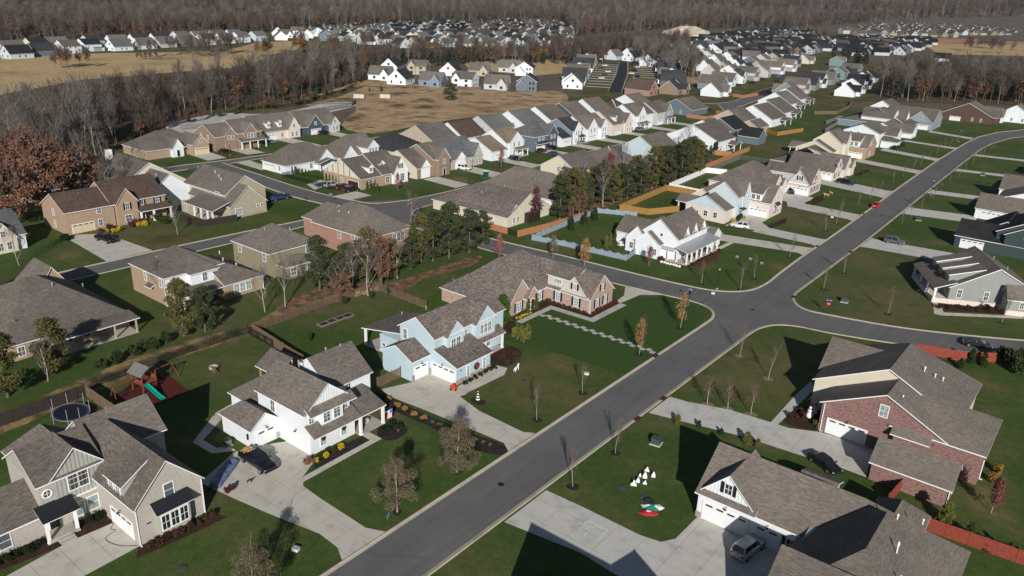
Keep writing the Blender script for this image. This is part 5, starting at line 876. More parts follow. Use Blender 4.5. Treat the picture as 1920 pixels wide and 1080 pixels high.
# ------------------------------------------------------------ far houses: prototypes share meshes, colours differ per house
def proto(kind):
    w, r = MB(), MB(); t = .18
    def gab(x0, x1, y0, y1, ze, zr, ax):
        sw = (lambda p: p) if ax == 'x' else (lambda p: (p[1], p[0], p[2]))
        a0, a1, c0, c1 = (x0, x1, y0, y1) if ax == 'x' else (y0, y1, x0, x1); cm = (c0 + c1) / 2; p = (zr - ze) / ((c1 - c0) / 2); o = .4
        F = lambda b, pts, m: b.face([sw(q) for q in pts] if ax == 'x' else [sw(q) for q in pts][::-1], m)
        F(w, [(a0, c0, -1), (a1, c0, -1), (a1, c0, ze), (a0, c0, ze)], 0); F(w, [(a1, c1, -1), (a0, c1, -1), (a0, c1, ze), (a1, c1, ze)], 0)
        F(w, [(a0, c1, -1), (a0, c0, -1), (a0, c0, ze), (a0, cm, zr), (a0, c1, ze)], 0); F(w, [(a1, c0, -1), (a1, c1, -1), (a1, c1, ze), (a1, cm, zr), (a1, c0, ze)], 0)
        for dz, up in ((t, 1), (0, 0)):
            for q in ([(a0 - o, c0 - o, ze - o * p), (a1 + o, c0 - o, ze - o * p), (a1 + o, cm, zr), (a0 - o, cm, zr)], [(a1 + o, c1 + o, ze - o * p), (a0 - o, c1 + o, ze - o * p), (a0 - o, cm, zr), (a1 + o, cm, zr)]):
                F(r, [(u, v, z + dz) for u, v, z in (q if up else q[::-1])], 0 if up else 1)
        for a, fl in ((a0 - o, 1), (a1 + o, 0)):
            for u, v in (((c0 - o, ze - o * p), (cm, zr)), ((cm, zr), (c1 + o, ze - o * p))):
                q = [(a, u[0], u[1]), (a, v[0], v[1]), (a, v[0], v[1] + t), (a, u[0], u[1] + t)]; F(r, q[::-1] if fl else q, 1)
    win = MB()
    def wn(x, y, z, ww=1, hh=1.5):
        win.box(x - ww / 2, x + ww / 2, y - .06, y, z, z + hh)
    if kind == 0: gab(-7, 7, -6, 6, 3.2, 8.0, 'x'); gab(1, 6.6, -8, 0, 3.0, 6.6, 'y'); wn(3.8, -8, .8, 1.6); wn(-3, -6, .8, 1.6)
    if kind == 1: gab(-6, 6, -7, 7, 5.4, 9.2, 'y'); gab(-6, 0, -9, 0, 3.0, 6.0, 'y'); wn(2, -7, .8); wn(4, -7, .8); wn(2, -7, 3.7); wn(4, -7, 3.7)
    if kind == 2: gab(-6, 6, -8, 8, 3.4, 8.6, 'y'); wn(-3, -8, .8); wn(3, -8, .8); wn(0, -8, 4.2, 1.4)
    if kind == 3: gab(-6.5, 6.5, -6, 6, 5.3, 9.0, 'x'); gab(-5.5, -.5, -7.2, 0, 5.3, 8.4, 'y'); wn(-3, -7.2, 3.6, 1.8); wn(-3, -7.2, .8, 1.8); wn(3, -6, 3.6, 1.8); wn(3, -6, .8, 1.8)
    # side windows
    for x in (-1.8, 2.2):
        s = 7 if kind == 0 else 6 if kind < 3 else 6.5
        win.box(s, s + .06, x - .45, x + .45, .9, 2.3)
        if kind in (1, 3): win.box(s, s + .06, x - .45, x + .45, 3.8, 5.1)
    m1 = w.mesh('wall', 'white_lap', True); m2 = r.mesh('roof', ['roof_taupe', 'trim_white'], True); m3 = win.mesh('windows', 'glass_dark')
    return m1, m2, m3
PRO = [proto(k) for k in range(4)]
WNAMES = {'white_lap': 'white', 'cream_lap': 'cream', 'ltgrey_lap': 'pale grey', 'slate_lap': 'slate blue', 'steel_blue_lap': 'steel blue', 'tan_lap': 'tan', 'brick_rose': 'rosy brick', 'greyblue_lap': 'grey blue', 'beige_lap': 'beige', 'teal_lap': 'sage green', 'ltblue_lap': 'light blue', 'brick_brown': 'brown brick'}
RNAMES = {'roof_taupe': 'brown grey roof', 'roof_grey': 'grey roof', 'roof_charcoal': 'charcoal roof', 'roof_black': 'near black roof', 'roof_slate': 'slate grey roof', 'roof_brown': 'brown roof', 'roof_tan': 'tan roof'}
FAR = []
def far(x, y, rz, kind, wall, roof, where, sc=1.0, label=None): FAR.append((x, y, rz, kind, wall, roof, where, sc, label))
def fill(poly, sx, sy, ang, where, walls, roofs, kinds=(0, 1, 2, 3), sc=1.0, flip=180):
    P = PXS(poly); c, s = math.cos(R(ang)), math.sin(R(ang)); Q = [(x * c + y * s, -x * s + y * c) for x, y in P]; u = min(q[0] for q in Q)
    while u < max(q[0] for q in Q):
        v = min(q[1] for q in Q)
        while v < max(q[1] for q in Q):
            if inside((u, v), Q): far(u * c - v * s + random.uniform(-1, 1), u * s + v * c + random.uniform(-1, 1), R(ang + random.choice((0, flip)) + random.uniform(-2, 2)), random.choice(kinds), random.choice(walls), random.choice(roofs), where, sc)
            v += sy * random.uniform(.96, 1.04)
        u += sx
def inside(p, P):
    c = False
    for i in range(len(P)):
        a, b = P[i], P[i - 1]
        if (a[1] > p[1]) != (b[1] > p[1]) and p[0] < (b[0] - a[0]) * (p[1] - a[1]) / (b[1] - a[1]) + a[0]: c = not c
    return c
def row(p0, p1, n, rz, where, walls, roofs, kinds=(0, 1, 2, 3), jit=1.0, rows=1, gap=32, sc=1.0):
    a = Vector(p0); b = Vector(p1); d = (b - a); nrm = Vector((-d.y, d.x)).normalized()
    for r in range(rows):
        for k in range(n):
            p = a + d * ((k + .5 + (r % 2) * .3) / n) + nrm * r * gap
            far(p.x + random.uniform(-jit, jit), p.y + random.uniform(-jit, jit), R(rz + random.choice((0, 180)) + random.uniform(-3, 3)), random.choice(kinds), random.choice(walls), random.choice(roofs), where, sc)
LW = ['white_lap'] * 5 + ['cream_lap', 'ltgrey_lap', 'ltgrey_lap', 'slate_lap', 'tan_lap', 'ltblue_lap']; LR = ['roof_taupe'] * 4 + ['roof_grey'] * 2 + ['roof_charcoal', 'roof_charcoal', 'roof_slate']
BW = ['white_lap'] * 6 + ['slate_lap', 'steel_blue_lap', 'ltgrey_lap', 'greyblue_lap', 'ltblue_lap']; BR = ['roof_black'] * 5 + ['roof_charcoal'] * 4 + ['roof_grey', 'roof_taupe']
# cluster on the far side of the rust coloured field
for px, py, rz, kd, wl, rf, lb in ((716, 148, 30, 0, 'white_lap', 'roof_taupe', 'white house with a brown roof at the left end of the field row'), (752, 156, 25, 2, 'white_lap', 'roof_charcoal', 'white gabled house with a dark roof facing the field'), (812, 160, 25, 0, 'steel_blue_lap', 'roof_grey', 'steel blue house facing the rust coloured field'), (872, 163, 20, 3, 'white_lap', 'roof_taupe', 'white house with a rear deck facing the field'), (932, 166, 30, 0, 'ltgrey_lap', 'roof_taupe', 'pale grey house with a fenced lawn facing the field'), (990, 168, 30, 1, 'slate_lap', 'roof_charcoal', 'slate grey two storey house with a dark roof facing the field'), (1075, 164, 30, 2, 'white_lap', 'roof_slate', 'white corner house at the mouth of the dark court'), (735, 132, 30, 2, 'white_lap', 'roof_charcoal', 'white twin gabled house behind the field row'), (785, 138, 30, 3, 'tan_lap', 'roof_taupe', 'tan gabled house behind the field row'), (845, 140, 30, 2, 'white_lap', 'roof_charcoal', 'white sided house with two dark roof slopes'), (900, 140, 30, 0, 'beige_lap', 'roof_taupe', 'beige house with a brown front behind the field row'), (985, 140, 30, 1, 'white_lap', 'roof_charcoal', 'white house above the slate grey one'), (955, 134, 30, 0, 'ltgrey_lap', 'roof_grey', 'pale grey house beside the bare field')):
    x, y = G(px, py); far(x, y, R(rz), kd, wl, rf, '', label=lb)
# both sides of the dark court
for k in range(8):
    for sgn, base in ((-1, Vector((-262, 430))), (1, Vector((-247, 428)))):
        p = base + CU * (14 + k * 22) + CN * sgn * 26
        far(p.x, p.y, R(120 if sgn < 0 else -60), (0, 2, 1, 3)[k % 4], ('white_lap', 'ltgrey_lap', 'slate_lap', 'white_lap')[(k + (sgn > 0)) % 4], ('roof_charcoal', 'roof_taupe', 'roof_taupe', 'roof_charcoal')[(k * 3 + (sgn > 0)) % 4], 'on the %s of the dark court' % ('left' if sgn < 0 else 'right'))
# along the far street
for k, (x, y, kd, wl, rf, lb) in enumerate(((-228, 445, 0, 'brick_brown', 'roof_charcoal', 'brown brick house with a charcoal roof and dormers'), (-207, 458, 0, 'white_lap', 'roof_taupe', 'white twin gabled house at the start of the far street'), (-238, 424, 2, 'brick_rose', 'roof_brown', 'rosy brick house with a brown hip near the dark court'), (-224, 492, 2, 'steel_blue_lap', 'roof_taupe', 'steel blue gabled house on the far street'), (-228, 517, 2, 'white_lap', 'roof_taupe', 'white gabled house on the far street beside parked cars'), (-231, 543, 3, 'white_lap', 'roof_charcoal', 'white porch house on the far street'), (-234, 572, 1, 'ltgrey_lap', 'roof_taupe', 'pale grey gabled house on the far street'), (-237, 604, 3, 'ltgrey_lap', 'roof_taupe', 'pale grey porch house by the blue van'), (-241, 640, 1, 'white_lap', 'roof_taupe', 'tall white house on the far street'), (-244, 675, 1, 'white_lap', 'roof_tan', 'tall white porch house on the far street'), (-258, 725, 1, 'steel_blue_lap', 'roof_charcoal', 'steel blue house at the far street end'), (-262, 770, 0, 'cream_lap', 'roof_taupe', 'cream two storey house at the far street end'), (-232, 772, 3, 'teal_lap', 'roof_taupe', 'sage green gabled house at the far street end'))):
    far(x, y, R(95), kd, wl, rf, '', label=lb)
row((-178, 490), (-196, 700), 9, 275, 'on the right of the far street', ['white_lap', 'ltgrey_lap', 'steel_blue_lap', 'teal_lap'], BR[3:], rows=1)
row((-150, 520), (-172, 660), 5, 275, 'behind the right of the far street', ['white_lap', 'ltgrey_lap', 'ltblue_lap'], BR, rows=1)
# quarters in the distance
fill([(1085, 118), (1200, 100), (1290, 96), (1400, 122), (1440, 112), (1460, 118), (1420, 140), (1330, 150), (1300, 128), (1200, 128), (1180, 110)], 16, 34, 6, 'in the quarter left of the far street', LW, LR + ['roof_charcoal'] * 3, (1, 2, 2))
fill([(1290, 96), (1290, 84), (1360, 68), (1430, 61), (1520, 63), (1540, 74), (1560, 96), (1480, 112), (1400, 118)], 15.5, 38, 6, 'in the dense quarter with slate black roofs', BW, BR, (1, 2, 2), flip=112)
fill([(1548, 78), (1620, 74), (1740, 78), (1750, 88), (1690, 102), (1600, 108)], 15.5, 38, 6, 'in the row by the clay ground', BW, BR, (1, 2, 2), flip=112)
row((-607, 215), (-652, 300), 4, 8, 'along the left end of the tan field', LW, BR + LR, (1, 2, 2), rows=2, gap=32)
row((-640, 300), (-690, 480), 8, 8, 'along the tan field', LW, LR, (1, 2, 2), rows=2, gap=36)
row((-700, 490), (-640, 580), 5, 60, 'at the right end of the tan field', LW, LR, rows=3, gap=36)
fill([(560, 66), (640, 55), (960, 43), (1050, 47), (1075, 62), (1080, 88), (960, 92), (800, 94), (660, 84)], 17, 40, 75, 'in the bright quarter beyond the bare wood', LW, LR + BR[:3])
fill([(1560, 62), (1640, 52), (1780, 46), (1900, 50), (1920, 68), (1780, 70), (1640, 71)], 24, 60, 60, 'in the pale far quarter at right', ['white_lap', 'white_lap', 'cream_lap', 'ltgrey_lap', 'beige_lap'], ['roof_taupe', 'roof_grey', 'roof_tan'], sc=1.15)
x, y = G(1765, 115); far(x, y, R(100), 2, 'white_lap', 'roof_black', '', label='lone white house with a dark roof among the right hand trees')
FAR.sort(key=lambda f: f[0] ** 2 + f[1] ** 2)
for x, y, rz, kind, wall, roof, where, sc, label in FAR[:215]:
    o = thing('far_house', label or '%s house with a %s %s' % (WNAMES[wall], RNAMES[roof], where), 'house', (x, y, 0), rz, 'houses ' + where if where else 'houses across the field and along the far street'); o.scale = (sc, sc, sc)
    for nm, me, mt in zip(('wall', 'roof', 'windows'), PRO[kind], (wall, roof, None)):
        c = mk(nm, me, o)
        if mt: c.material_slots[0].link = 'OBJECT'; c.material_slots[0].material = MATS[mt]
        else: c['kind'] = 'stuff'
b = MB(); MI = {}                                                     # the remaining, farthest ones read as one mass of roofs
for x, y, rz, kind, wall, roof, where, sc, label in FAR[215:]:
    cs, sn = math.cos(rz) * sc, math.sin(rz) * sc
    for me, names in zip(PRO[kind], ((wall,), (roof, 'trim_white'), ('glass_dark',))):
        k = len(b.v); b.v += [(x + v.co.x * cs - v.co.y * sn, y + v.co.x * sn + v.co.y * cs, v.co.z * sc) for v in me.vertices]
        for p in me.polygons: b.f.append(tuple(k + i for i in p.vertices)); b.m.append(MI.setdefault(names[p.material_index], len(MI)))
tag(b.obj('distant_houses', list(MI)), 'packed pale houses of the most distant quarters', 'houses', kind='stuff')
print('FAR', len(FAR))
# ------------------------------------------------------------ plants
ORD = 'first second third fourth fifth sixth seventh eighth ninth tenth eleventh twelfth thirteenth fourteenth fifteenth sixteenth seventeenth eighteenth nineteenth twentieth'.split() + ['twenty ' + w for w in 'first second third fourth fifth sixth seventh'.split()]
def rv(rng): 
    while True:
        v = Vector((rng.uniform(-1, 1), rng.uniform(-1, 1), rng.uniform(-1, 1)))
        if 0.05 < v.length < 1: return v
def leaves(b, rng, centre, rad, n, size, mi=0, w=.62):
    c = Vector(centre)
    for _ in range(n):
        p = c + rv(rng) * rad if not isinstance(rad, tuple) else c + Vector([a * r for a, r in zip(rv(rng), rad)])
        d = rv(rng).normalized(); e = d.cross(rv(rng)).normalized(); s = size * rng.uniform(.6, 1.3)
        q = d * s; f = e * s * w
        b.v += [tuple(p - q), tuple(p + f), tuple(p + q), tuple(p - f)]; k = len(b.v); b.f.append((k - 4, k - 3, k - 2, k - 1)); b.m.append(mi)
def bare_parts(seed, H=8.0, spread=.35, trunk=.28, nl=7, r0=.12, lv=3, up=.55, twn=5, twl=.9, sides=4, twr=.014):
    "trunk with limbs, and a crown of fine twigs"
    rng = random.Random(seed); tb, cb = MB(), MB()
    def grow(p, d, L, r, lev):
        q = p; nseg = 2 if lev else 3; pts = [p]
        for i in range(nseg):
            d = (d + rv(rng) * .16 + Vector((0, 0, .06))).normalized(); n = q + d * L / nseg
            (tb if lev < lv - 1 else cb).tube(q, n, r * (1 - .5 * i / nseg), r * (1 - .5 * (i + 1) / nseg), sides if lev < 2 else 3); q = n; pts.append(n)
        if lev < lv:
            k = nl if lev == 0 else max(3, nl - 2 * lev)
            for j in range(k):
                t = (trunk + (1 - trunk) * (j + rng.random() * .6) / k) if lev == 0 else rng.uniform(.3, 1)
                base = pts[0].lerp(pts[-1], t); a = rng.uniform(0, 6.28) if lev else j * 2.4 + rng.uniform(-.4, .4)
                side = Vector((math.cos(a), math.sin(a), 0)); nd = (side * (1 - up) + Vector((0, 0, up)) + d * .45).normalized()
                grow(base, nd, L * (rng.uniform(.42, .6) if lev else rng.uniform(.36, .52) * (1.15 - t * .45)) * (spread / .35 if lev == 0 else 1), r * .5 * (1 - .4 * t), lev + 1)
        if lev >= lv - 1:
            for j in range(twn):
                p0 = pts[0].lerp(pts[-1], rng.uniform(.2, 1)); dd = (d + rv(rng) * .9 + Vector((0, 0, .25))).normalized(); e = dd.cross(rv(rng)).normalized() * twr; p1 = p0 + dd * twl * rng.uniform(.5, 1.2)
                cb.face([p0 - e, p0 + e, p1])
    grow(Vector((0, 0, -.05)), Vector((0, 0, 1)), H * .92, r0, 0)
    return tb, cb
PT = {}
def plant_proto(key, builder):
    "builder returns [(part name, MB, material, smooth)]"
    if key not in PT: PT[key] = [(nm, b.mesh(nm, mt)) for nm, b, mt in builder()]
    return PT[key]
def plant(key, builder, name, label, cat, x, y, z=0.0, sc=1.0, rz=None, group=None, extra=()):
    o = thing(name, label, cat, (x, y, z), random.uniform(0, 6.28) if rz is None else rz, group)
    o.scale = sc if isinstance(sc, tuple) else (sc, sc, sc)
    for nm, me in plant_proto(key, builder): mk(nm, me, o)
    return o
def b_sapling(seed, bark='bark_pale', tw='twig', H=6.0):
    def f():
        t, c = bare_parts(seed, H, .30, .32, 8, .055, 2, .62, 6, .7, 5, .012)
        return [('trunk', t, bark), ('crown', c, tw)]
    return f
def b_leafy(seed, leaf, H=6.0, n=900, size=.13, wide=.3, low=.3, bark='bark_pale', wr=.06):
    def f():
        t, c = bare_parts(seed, H, .32, low, 7, wr, 2, .6, 3, .5, 5, .012); rng = random.Random(seed + 5); L = MB()
        for k in range(40):
            a = rng.uniform(0, 6.28); h = low + (1 - low) * rng.random(); w = wide * H * math.sin(math.pi * min(1, (h - low * .7) / (1 - low * .7)) ** .8) * rng.uniform(.2, .95)
            leaves(L, rng, (w * math.cos(a), w * math.sin(a), h * H * .97), .09 * H, n // 40, size)
        return [('trunk', t, bark), ('twigs', c, 'twig'), ('crown', L, leaf)]
    return f
def b_conifer(seed, leaf, H=8.0, W=1.6, n=1500, size=.2, shape='cone', trunkh=.1):
    def f():
        rng = random.Random(seed); L, T = MB(), MB(); T.tube((0, 0, 0), (0, 0, H * .9), .05 + H * .014, .02, 6)
        for k in range(60):
            h = rng.random() ** .85; a = k * 2.4 + rng.uniform(-.5, .5)
            prof = (1 - h) ** .75 if shape == 'cone' else math.sin(math.pi * (h * .86 + .12)) ** .65 if shape == 'oval' else min(1, (1 - h) * 5) ** .6
            w = W * prof * rng.uniform(.35, 1.0); z = H * (trunkh + (1 - trunkh) * h)
            leaves(L, rng, (w * math.cos(a), w * math.sin(a), z), (W * .3, W * .3, H * .055), n // 60, size)
        return [('trunk', T, 'bark'), ('crown', L, leaf)]
    return f
def b_oak(seed, leaf, H=14.0, W=6.0, n=2600, size=.34, bark='bark', clumps=44, low=.3):
    def f():
        t, c = bare_parts(seed, H, .5, .25, 8, .32, 2, .45, 3, 1.2, 5, .03); rng = random.Random(seed + 9); L = MB()
        for k in range(clumps):
            v = rv(rng); v.normalize(); v *= rng.uniform(.45, 1) ; 
            leaves(L, rng, (v.x * W, v.y * W, H * (low + (1 - low) / 2) + v.z * H * (1 - low) * .5), (W * .22, W * .22, H * .08), n // clumps, size)
        return [('trunk', t, bark), ('twigs', c, 'twig'), ('crown', L, leaf)]
    return f
def b_shrub(seed, leaf, w=.6, h=.7, n=240, size=.1):
    def f():
        rng = random.Random(seed); L, T = MB(), MB()
        for k in range(5): a = k * 1.26; T.tube((0, 0, 0), (w * .5 * math.cos(a), w * .5 * math.sin(a), h * .6), .02, .01, 3)
        for k in range(14):
            v = rv(rng).normalized() * rng.uniform(.4, .85); leaves(L, rng, (v.x * w, v.y * w, h * .52 + v.z * h * .42), w * .34, n // 14, size)
        return [('stem', T, 'bark'), ('foliage', L, leaf)]
    return f
def ring(x, y, r, mat, label): return tag(sheet('mulch_ring', blob(x, y, r, r, 12, .12), 0.01, mat), label, kind='structure')
# street saplings along the main road
for k, (x, y, kind, lb) in enumerate(((-56.4, 79.3, 'b', 'bare sapling in front of the pale blue house nearest the drive'), (-56.0, 90.3, 'b', 'bare sapling beside the white utility cover on the blue house lawn'), (-56.5, 108.1, 'o', 'orange leaved young tree at the end of the stepping stones'), (-56.5, 123.0, 'o', 'orange leaved young tree near the rounded corner kerb'),  # no lamp by the second sapling, only a white utility cover
    (-56.5, 143.8 + 6, 'b', 'bare young tree nearest the corner of the white porch house lawn'), (-57.2, 158.6, 'b', 'bare young tree in the middle of the white porch house lawn'), (-56.8, 178.6, 'b', 'bare young tree beside the white porch house drive'), (-58, 207.9, 'b', 'bare sapling on the lawn of the bunting house nearer the drive'), (-58.1, 217, 'b', 'bare sapling on the lawn of the bunting house further along'), (-43.5, 69.5, 'b', 'bare young tree on the right kerb nearest the grey drive'), (-43.5, 79.4, 'b', 'bare young tree on the right kerb by the storm drain'), (-43.5, 119.3, 'b', 'bare young tree in a tan mulch ring near the right corner'), (-36.5, 114.4, 'b', 'small bare tree in a tan ring before the dark roof shadow'),
    (-43.6, 162.8, 'b', 'bare sapling on the grey house lawn near the street sign'), (-43.7, 176.5, 'b', 'bare sapling on the grey house lawn further up'), (-29.5, 157.5, 'b', 'small bare tree on the grey house lawn beside the cross street'), (-11.5, 168.5, 'b', 'small bare tree beside the grey house walk'), (-64.2, 147.2, 'b', 'small bare tree near the lamp post'))):
    if kind == 'b': plant('sap%d' % (k % 4), b_sapling(20 + k % 4), 'young_tree', lb, 'tree', x, y, sc=random.uniform(.72, .85), group='young trees on the lawns')
    else: plant('osap', b_leafy(31, 'peach_leaf', 6.4, 520, .12, .15, .32), 'young_tree', lb, 'tree', x, y, sc=1.0 if k == 2 else 1.12, group='young trees on the lawns')
    ring(x, y, .75, 'mulch_tan' if k in (11, 12) else 'mulch_dark', None)
for k in range(26):
    side = k % 2; yy = 228 + (k // 2) * 14 + random.uniform(-3, 3)
    x = (-59.8 - (yy - 230) * .012) if side == 0 else (-44.6 - (yy - 230) * .014)
    if yy > 405: continue
    plant('sap%d' % (k % 4), b_sapling(20 + k % 4), 'young_tree', ORD[k // 2] + ' bare street tree up the %s verge of the main road' % ('left' if side == 0 else 'right'), 'tree', x, yy, sc=random.uniform(.5, .75), group='young trees far up the main road')
for k, (x, y) in enumerate(((-40.1, 99.8), (-37.2, 100.6), (-34.0, 101.4))):
    plant('crape%d' % k, b_leafy(50 + k, 'twig_red', 4.4, 420, .07, .24, .34), 'crape_myrtle', ('leftmost', 'middle', 'rightmost')[k] + ' of three brown crape myrtles beside the brick house drive', 'tree', x, y, group='crape myrtles'); ring(x, y, .95, 'mulch_tan', None)
for px, py, s, lb in ((745, 960, 1.0, 'tan leaved tree on the white house lawn nearest the yard sign'), (857, 885, 1.05, 'tan leaved tree on the white house lawn next to the mulch strip'), (478, 1128, .95, 'tan leaved tree cut off by the bottom edge')):
    x, y = G(px, py); plant('willow', b_leafy(61, 'tan_leaf', 7.0, 11000, .062, .44, .16, wr=.1), 'lawn_tree', lb, 'tree', x, y, sc=s, group='tan leaved lawn trees'); ring(x, y, .6, 'mulch_dark', None)
for px, py, H, leaf, lb, key in ((1217, 499, 4.6, 'red_leaf', 'small red leaved tree by the white porch house', 'redm'), (1095, 500, 6.5, 'peach_leaf', 'orange tipped young tree before the blue fence', 'pch'), (1037, 484, 5.2, 'tan_leaf', 'tan young tree at the ranch house roof edge', 'tan2'), (935, 487, 6.0, 'pink_leaf', 'pink leaved young tree by the cross street', 'pnk'), (746, 357, 5.0, 'pink_leaf', 'pink leaved tree before the half timbered house', 'pnk'), (940, 312, 6, 'pink_leaf', 'pink leaved tree before the slate roofed house', 'pnk'), (1003, 415, 9.5, 'maroon_leaf', 'tall maroon tree beside the cream ranch house', 'mar'), (1140, 345, 10.5, 'red_leaf', 'red maple at the end of the cedar row', 'redt'), (1068, 421, 5.2, 'red_leaf', 'low reddish tree inside the blue fence', 'redm'), (1858, 962, 5.0, 'twig_red', 'small reddish tree in a mulch ring behind the brick garage', 'redm')):
    x, y = G(px, py); plant(key, b_leafy(70 + len(key) + int(H), leaf, 6.0, 900, .15, .2, .25), 'ornamental_tree', lb, 'tree', x, y, sc=H / 6.0, group='ornamental trees')
# conifers: arborvitae, hedge, small cones
def arb(px, py, H, lb, w=.22, mat='arborvitae', gr='arborvitae'):
    x, y = G(px, py); plant('arb' + mat, b_conifer(81, mat, 4.0, 1.0, 3000, .12, 'cone', .02), 'arborvitae', lb, 'shrub', x, y, sc=(H * w, H * w, H / 4), group=gr)
arb(943, 605, 5.4, 'large cone shaped arborvitae between the blue house and the ranch house', .36); arb(990, 590, 3.2, 'slim arborvitae left of the ranch house door', .17); arb(1005, 580, 3.2, 'slim arborvitae right of the ranch house door', .17)
for k, (px, py) in enumerate(((1071, 432), (1096, 422), (1115, 414))): arb(px, py, 3.6, ('nearest', 'middle', 'farthest')[k] + ' of three dark cone shrubs inside the blue fence', .3, 'shrub_green', 'cone shrubs inside the blue fence')
for k in range(6): arb(1136 + k * 8, 466 - k * 5.2, 3.2, ORD[k] + ' upright arborvitae in the row behind the white porch house', .2, 'shrub_olive' if k < 2 else 'arborvitae', 'arborvitae row behind the porch house')
for k in range(14): arb(1338 + k * 4.0, 290 - k * 2.2, 4.6, ORD[k] + ' clipped arborvitae from the left in the hedge behind the white house', .24, 'shrub_green', 'hedge behind the white house')
for k in range(26): arb(548 + k * 6.4, 326 + k * 1.4 - (k > 20) * 2, 2.4, ORD[k] + ' small arborvitae from the left in the pool hedge', .22, 'arborvitae', 'hedge round the pool')
x, y = G(845, 188); plant('bigcone', b_conifer(83, 'cedar', 9, 3.6, 2400, .3, 'oval', .03), 'evergreen_tree', 'lone dark evergreen on the rust coloured field', 'tree', x, y)
for k, (px, py, H) in enumerate(((1420, 838, 1.3), (1400, 832, 1.8), (1352, 815, 1.0), (1270, 795, 1.5), (1310, 800, 1.0), (1770, 985, 3.4), (1815, 1010, 2.2), (1845, 1030, 1.6), (1865, 1036, 1.5), (1890, 1045, 2.0), (1820, 680, 2.6), (1842, 686, 2.6), (1800, 690, 1.8))):
    arb(px, py, H, (ORD[k] + ' evergreen shrub %s' % ('on the strip above the white garage house' if k < 5 else 'by the low red fence' if k < 10 else 'before the upper red fence')), .45 if H < 2 else .32, 'shrub_olive' if k in (0, 1, 3, 5) else 'shrub_green', 'small evergreens on the right')
# cedars and mixed trees along the property line
CED = [((15, 745), 9.5, 'cedar_olive', 'olive cedar cut off by the left edge'), ((105, 702), 9.0, 'cedar_olive', 'olive cedar before the big brown hip roof'), ((345, 630), 9.6, 'cedar_olive', 'left of the two cedars before the tan brick house'), ((385, 622), 8.0, 'cedar', 'right of the two cedars before the tan brick house'), ((600, 545), 10.5, 'cedar', 'broad grey green tree before the khaki house'), ((650, 540), 9, 'cedar', 'dark cedar right of the grey green tree'), ((690, 530), 11, 'cedar_olive', 'olive cedar left of the russet tree'), ((735, 520), 8, 'cedar_olive', 'low olive cedar under the russet tree'), ((790, 492), 10.5, 'cedar_olive', 'bright olive cedar before the street corner'), ((812, 490), 11, 'cedar', 'tall dark cedar before the cross street'), ((842, 484), 12, 'cedar', 'tallest dark cedar before the cross street'), ((880, 474), 10, 'cedar', 'dark cedar at the end of the cross street row'), ((770, 505), 7, 'cedar', 'small dark cedar by the leaf litter'), ((905, 460), 8, 'cedar', 'dark cedar overhanging the cross street')]
for k, ((px, py), H, mt, lb) in enumerate(CED):
    x, y = G(px, py); plant('ced%s%d' % (mt, k % 2), b_conifer(90 + k % 2, mt, 10.0, 2.3, 6600, .15, 'oval', .1), 'cedar_tree', lb, 'tree', x, y, sc=(H / 8.6, H / 8.6, H / 9.6), group='cedars along the property line')
for k in range(22):
    t = k / 21; px = 1050 + t * 262 + random.uniform(-5, 5); py = 408 - t * 80 + random.uniform(-4, 4) - (k % 2) * 12; H = random.uniform(9, 13); mt = ('cedar', 'cedar', 'cedar_olive')[k % 3]
    x, y = G(px, py); plant('ced%s%d' % (mt, k % 2), b_conifer(90 + k % 2, mt, 10.0, 2.3, 6600, .15, 'oval', .1), 'cedar_tree', ORD[k] + ' cedar from the near end of the long row behind the gold fence', 'tree', x, y, sc=(H / 8.8, H / 8.8, H / 10), group='long cedar row')
for (px, py), H, mt, W, lb in (((715, 540), 10.5, 'rust_leaf', 2.9, 'russet leaved tree before the rose brick house'), ((640, 560), 5, 'rust_leaf', 2.6, 'low russet tree by the fence'), ((1085, 405), 7, 'rust_dull', 2.6, 'brown leaved tree at the start of the cedar row')):
    x, y = G(px, py); plant('rst' + mt, b_oak(110, mt, 10, 2.9, 2400, .2, low=.2), 'russet_tree', lb, 'tree', x, y, sc=(W / 2.9, W / 2.9, H / 10), group='russet trees')
for px, py, H, lb in ((497, 585, 7.5, 'pinkish bare tree right of the tan brick house'), (535, 575, 8.5, 'pale bare tree with pinkish twigs'), (690, 555, 9, 'white limbed bare tree in the thicket'), (660, 545, 8, 'thin grey bare tree in the thicket'), (745, 522, 9, 'grey bare tree right of the russet tree'), (1130, 388, 10, 'bare tree among the cedars by the gold fence'), (1205, 360, 10, 'bare tree in the middle of the cedar row'), (1060, 395, 10, 'grey bare tree left of the red maple'), (1085, 385, 11, 'tall grey bare tree by the red maple'), (1165, 330, 9, 'slim bare tree above the cedar row'), (1290, 290, 10, 'slim bare tree before the white house'), (90, 715, 6, 'pale leafless shrub tree between the cedars'), (838, 470, 7, 'grey bare tree by the street corner'), (770, 420, 7, 'pinkish bare tree by the stop sign'), (333, 440, 6, 'slim bare tree before the tan brick house'), (36, 498, 7, 'slim bare tree on the green lawn at left'), (300, 560, 6, 'leaning bare tree beside the tan brick wall')):
    x, y = G(px, py); plant('bare%d' % (len(lb) % 3), lambda q=len(lb) % 3: (lambda tc: [('trunk', tc[0], 'bark_pale'), ('crown', tc[1], 'twig_grey')])(bare_parts(120 + q, 9.0, .38, .22, 8, .13, 3, .5, 5, .8, 5, .014)), 'bare_tree', lb, 'tree', x, y, sc=H / 9, group='bare trees')
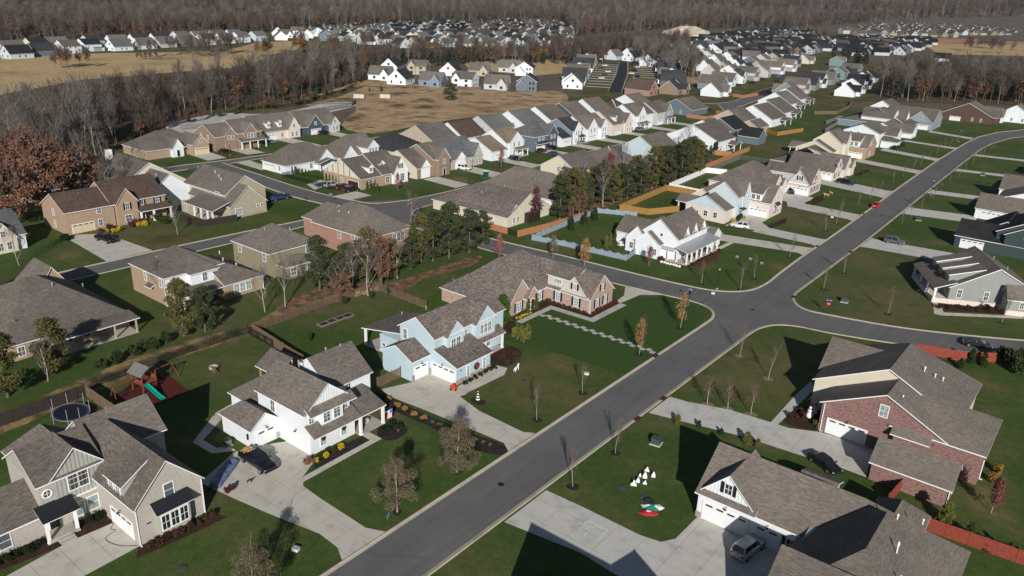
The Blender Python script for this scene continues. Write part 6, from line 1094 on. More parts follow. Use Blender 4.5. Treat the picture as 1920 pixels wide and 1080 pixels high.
# rust oaks at the left edge
for k, (px, py, H, W, mt, lb) in enumerate(((25, 425, 15, 7, 'rust_leaf', 'big rust leaved oak at the left edge'), (85, 405, 17, 8, 'rust_leaf', 'biggest rust leaved oak behind the tan brick house'), (150, 380, 15, 7, 'rust_dull', 'dull rust oak behind the tan brick house'), (60, 345, 16, 8, 'rust_leaf', 'rust oak further back at the left edge'), (15, 350, 14, 6, 'rust_dull', 'rust oak at the far left edge'))):
    x, y = G(px, py); plant('oak' + mt, b_oak(130, mt, 15, 7, 5200, .34, clumps=70, low=.18), 'oak_tree', lb, 'tree', x, y, sc=(W / 7, W / 7, H / 15), group='rust leaved oaks')
for k, (px, py, H) in enumerate(((205, 395, 11), (235, 372, 10), (190, 360, 12), (160, 345, 12), (260, 345, 10))):
    x, y = G(px, py); plant('bare%d' % (k % 3), lambda q=k % 3: (lambda tc: [('trunk', tc[0], 'bark_pale'), ('crown', tc[1], 'twig_grey')])(bare_parts(120 + q, 9.0, .38, .22, 8, .13, 3, .5, 5, .8, 5, .014)), 'bare_tree', ORD[k] + ' dark bare tree behind the tan brick house', 'tree', x, y, sc=H / 9, group='bare trees behind the tan brick house')
# shrubs
SH = [0]
def shrub(x, y, w, h, mat, lb, gr): 
    SH[0] += 1; k = SH[0] % 3
    plant('sh%s%d' % (mat, k), b_shrub(150 + k, mat, .6, .7, 420, .085), 'shrub', lb, 'shrub', x, y, sc=(w / .6, w / .6, h / .7), group=gr)
def shrubs(pts, w, h, mat, lb, gr=None):
    for i, (x, y) in enumerate(pts): shrub(x + random.uniform(-.1, .1), y + random.uniform(-.1, .1), w * random.uniform(.85, 1.2), h * random.uniform(.8, 1.2), mat, ORD[i] + ' ' + lb, gr or lb)
def line(a, b, n): return [(a[0] + (b[0] - a[0]) * i / max(1, n - 1), a[1] + (b[1] - a[1]) * i / max(1, n - 1)) for i in range(n)]
shrubs(line((-71.0, 30.4), (-70.7, 37.6), 9), .55, .9, 'shrub_brown', 'dark shrub under the bay window of the grey brick house'); shrubs(line((-80.4, 27.2), (-79.6, 29.4), 3), .7, .9, 'shrub_dark', 'dark shrub right of the porch steps of the grey brick house'); shrubs(line((-80.2, 17), (-79.9, 22.8), 7), .65, .9, 'shrub_dark', 'dark shrub left of the porch steps of the grey brick house')
shrubs([(-71.0, 52.0), (-70.7, 53.7), (-71.0, 56.2)], .5, .75, 'shrub_yellow', 'yellow shrub in the bed of the white two storey house'); shrubs([(-71.4, 53.2), (-71.6, 54.6), (-71.2, 55.2)], .45, .7, 'shrub_green', 'dark green shrub between the yellow ones'); shrub(-71.2, 51.2, .8, 1.0, 'twig_red', 'wispy pinkish shrub at the corner of the white house drive', 'wispy shrub')
shrubs([(-69.2, 63.0), (-68.6, 64), (-70.2, 64.4), (-69.6, 62.4)], .7, 1.0, 'shrub_dark', 'dark shrub below the flag'); shrubs(line((-75.6, 68.9), (-68.4, 68.7), 5), .5, .7, 'shrub_orange', 'round tan shrub in the dark mulch strip'); shrubs(line((-66.8, 69), (-57, 69.8), 9), .35, .3, 'shrub_olive', 'low plant in the dark mulch strip'); shrubs([(-77.4, 68.2), (-75.7, 67.9)], .2, 1.3, 'shrub_dark', 'narrow upright shrub at the mulch strip end')
shrubs(line((-70.8, 80.2), (-70.9, 87.4), 7), .5, .75, 'shrub_dark', 'dark green shrub under the wreath'); shrubs([(-70.6, 90), (-70.2, 92), (-71.4, 93.6), (-72.6, 91.6)], .7, .8, 'shrub_brown', 'reddish shrub by the blue house porch'); shrubs([(-75.2, 98.6), (-74.3, 100.2), (-73.6, 98.4)], 1.0, 2.4, 'shrub_olive', 'leafy tall shrub on the lawn between the blue house and the ranch')
shrubs(line((-81.4, 116.4), (-73.2, 116.5), 8), .5, .7, 'shrub_brown', 'clipped brown shrub along the ranch house front'); shrubs(line((-71.9, 118), (-71.8, 125.4), 7), .5, .65, 'shrub_red', 'red shrub along the ranch house gable'); shrubs(line((-82.0, 112.9), (-82.0, 116.4), 4), .45, .8, 'shrub_brown', 'brown shrub in the corner of the ranch house'); shrubs(line((-81.4, 105.6), (-81.5, 109.4), 5), .5, .7, 'shrub_green', 'green shrub under the ranch house window'); shrubs(line((-80.9, 105.6), (-80.6, 109.4), 6), .45, .4, 'shrub_yellow', 'low yellow shrub by the ranch house walk')
shrubs([(-28.6, 104.2), (-27.8, 105.6), (-28.8, 107)], .75, 1.1, 'shrub_brown', 'brown shrub by the snowman figure'); shrub(-25.4, 104.2, .7, 1.1, 'shrub_olive', 'olive clipped shrub by the brick house garage', 'clipped shrub'); shrubs(line((-22.4, 168.2), (-10.2, 176.6), 9), .9, 1.1, 'shrub_brown', 'reddish shrub along the grey corner house'); shrub(-25.2, 175.4, .5, 1.2, 'shrub_yellow', 'yellow shrub by the grey corner house porch', 'yellow shrub')
shrubs(line((-71.2, 157), (-71.2, 171), 9), .4, .6, 'shrub_dark', 'low shrub along the white porch'); shrub(-77.6, 154.6, 1.0, 1.2, 'shrub_red', 'round russet shrub at the corner of the white porch', 'russet shrub'); shrubs(line((-70.0, 201), (-69.6, 210), 7), .7, .7, 'shrub_brown', 'brown shrub by the bunting'); shrubs(line((-71.4, 233), (-71, 242.5), 6), .8, .8, 'shrub_brown', 'brown shrub by the shutters house'); shrubs([(-79, 201.8), (-78.6, 199.6)], .7, 2.0, 'shrub_green', 'green shrub by the bunting house entry'); shrubs([(-79.4, 198), (-78.6, 203.2)], .7, 1.0, 'shrub_yellow', 'yellow shrub by the bunting house entry')
shrubs(line((-72.6, 286), (-72, 296), 5), .8, .9, 'shrub_brown', 'brown shrub along the house by the black pickup drive'); shrubs([(-77, 351.8), (-76.4, 355), (-76, 359)], 1.2, 1.8, 'shrub_green', 'green shrub before the tall white house')
shrubs([G(px, py) for px, py in ((190, 690), (222, 682), (250, 668), (268, 660), (290, 655), (313, 645))], 1.0, 1.9, 'shrub_green', 'round green shrub in the row along the rear lawn'); shrubs([G(px, py) for px, py in ((200, 437), (213, 436), (225, 434), (262, 425), (273, 423))], .8, 1.1, 'shrub_yellow', 'yellow shrub before the tan brick house'); shrubs([G(px, py) for px, py in ((190, 440), (205, 431), (245, 426), (255, 422), (265, 418))], .9, 1.3, 'maroon_leaf', 'maroon shrub before the tan brick house'); shrub(*G(125, 450), 1.5, 1.4, 'shrub_dark', 'dark spreading shrub by the stained drive', 'dark spreading shrub')
shrubs([G(px, py) for px, py in ((10, 470), (30, 467), (45, 462))], 1.2, 1.0, 'rust_dull', 'rusty shrub at the left edge lawn'); shrub(*G(320, 400), 1.0, 4.0, 'cedar_olive', 'conical shrub by the dark board fence', 'conical shrub'); shrubs([G(px, py) for px, py in ((300, 415), (310, 420))], 1.4, 2.0, 'shrub_green', 'green shrub by the dark board fence'); shrubs([G(px, py) for px, py in ((580, 640), (645, 570), (730, 552), (695, 560))], .8, 1.6, 'shrub_green', 'young shrub in the rear garden')
shrubs([G(px, py) for px, py in ((690, 548), (705, 545), (685, 553), (672, 556))], .8, 1.0, 'dry_grass', 'tuft of dry ornamental grass by the brown fence'); shrubs([G(px, py) for px, py in ((1890, 690), (1905, 700), (1915, 690), (1880, 680))], 1.8, 3.0, 'shrub_green', 'large dark shrub at the end of the upper red fence'); shrubs([G(px, py) for px, py in ((1860, 905), (1870, 890))], .8, 1.6, 'shrub_orange', 'yellow tan shrub at the brick house corner'); shrubs([G(px, py) for px, py in ((425, 925), (440, 918))], .5, .9, 'shrub_red', 'red shrub at the end of the blue tarp')
# ------------------------------------------------------------ woods as masses of instanced trees
SRC = bpy.data.collections.new('tree_kinds')
def src(name, parts):
    b = MB(); mats = []
    for q, mt in parts:
        k = len(b.v); mi = len(mats); mats.append(mt); b.v += q.v; b.f += [tuple(k + i for i in f) for f in q.f]; b.m += [mi] * len(q.f)
    o = bpy.data.objects.new(name, b.mesh(name, mats)); c = bpy.data.collections.new(name); c.objects.link(o); return o
def far_bare(seed, tw, bark, H=18.0, leaf=None, nleaf=0):
    t, c = bare_parts(seed, H, .36, .38, 9, .2, 2, .55, 9, 2.3, 4, .05); P = [(t, bark), (c, tw)]; rng = random.Random(seed + 1); L = MB()
    for k in range(26): v = rv(rng).normalized() * rng.uniform(.3, 1); leaves(L, rng, (v.x * 3.4, v.y * 3.4, H * .68 + v.z * H * .27), (1.3, 1.3, 1.6), 18, .62, w=.09)
    P.append((L, tw))
    if leaf:
        rng = random.Random(seed); L = MB()
        for k in range(22): v = rv(rng).normalized() * rng.uniform(.4, 1); leaves(L, rng, (v.x * 4.2, v.y * 4.2, H * .66 + v.z * H * .3), 1.5, nleaf // 22, .5)
        P.append((L, leaf))
    return P
def far_con(seed, leaf, H=11.0, W=2.6):
    return [(b, m) for _, b, m in b_conifer(seed, leaf, H, W, 700, .5, 'oval', .08)()]
KIND = {'grey1': src('wood_tree_a', far_bare(201, 'twig_grey', 'bark_pale')), 'grey2': src('wood_tree_b', far_bare(202, 'twig_grey', 'bark_pale', 20)), 'brown1': src('wood_tree_c', far_bare(203, 'twig_brown', 'bark')), 'brown2': src('wood_tree_d', far_bare(204, 'twig_brown', 'bark', 17)), 'rust': src('wood_tree_e', far_bare(205, 'twig_brown', 'bark', 17, 'rust_dull', 420)), 'rust2': src('wood_tree_f', far_bare(206, 'twig_brown', 'bark', 16, 'rust_leaf', 520)), 'gold': src('wood_tree_g', far_bare(207, 'twig_brown', 'bark', 15, 'gold_leaf', 600)), 'cedar': src('wood_tree_h', far_con(208, 'pine_dark')), 'cedar2': src('wood_tree_i', far_con(209, 'cedar', 9, 2.4))}
def scatter(P, step, rng):
    x0 = min(p[0] for p in P); x1 = max(p[0] for p in P); y0 = min(p[1] for p in P); y1 = max(p[1] for p in P); out = []
    y = y0
    while y < y1:
        x = x0
        while x < x1:
            q = (x + rng.uniform(-.48, .48) * step, y + rng.uniform(-.48, .48) * step)
            if inside(q, P): out.append(q)
            x += step
        y += step
    return out
def gn_group(src_ob):
    g = bpy.data.node_groups.new('scatter', 'GeometryNodeTree'); g.interface.new_socket('Geometry', in_out='INPUT', socket_type='NodeSocketGeometry'); g.interface.new_socket('Geometry', in_out='OUTPUT', socket_type='NodeSocketGeometry')
    n = g.nodes; i = n.new('NodeGroupInput'); o = n.new('NodeGroupOutput'); ip = n.new('GeometryNodeInstanceOnPoints'); oi = n.new('GeometryNodeObjectInfo'); oi.inputs['Object'].default_value = src_ob; oi.inputs['As Instance'].default_value = True
    rr = n.new('FunctionNodeRandomValue'); rr.data_type = 'FLOAT_VECTOR'; rr.inputs[0].default_value = (-.04, -.04, 0); rr.inputs[1].default_value = (.04, .04, 6.283)
    at = n.new('GeometryNodeInputNamedAttribute'); at.data_type = 'FLOAT'; at.inputs[0].default_value = 'size'
    l = g.links.new; l(i.outputs[0], ip.inputs['Points']); l(oi.outputs['Geometry'], ip.inputs['Instance']); l(rr.outputs[0], ip.inputs['Rotation']); l(at.outputs[0], ip.inputs['Scale']); l(ip.outputs[0], o.inputs[0])
    return g
GN = {}
def woods(label, pts, mixk, rng, size=(.75, 1.1), zf=None):
    by = {}
    keys = [k for k, w in mixk for _ in range(w)]
    for p in pts:
        w = math.sin(p[0] * .013 + 1.7 * math.sin(p[1] * .009)) + math.sin(p[1] * .017 + p[0] * .006); k = rng.choice(keys)
        if len(mixk) > 6 and rng.random() < .5: k = rng.choice(('rust', 'rust2')) if w > 1.05 else rng.choice(('cedar', 'cedar', 'cedar2')) if w < -1.25 else k
        by.setdefault(k, []).append(p)
    for k, ps in by.items():
        me = bpy.data.meshes.new('woodland'); me.from_pydata([(x, y, zf(x, y) if zf else 0) for x, y in ps], [], [])
        a = me.attributes.new('size', 'FLOAT', 'POINT'); a.data.foreach_set('value', [rng.uniform(*size) for _ in ps])
        o = mk('woodland', me); tag(o, label % {'grey': 'pale grey', 'brow': 'brown', 'rust': 'rust leaved', 'gold': 'gold leaved', 'ceda': 'dark evergreen'}[k[:4]], 'woodland', kind='stuff')
        if k not in GN: GN[k] = gn_group(KIND[k])
        m = o.modifiers.new('scatter', 'NODES'); m.node_group = GN[k]
rng = random.Random(3)
BELT = PXS([(0, 310), (0, 258), (100, 250), (200, 218), (300, 205), (400, 188), (500, 168), (600, 150), (660, 142), (690, 145), (640, 165), (540, 195), (420, 208), (310, 232), (250, 255), (200, 300), (80, 330)])
woods('%s trees of the wood on the left between the fields', scatter(BELT, 6.2, rng), [('grey1', 5), ('grey2', 5), ('brown1', 5), ('brown2', 5), ('rust', 2), ('cedar', 3), ('cedar2', 2)], rng, (.55, 1.0))
EDGE = PXS([(240, 262), (310, 236), (420, 212), (540, 198), (640, 170), (690, 140), (700, 132), (690, 146), (640, 178), (560, 200), (420, 218), (320, 242), (250, 272)])
woods('%s saplings on the edge of the left wood', scatter(EDGE, 4.0, rng), [('cedar2', 3), ('brown2', 3), ('rust', 2)], rng, (.25, .5))
MIDW = PXS([(640, 124), (700, 114), (850, 110), (1000, 108), (1150, 108), (1130, 118), (1060, 122), (960, 120), (860, 124), (760, 124), (690, 132)])
woods('%s trees of the wood behind the field houses', scatter(MIDW, 7.5, rng), [('grey1', 3), ('brown1', 4), ('brown2', 4), ('rust', 3), ('rust2', 1), ('gold', 1), ('cedar', 3)], rng, (.55, .95))
RW = PXS([(1645, 168), (1700, 158), (1800, 154), (1920, 154), (1990, 156), (1990, 200), (1900, 196), (1800, 192), (1700, 190), (1650, 184)])
woods('%s trees of the wood on the right', [p for p in scatter(RW, 7.0, rng) if p[0] < 60], [('grey1', 4), ('brown1', 5), ('brown2', 4), ('rust', 3), ('rust2', 2), ('cedar', 2)], rng, (.7, 1.05))
SW_ = PXS([(1185, 98), (1290, 112), (1320, 128), (1300, 146), (1250, 144), (1195, 120)])
woods('%s trees of the small wood by the dark court', scatter(SW_, 8.0, rng), [('grey1', 6), ('brown1', 2), ('brown2', 1)], rng, (.6, .9))
KW = PXS([(1085, 100), (1230, 90), (1290, 84), (1290, 92), (1220, 97), (1100, 110)])
woods('%s trees of the belt left of the slate roofed quarter', scatter(KW, 9.0, rng), [('rust', 3), ('brown1', 3), ('brown2', 3), ('cedar', 2)], rng, (.7, 1.0))
for k, (px, py, rx, kd, s) in enumerate(((500, 108, 9, 'gold', .9), (570, 100, 9, 'gold', 1.0), (130, 128, 12, 'rust', .7), (270, 108, 12, 'brown1', .55), (275, 112, 10, 'rust2', .35), (400, 103, 22, 'brown1', .8), (360, 104, 18, 'brown2', .7), (430, 100, 14, 'brown2', .8), (1050, 95, 16, 'rust', .8), (1480, 118, 10, 'brown1', .9), (1400, 108, 9, 'brown2', .8), (1590, 112, 14, 'cedar', 1.1), (1610, 120, 12, 'cedar', 1.2), (1540, 78, 10, 'brown1', .8), (1850, 98, 22, 'brown2', .9), (1860, 92, 18, 'rust', .8), (640, 95, 10, 'rust', .8), (880, 108, 10, 'rust2', .8), (700, 98, 10, 'brown1', .9), (800, 100, 12, 'gold', .8), (720, 170, 8, 'cedar2', .25))):
    x, y = G(px, py); woods('%s clump standing alone near the fields', [(x + rng.gauss(0, rx * .5), y + rng.gauss(0, rx * .5)) for _ in range(max(2, int(rx / 2)))], [(kd, 1)], rng, (s * .8, s * 1.1))
# hills and the far forest
def hz(x, y):
    r = math.hypot(x, y); a = math.atan2(-x, y)                      # a grows to the left
    t = max(0, min(1, (r - 1500) / 3000)); t = t * t * (3 - 2 * t)
    return t * (95 - 55 * a + 22 * math.sin(a * 9 + r * .0011) + 14 * math.sin(a * 23 + 1.3) + 10 * math.sin(r * .004 + a * 5))
b = MB(); NR, NA = 40, 60; RR = [1450 * (9000 / 1450) ** (i / NR) for i in range(NR + 1)]; AA = [R(-22) + R(112) * j / NA for j in range(NA + 1)]
for r in RR:
    for a in AA:
        x, y = -r * math.sin(a), r * math.cos(a); b.v.append((x, y, hz(x, y) - .8))
for i in range(NR):
    for j in range(NA):
        k = i * (NA + 1) + j; b.f.append((k, k + 1, k + NA + 2, k + NA + 1)[::-1]); b.m.append(0)
tag(b.obj('hills', 'far_ground', smooth=True), kind='structure')
LB = [(-80, 86), (0, 82), (130, 78), (300, 72), (430, 66), (540, 58), (640, 49), (960, 41), (1060, 44), (1085, 70), (1180, 60), (1250, 58), (1400, 54), (1480, 56), (1560, 52), (1640, 49), (1800, 47), (2000, 52)]
LBW = [(math.atan2(-p[0], p[1]), math.hypot(*p)) for p in PXS(LB)]
def near_r(a):
    for (a0, r0), (a1, r1) in zip(LBW, LBW[1:]):
        if a1 <= a <= a0: return r0 + (r1 - r0) * (a0 - a) / (a0 - a1)
    return 1e9
def farwood(rmin, rmax, step, size, mixk, label):
    pts = []; r = rmin
    while r < rmax:
        da = step / r; a = LBW[-1][0]
        while a < LBW[0][0]:
            rr = r + rng.uniform(-.5, .5) * step; aa = a + rng.uniform(-.5, .5) * da
            if rr > near_r(aa): pts.append((-rr * math.sin(aa), rr * math.cos(aa)))
            a += da
        r += step
    woods(label, pts, mixk, rng, size, hz)
MIXF = [('grey1', 3), ('grey2', 2), ('brown1', 5), ('brown2', 4), ('rust', 4), ('rust2', 2), ('cedar', 3)]
farwood(650, 1300, 11, (.7, 1.05), MIXF, '%s trees of the forest beyond the estates'); farwood(1300, 2300, 17, (.95, 1.4), MIXF, '%s trees of the forest further off'); farwood(2300, 6000, 38, (1.8, 2.6), MIXF, '%s trees on the far hills')
# ------------------------------------------------------------ vehicles
def paint(name, c, rough=.28, metal=.0, coat=.6):
    m, t, b = nmat(name); b.inputs['Base Color'].default_value = (*c, 1); b.inputs['Roughness'].default_value = rough; b.inputs['Metallic'].default_value = metal; b.inputs['Coat Weight'].default_value = coat; b.inputs['Coat Roughness'].default_value = .08
for n_, c_ in (('paint_black', (.008, .008, .01)), ('paint_silver', (.42, .43, .44)), ('paint_white', (.72, .72, .72)), ('paint_grey', (.07, .075, .085)), ('paint_red', (.55, .02, .025)), ('paint_blue', (.02, .04, .1)), ('paint_maroon', (.07, .008, .012)), ('paint_brightblue', (.04, .12, .5)), ('paint_steel', (.2, .21, .22))): paint(n_, c_, .3, .35 if 'silver' in n_ or 'steel' in n_ else 0)
plain('tyre', (.012, .012, .012), .85, .1); plain('rim', (.45, .45, .46), .3, .05, metallic=.7); plain('lamp_clear', (.7, .72, .74), .15, .02); plain('lamp_red', (.4, .01, .01), .2, .02); plain('under', (.01, .01, .01), .9, .1); plain('logs', (.45, .27, .13), .85, .3, 8)
CARS = {'sedan': dict(L=4.75, W=1.84, body=[(-2.37, .35, .72, .72), (-2.2, .24, .92, .86), (-1.4, .22, .97, .92), (0, .2, .95, .92), (1.2, .22, .92, .91), (1.95, .24, .82, .86), (2.37, .36, .64, .66)], cab=(-1.85, -1.05, .35, 1.15, 1.43), wx=(-1.4, 1.42), wr=.33),
        'suv': dict(L=4.85, W=1.94, body=[(-2.42, .42, .95, .82), (-2.3, .3, 1.08, .92), (-1.4, .28, 1.1, .97), (0, .26, 1.1, .97), (1.1, .28, 1.08, .96), (2.0, .3, 1.0, .92), (2.42, .42, .8, .76)], cab=(-2.3, -2.0, .35, 1.1, 1.75), wx=(-1.42, 1.45), wr=.37),
        'pickup': dict(L=5.9, W=2.02, body=[(-2.95, .5, .95, .9), (-2.85, .42, 1.18, .98), (-1.0, .4, 1.18, 1.0), (-.9, .4, 1.2, 1.0), (1.0, .4, 1.2, 1.0), (2.4, .42, 1.15, .98), (2.95, .5, .95, .85)], cab=(-.95, -.8, .75, 1.35, 1.9), wx=(-1.85, 1.85), wr=.42)}
def car_parts(kind, col):
    c = CARS[kind]; b = MB(); prev = None
    for x, zl, zb, hw in c['body']:
        ring_ = [(x, -hw * .88, zl), (x, -hw, zl + .18), (x, -hw * 1.0, (zl + zb) / 2 + .05), (x, -hw * .95, zb - .06), (x, -hw * .82, zb), (x, hw * .82, zb), (x, hw * .95, zb - .06), (x, hw, (zl + zb) / 2 + .05), (x, hw, zl + .18), (x, hw * .88, zl)]
        if prev:
            for i in range(10): j = (i + 1) % 10; b.face([prev[i], prev[j], ring_[j], ring_[i]][::-1])
        else: b.face(ring_)
        prev = ring_
    b.face(prev[::-1]); x0, x1, x2, x3, zt = c['cab']; hb = c['W'] / 2 * .86; ht = c['W'] / 2 * .70; z0 = c['body'][3][2] - .02
    B = [(x0, -hb, z0), (x3, -hb, z0), (x3, hb, z0), (x0, hb, z0)]; T = [(x1, -ht, zt), (x2, -ht, zt), (x2, ht, zt), (x1, ht, zt)]
    for i in range(4): j = (i + 1) % 4; b.face([B[i], B[j], T[j], T[i]])
    b.face(T)
    if kind == 'pickup': pass
    g = []
    def pan(P, k=.1, off=.015):
        P = [Vector(p) for p in P]; cc = sum(P, Vector()) / 4; n = (P[1] - P[0]).cross(P[3] - P[0]).normalized()
        return MB().face([p.lerp(cc, k) + n * off for p in P])
    g.append(('windscreen', pan([B[1], B[2], T[2], T[1]], .08))); g.append(('rear_window', pan([B[3], B[0], T[0], T[3]], .1)))
    for s in (0, 1):
        P = [B[0], B[1], T[1], T[0]] if s == 0 else [B[2], B[3], T[3], T[2]]
        P = [Vector(p) for p in P]; m0 = P[0].lerp(P[1], .5); m1 = P[3].lerp(P[2], .5)
        g.append(('side_window', pan([P[0].lerp(m0, .12), m0.lerp(P[0], .04), m1.lerp(P[3], .04), P[3].lerp(m1, .12)], .06))); g.append(('side_window', pan([m0.lerp(P[1], .04), P[1].lerp(m0, .12), P[2].lerp(m1, .1), m1.lerp(P[2], .04)], .06)))
    return b, g
def car(kind, col, label, rear, front, flip=False, cargo=False, group=None, name=None):
    a = Vector(G(*rear)); f = Vector(G(*front)); d = f - a; ang = math.atan2(d.y, d.x); m = (a + f) / 2; c = CARS[kind]
    o = thing(name or {'sedan': 'parked_car', 'suv': 'parked_suv', 'pickup': 'parked_pickup'}[kind], label, {'sedan': 'car', 'suv': 'car', 'pickup': 'pickup'}[kind], (m.x, m.y, .04), ang, group or 'parked cars')
    key = ('car', kind, col)
    if key not in CACHE:
        b, g = car_parts(kind, col); CACHE[key] = [('body', b.mesh('body', col))] + [(n, q.mesh(n, 'car_glass')) for n, q in g]
    for n, me in CACHE[key]: mk(n, me, o)
    wm = cached(('wheel', c['wr']), lambda: MB().lathe([(c['wr'] * .62, -.11), (c['wr'], -.1), (c['wr'], .1), (c['wr'] * .62, .11)], 14).mesh('tyre', 'tyre')); rm = cached(('rim', c['wr']), lambda: MB().lathe([(0.001, -.09), (c['wr'] * .62, -.105), (c['wr'] * .62, .105), (.001, .09)], 10).mesh('rim', 'rim'))
    for wx in c['wx']:
        for s in (-1, 1):
            w = mk('wheel', wm, o, (wx, s * (c['W'] / 2 - .1), c['wr'])); w.rotation_euler = (math.pi / 2, 0, 0); mk('rim', rm, w)
    hx = c['L'] / 2; hz_ = c['body'][-1][2] - .12
    for s in (-1, 1):
        mk('headlight', cached('hl', lambda: MB().box(-.12, .06, -.2, .2, -.07, .07).mesh('headlight', 'lamp_clear')), o, (hx - .1, s * c['W'] * .33, hz_ + .02)); mk('tail_light', cached('tl', lambda: MB().box(-.05, .1, -.14, .14, -.12, .12).mesh('tail_light', 'lamp_red')), o, (-hx + .03, s * c['W'] * .36, c['body'][0][2] - .1))
        mk('mirror', cached(('mir', col), lambda: MB().box(-.08, .08, -.12, .12, 0, .16).mesh('mirror', col)), o, (c['cab'][3] - .25, s * (c['W'] / 2 + .08), c['body'][3][2] + .02))
    mk('bumper', cached(('bmp', kind), lambda: MB().box(-.1, .08, -c['W'] * .44, c['W'] * .44, 0, .2).mesh('bumper', 'under')), o, (hx - .06, 0, c['body'][-1][1])); mk('number_plate', cached('np', lambda: MB().box(-.02, .02, -.17, .17, 0, .12).mesh('number_plate', 'lamp_clear')), o, (-hx - .01, 0, .62))
    if kind == 'pickup':
        mk('truck_bed', cached('bed', lambda: MB().box(-1.85, .05, -.78, .78, 0, .03).mesh('truck_bed', 'under')), o, (-.98, 0, 1.19))
    return o
car('pickup', 'paint_black', 'black pickup loaded with firewood on the white house drive', (462, 858), (507, 888))
a_ = Vector(G(462, 858)); f_ = Vector(G(507, 888)); d_ = (f_ - a_).normalized(); c_ = (a_ + f_) / 2 - d_ * 1.95; ang_ = math.atan2(d_.y, d_.x)
for k in range(14):
    o = MB().tube((-.38, 0, 0), (.38, 0, 0), .1, .1, 6, cap=True).obj('firewood_log', 'logs', None, (c_.x + random.uniform(-.55, .55), c_.y + random.uniform(-.5, .5), 1.36 + (k % 3) * .13), ang_ + 1.57 + random.uniform(-.4, .4)); tag(o, 'split firewood log in the bed of the black pickup', 'log', 'firewood in the pickup')
car('suv', 'paint_silver', 'silver SUV with roof rails before the white garage at lower right', (1372, 1058), (1430, 1012)); car('sedan', 'paint_black', 'black sedan in the shade beside the long brick house drive', (1527, 862), (1563, 888)); car('sedan', 'paint_black', 'black sedan with silver wheels on the cross street', (1803, 645), (1860, 655)); car('suv', 'paint_grey', 'dark grey SUV on the drive of the dark teal house', (1655, 453), (1698, 460))
car('sedan', 'paint_red', 'bright red car parked at the kerb of the main road', (1633, 394), (1652, 382)); car('suv', 'paint_white', 'white SUV on the drive of the bunting house', (1404, 430), (1370, 425)); car('suv', 'paint_black', 'black SUV before the two garage doors up the road', (1478, 352), (1487, 372)); car('pickup', 'paint_black', 'black pickup on the drive up the main road', (1568, 342), (1603, 349))
car('pickup', 'paint_black', 'black pickup before the tan brick house', (183, 448), (215, 458)); car('pickup', 'paint_blue', 'blue pickup beside the pale tan house', (540, 372), (508, 378)); car('suv', 'paint_silver', 'silver SUV on the drive with three cars', (612, 352), (634, 349)); car('suv', 'paint_maroon', 'maroon SUV on the drive with three cars', (632, 357), (655, 352)); car('suv', 'paint_black', 'black SUV on the drive with three cars', (645, 361), (672, 357))
for rear, fr, kd, cl, lb in (((368, 288), (388, 286), 'sedan', 'paint_white', 'white car in the back street drive'), ((412, 287), (431, 285), 'sedan', 'paint_black', 'dark car by the brown brick garage'), ((500, 270), (517, 268), 'sedan', 'paint_steel', 'pale car before the cream brick house'), ((599, 253), (616, 251), 'suv', 'paint_black', 'dark car before the blue gabled house'), ((860, 317), (880, 320), 'suv', 'paint_white', 'white SUV before the slate roofed house'), ((956, 299), (977, 303), 'suv', 'paint_black', 'black SUV before the white porch house'), ((1006, 286), (1024, 284), 'sedan', 'paint_black', 'black car left of the navy house drive'), ((1026, 281), (1044, 279), 'suv', 'paint_black', 'black SUV behind the two cars of the navy house'), ((1030, 290), (1048, 292), 'sedan', 'paint_blue', 'dark blue car on the navy house drive'), ((1048, 303), (1067, 299), 'sedan', 'paint_black', 'black car on the road by the white gable'), ((1049, 268), (1066, 270), 'suv', 'paint_white', 'white SUV before the charcoal roofed house'), ((1083, 270), (1100, 270), 'sedan', 'paint_steel', 'grey car before the charcoal roofed house'), ((1122, 258), (1140, 258), 'suv', 'paint_maroon', 'red SUV beside the white barn gabled house'), ((1172, 244), (1188, 243), 'sedan', 'paint_maroon', 'dark red car by the row of small gables'), ((1193, 246), (1209, 245), 'suv', 'paint_steel', 'grey SUV by the row of small gables'), ((1241, 224), (1258, 223), 'sedan', 'paint_white', 'white car by the grey gabled porch house'), ((1324, 208), (1338, 206), 'sedan', 'paint_black', 'black car by the orange fence'), ((1365, 180), (1380, 181), 'suv', 'paint_grey', 'grey SUV by the small orange fence'), ((1380, 162), (1391, 162), 'suv', 'paint_black', 'black SUV on the far street drive'), ((1405, 157), (1416, 157), 'suv', 'paint_black', 'second black SUV on the far street drive'), ((1424, 151), (1434, 150), 'suv', 'paint_black', 'third black SUV further up the far street'), ((1450, 146), (1470, 145), 'suv', 'paint_brightblue', 'bright blue van on the far street'), ((1452, 154), (1462, 154), 'sedan', 'paint_black', 'black car beside the far street')): car(kd, cl, lb, rear, fr)
for k in range(14):
    px = (1128 + (k % 3) * 6, 1184 + (k % 3) * 6)[k % 2]; py = 112 + k * 3.0; car('suv', ('paint_white', 'paint_white', 'paint_grey', 'paint_black')[k % 4], '%s car on a drive along the %s of the dark court' % (('white', 'white', 'grey', 'black')[k % 4], ('left', 'right')[k % 2]), (px - 4, py + .3), (px + 4, py), group='cars along the dark court')
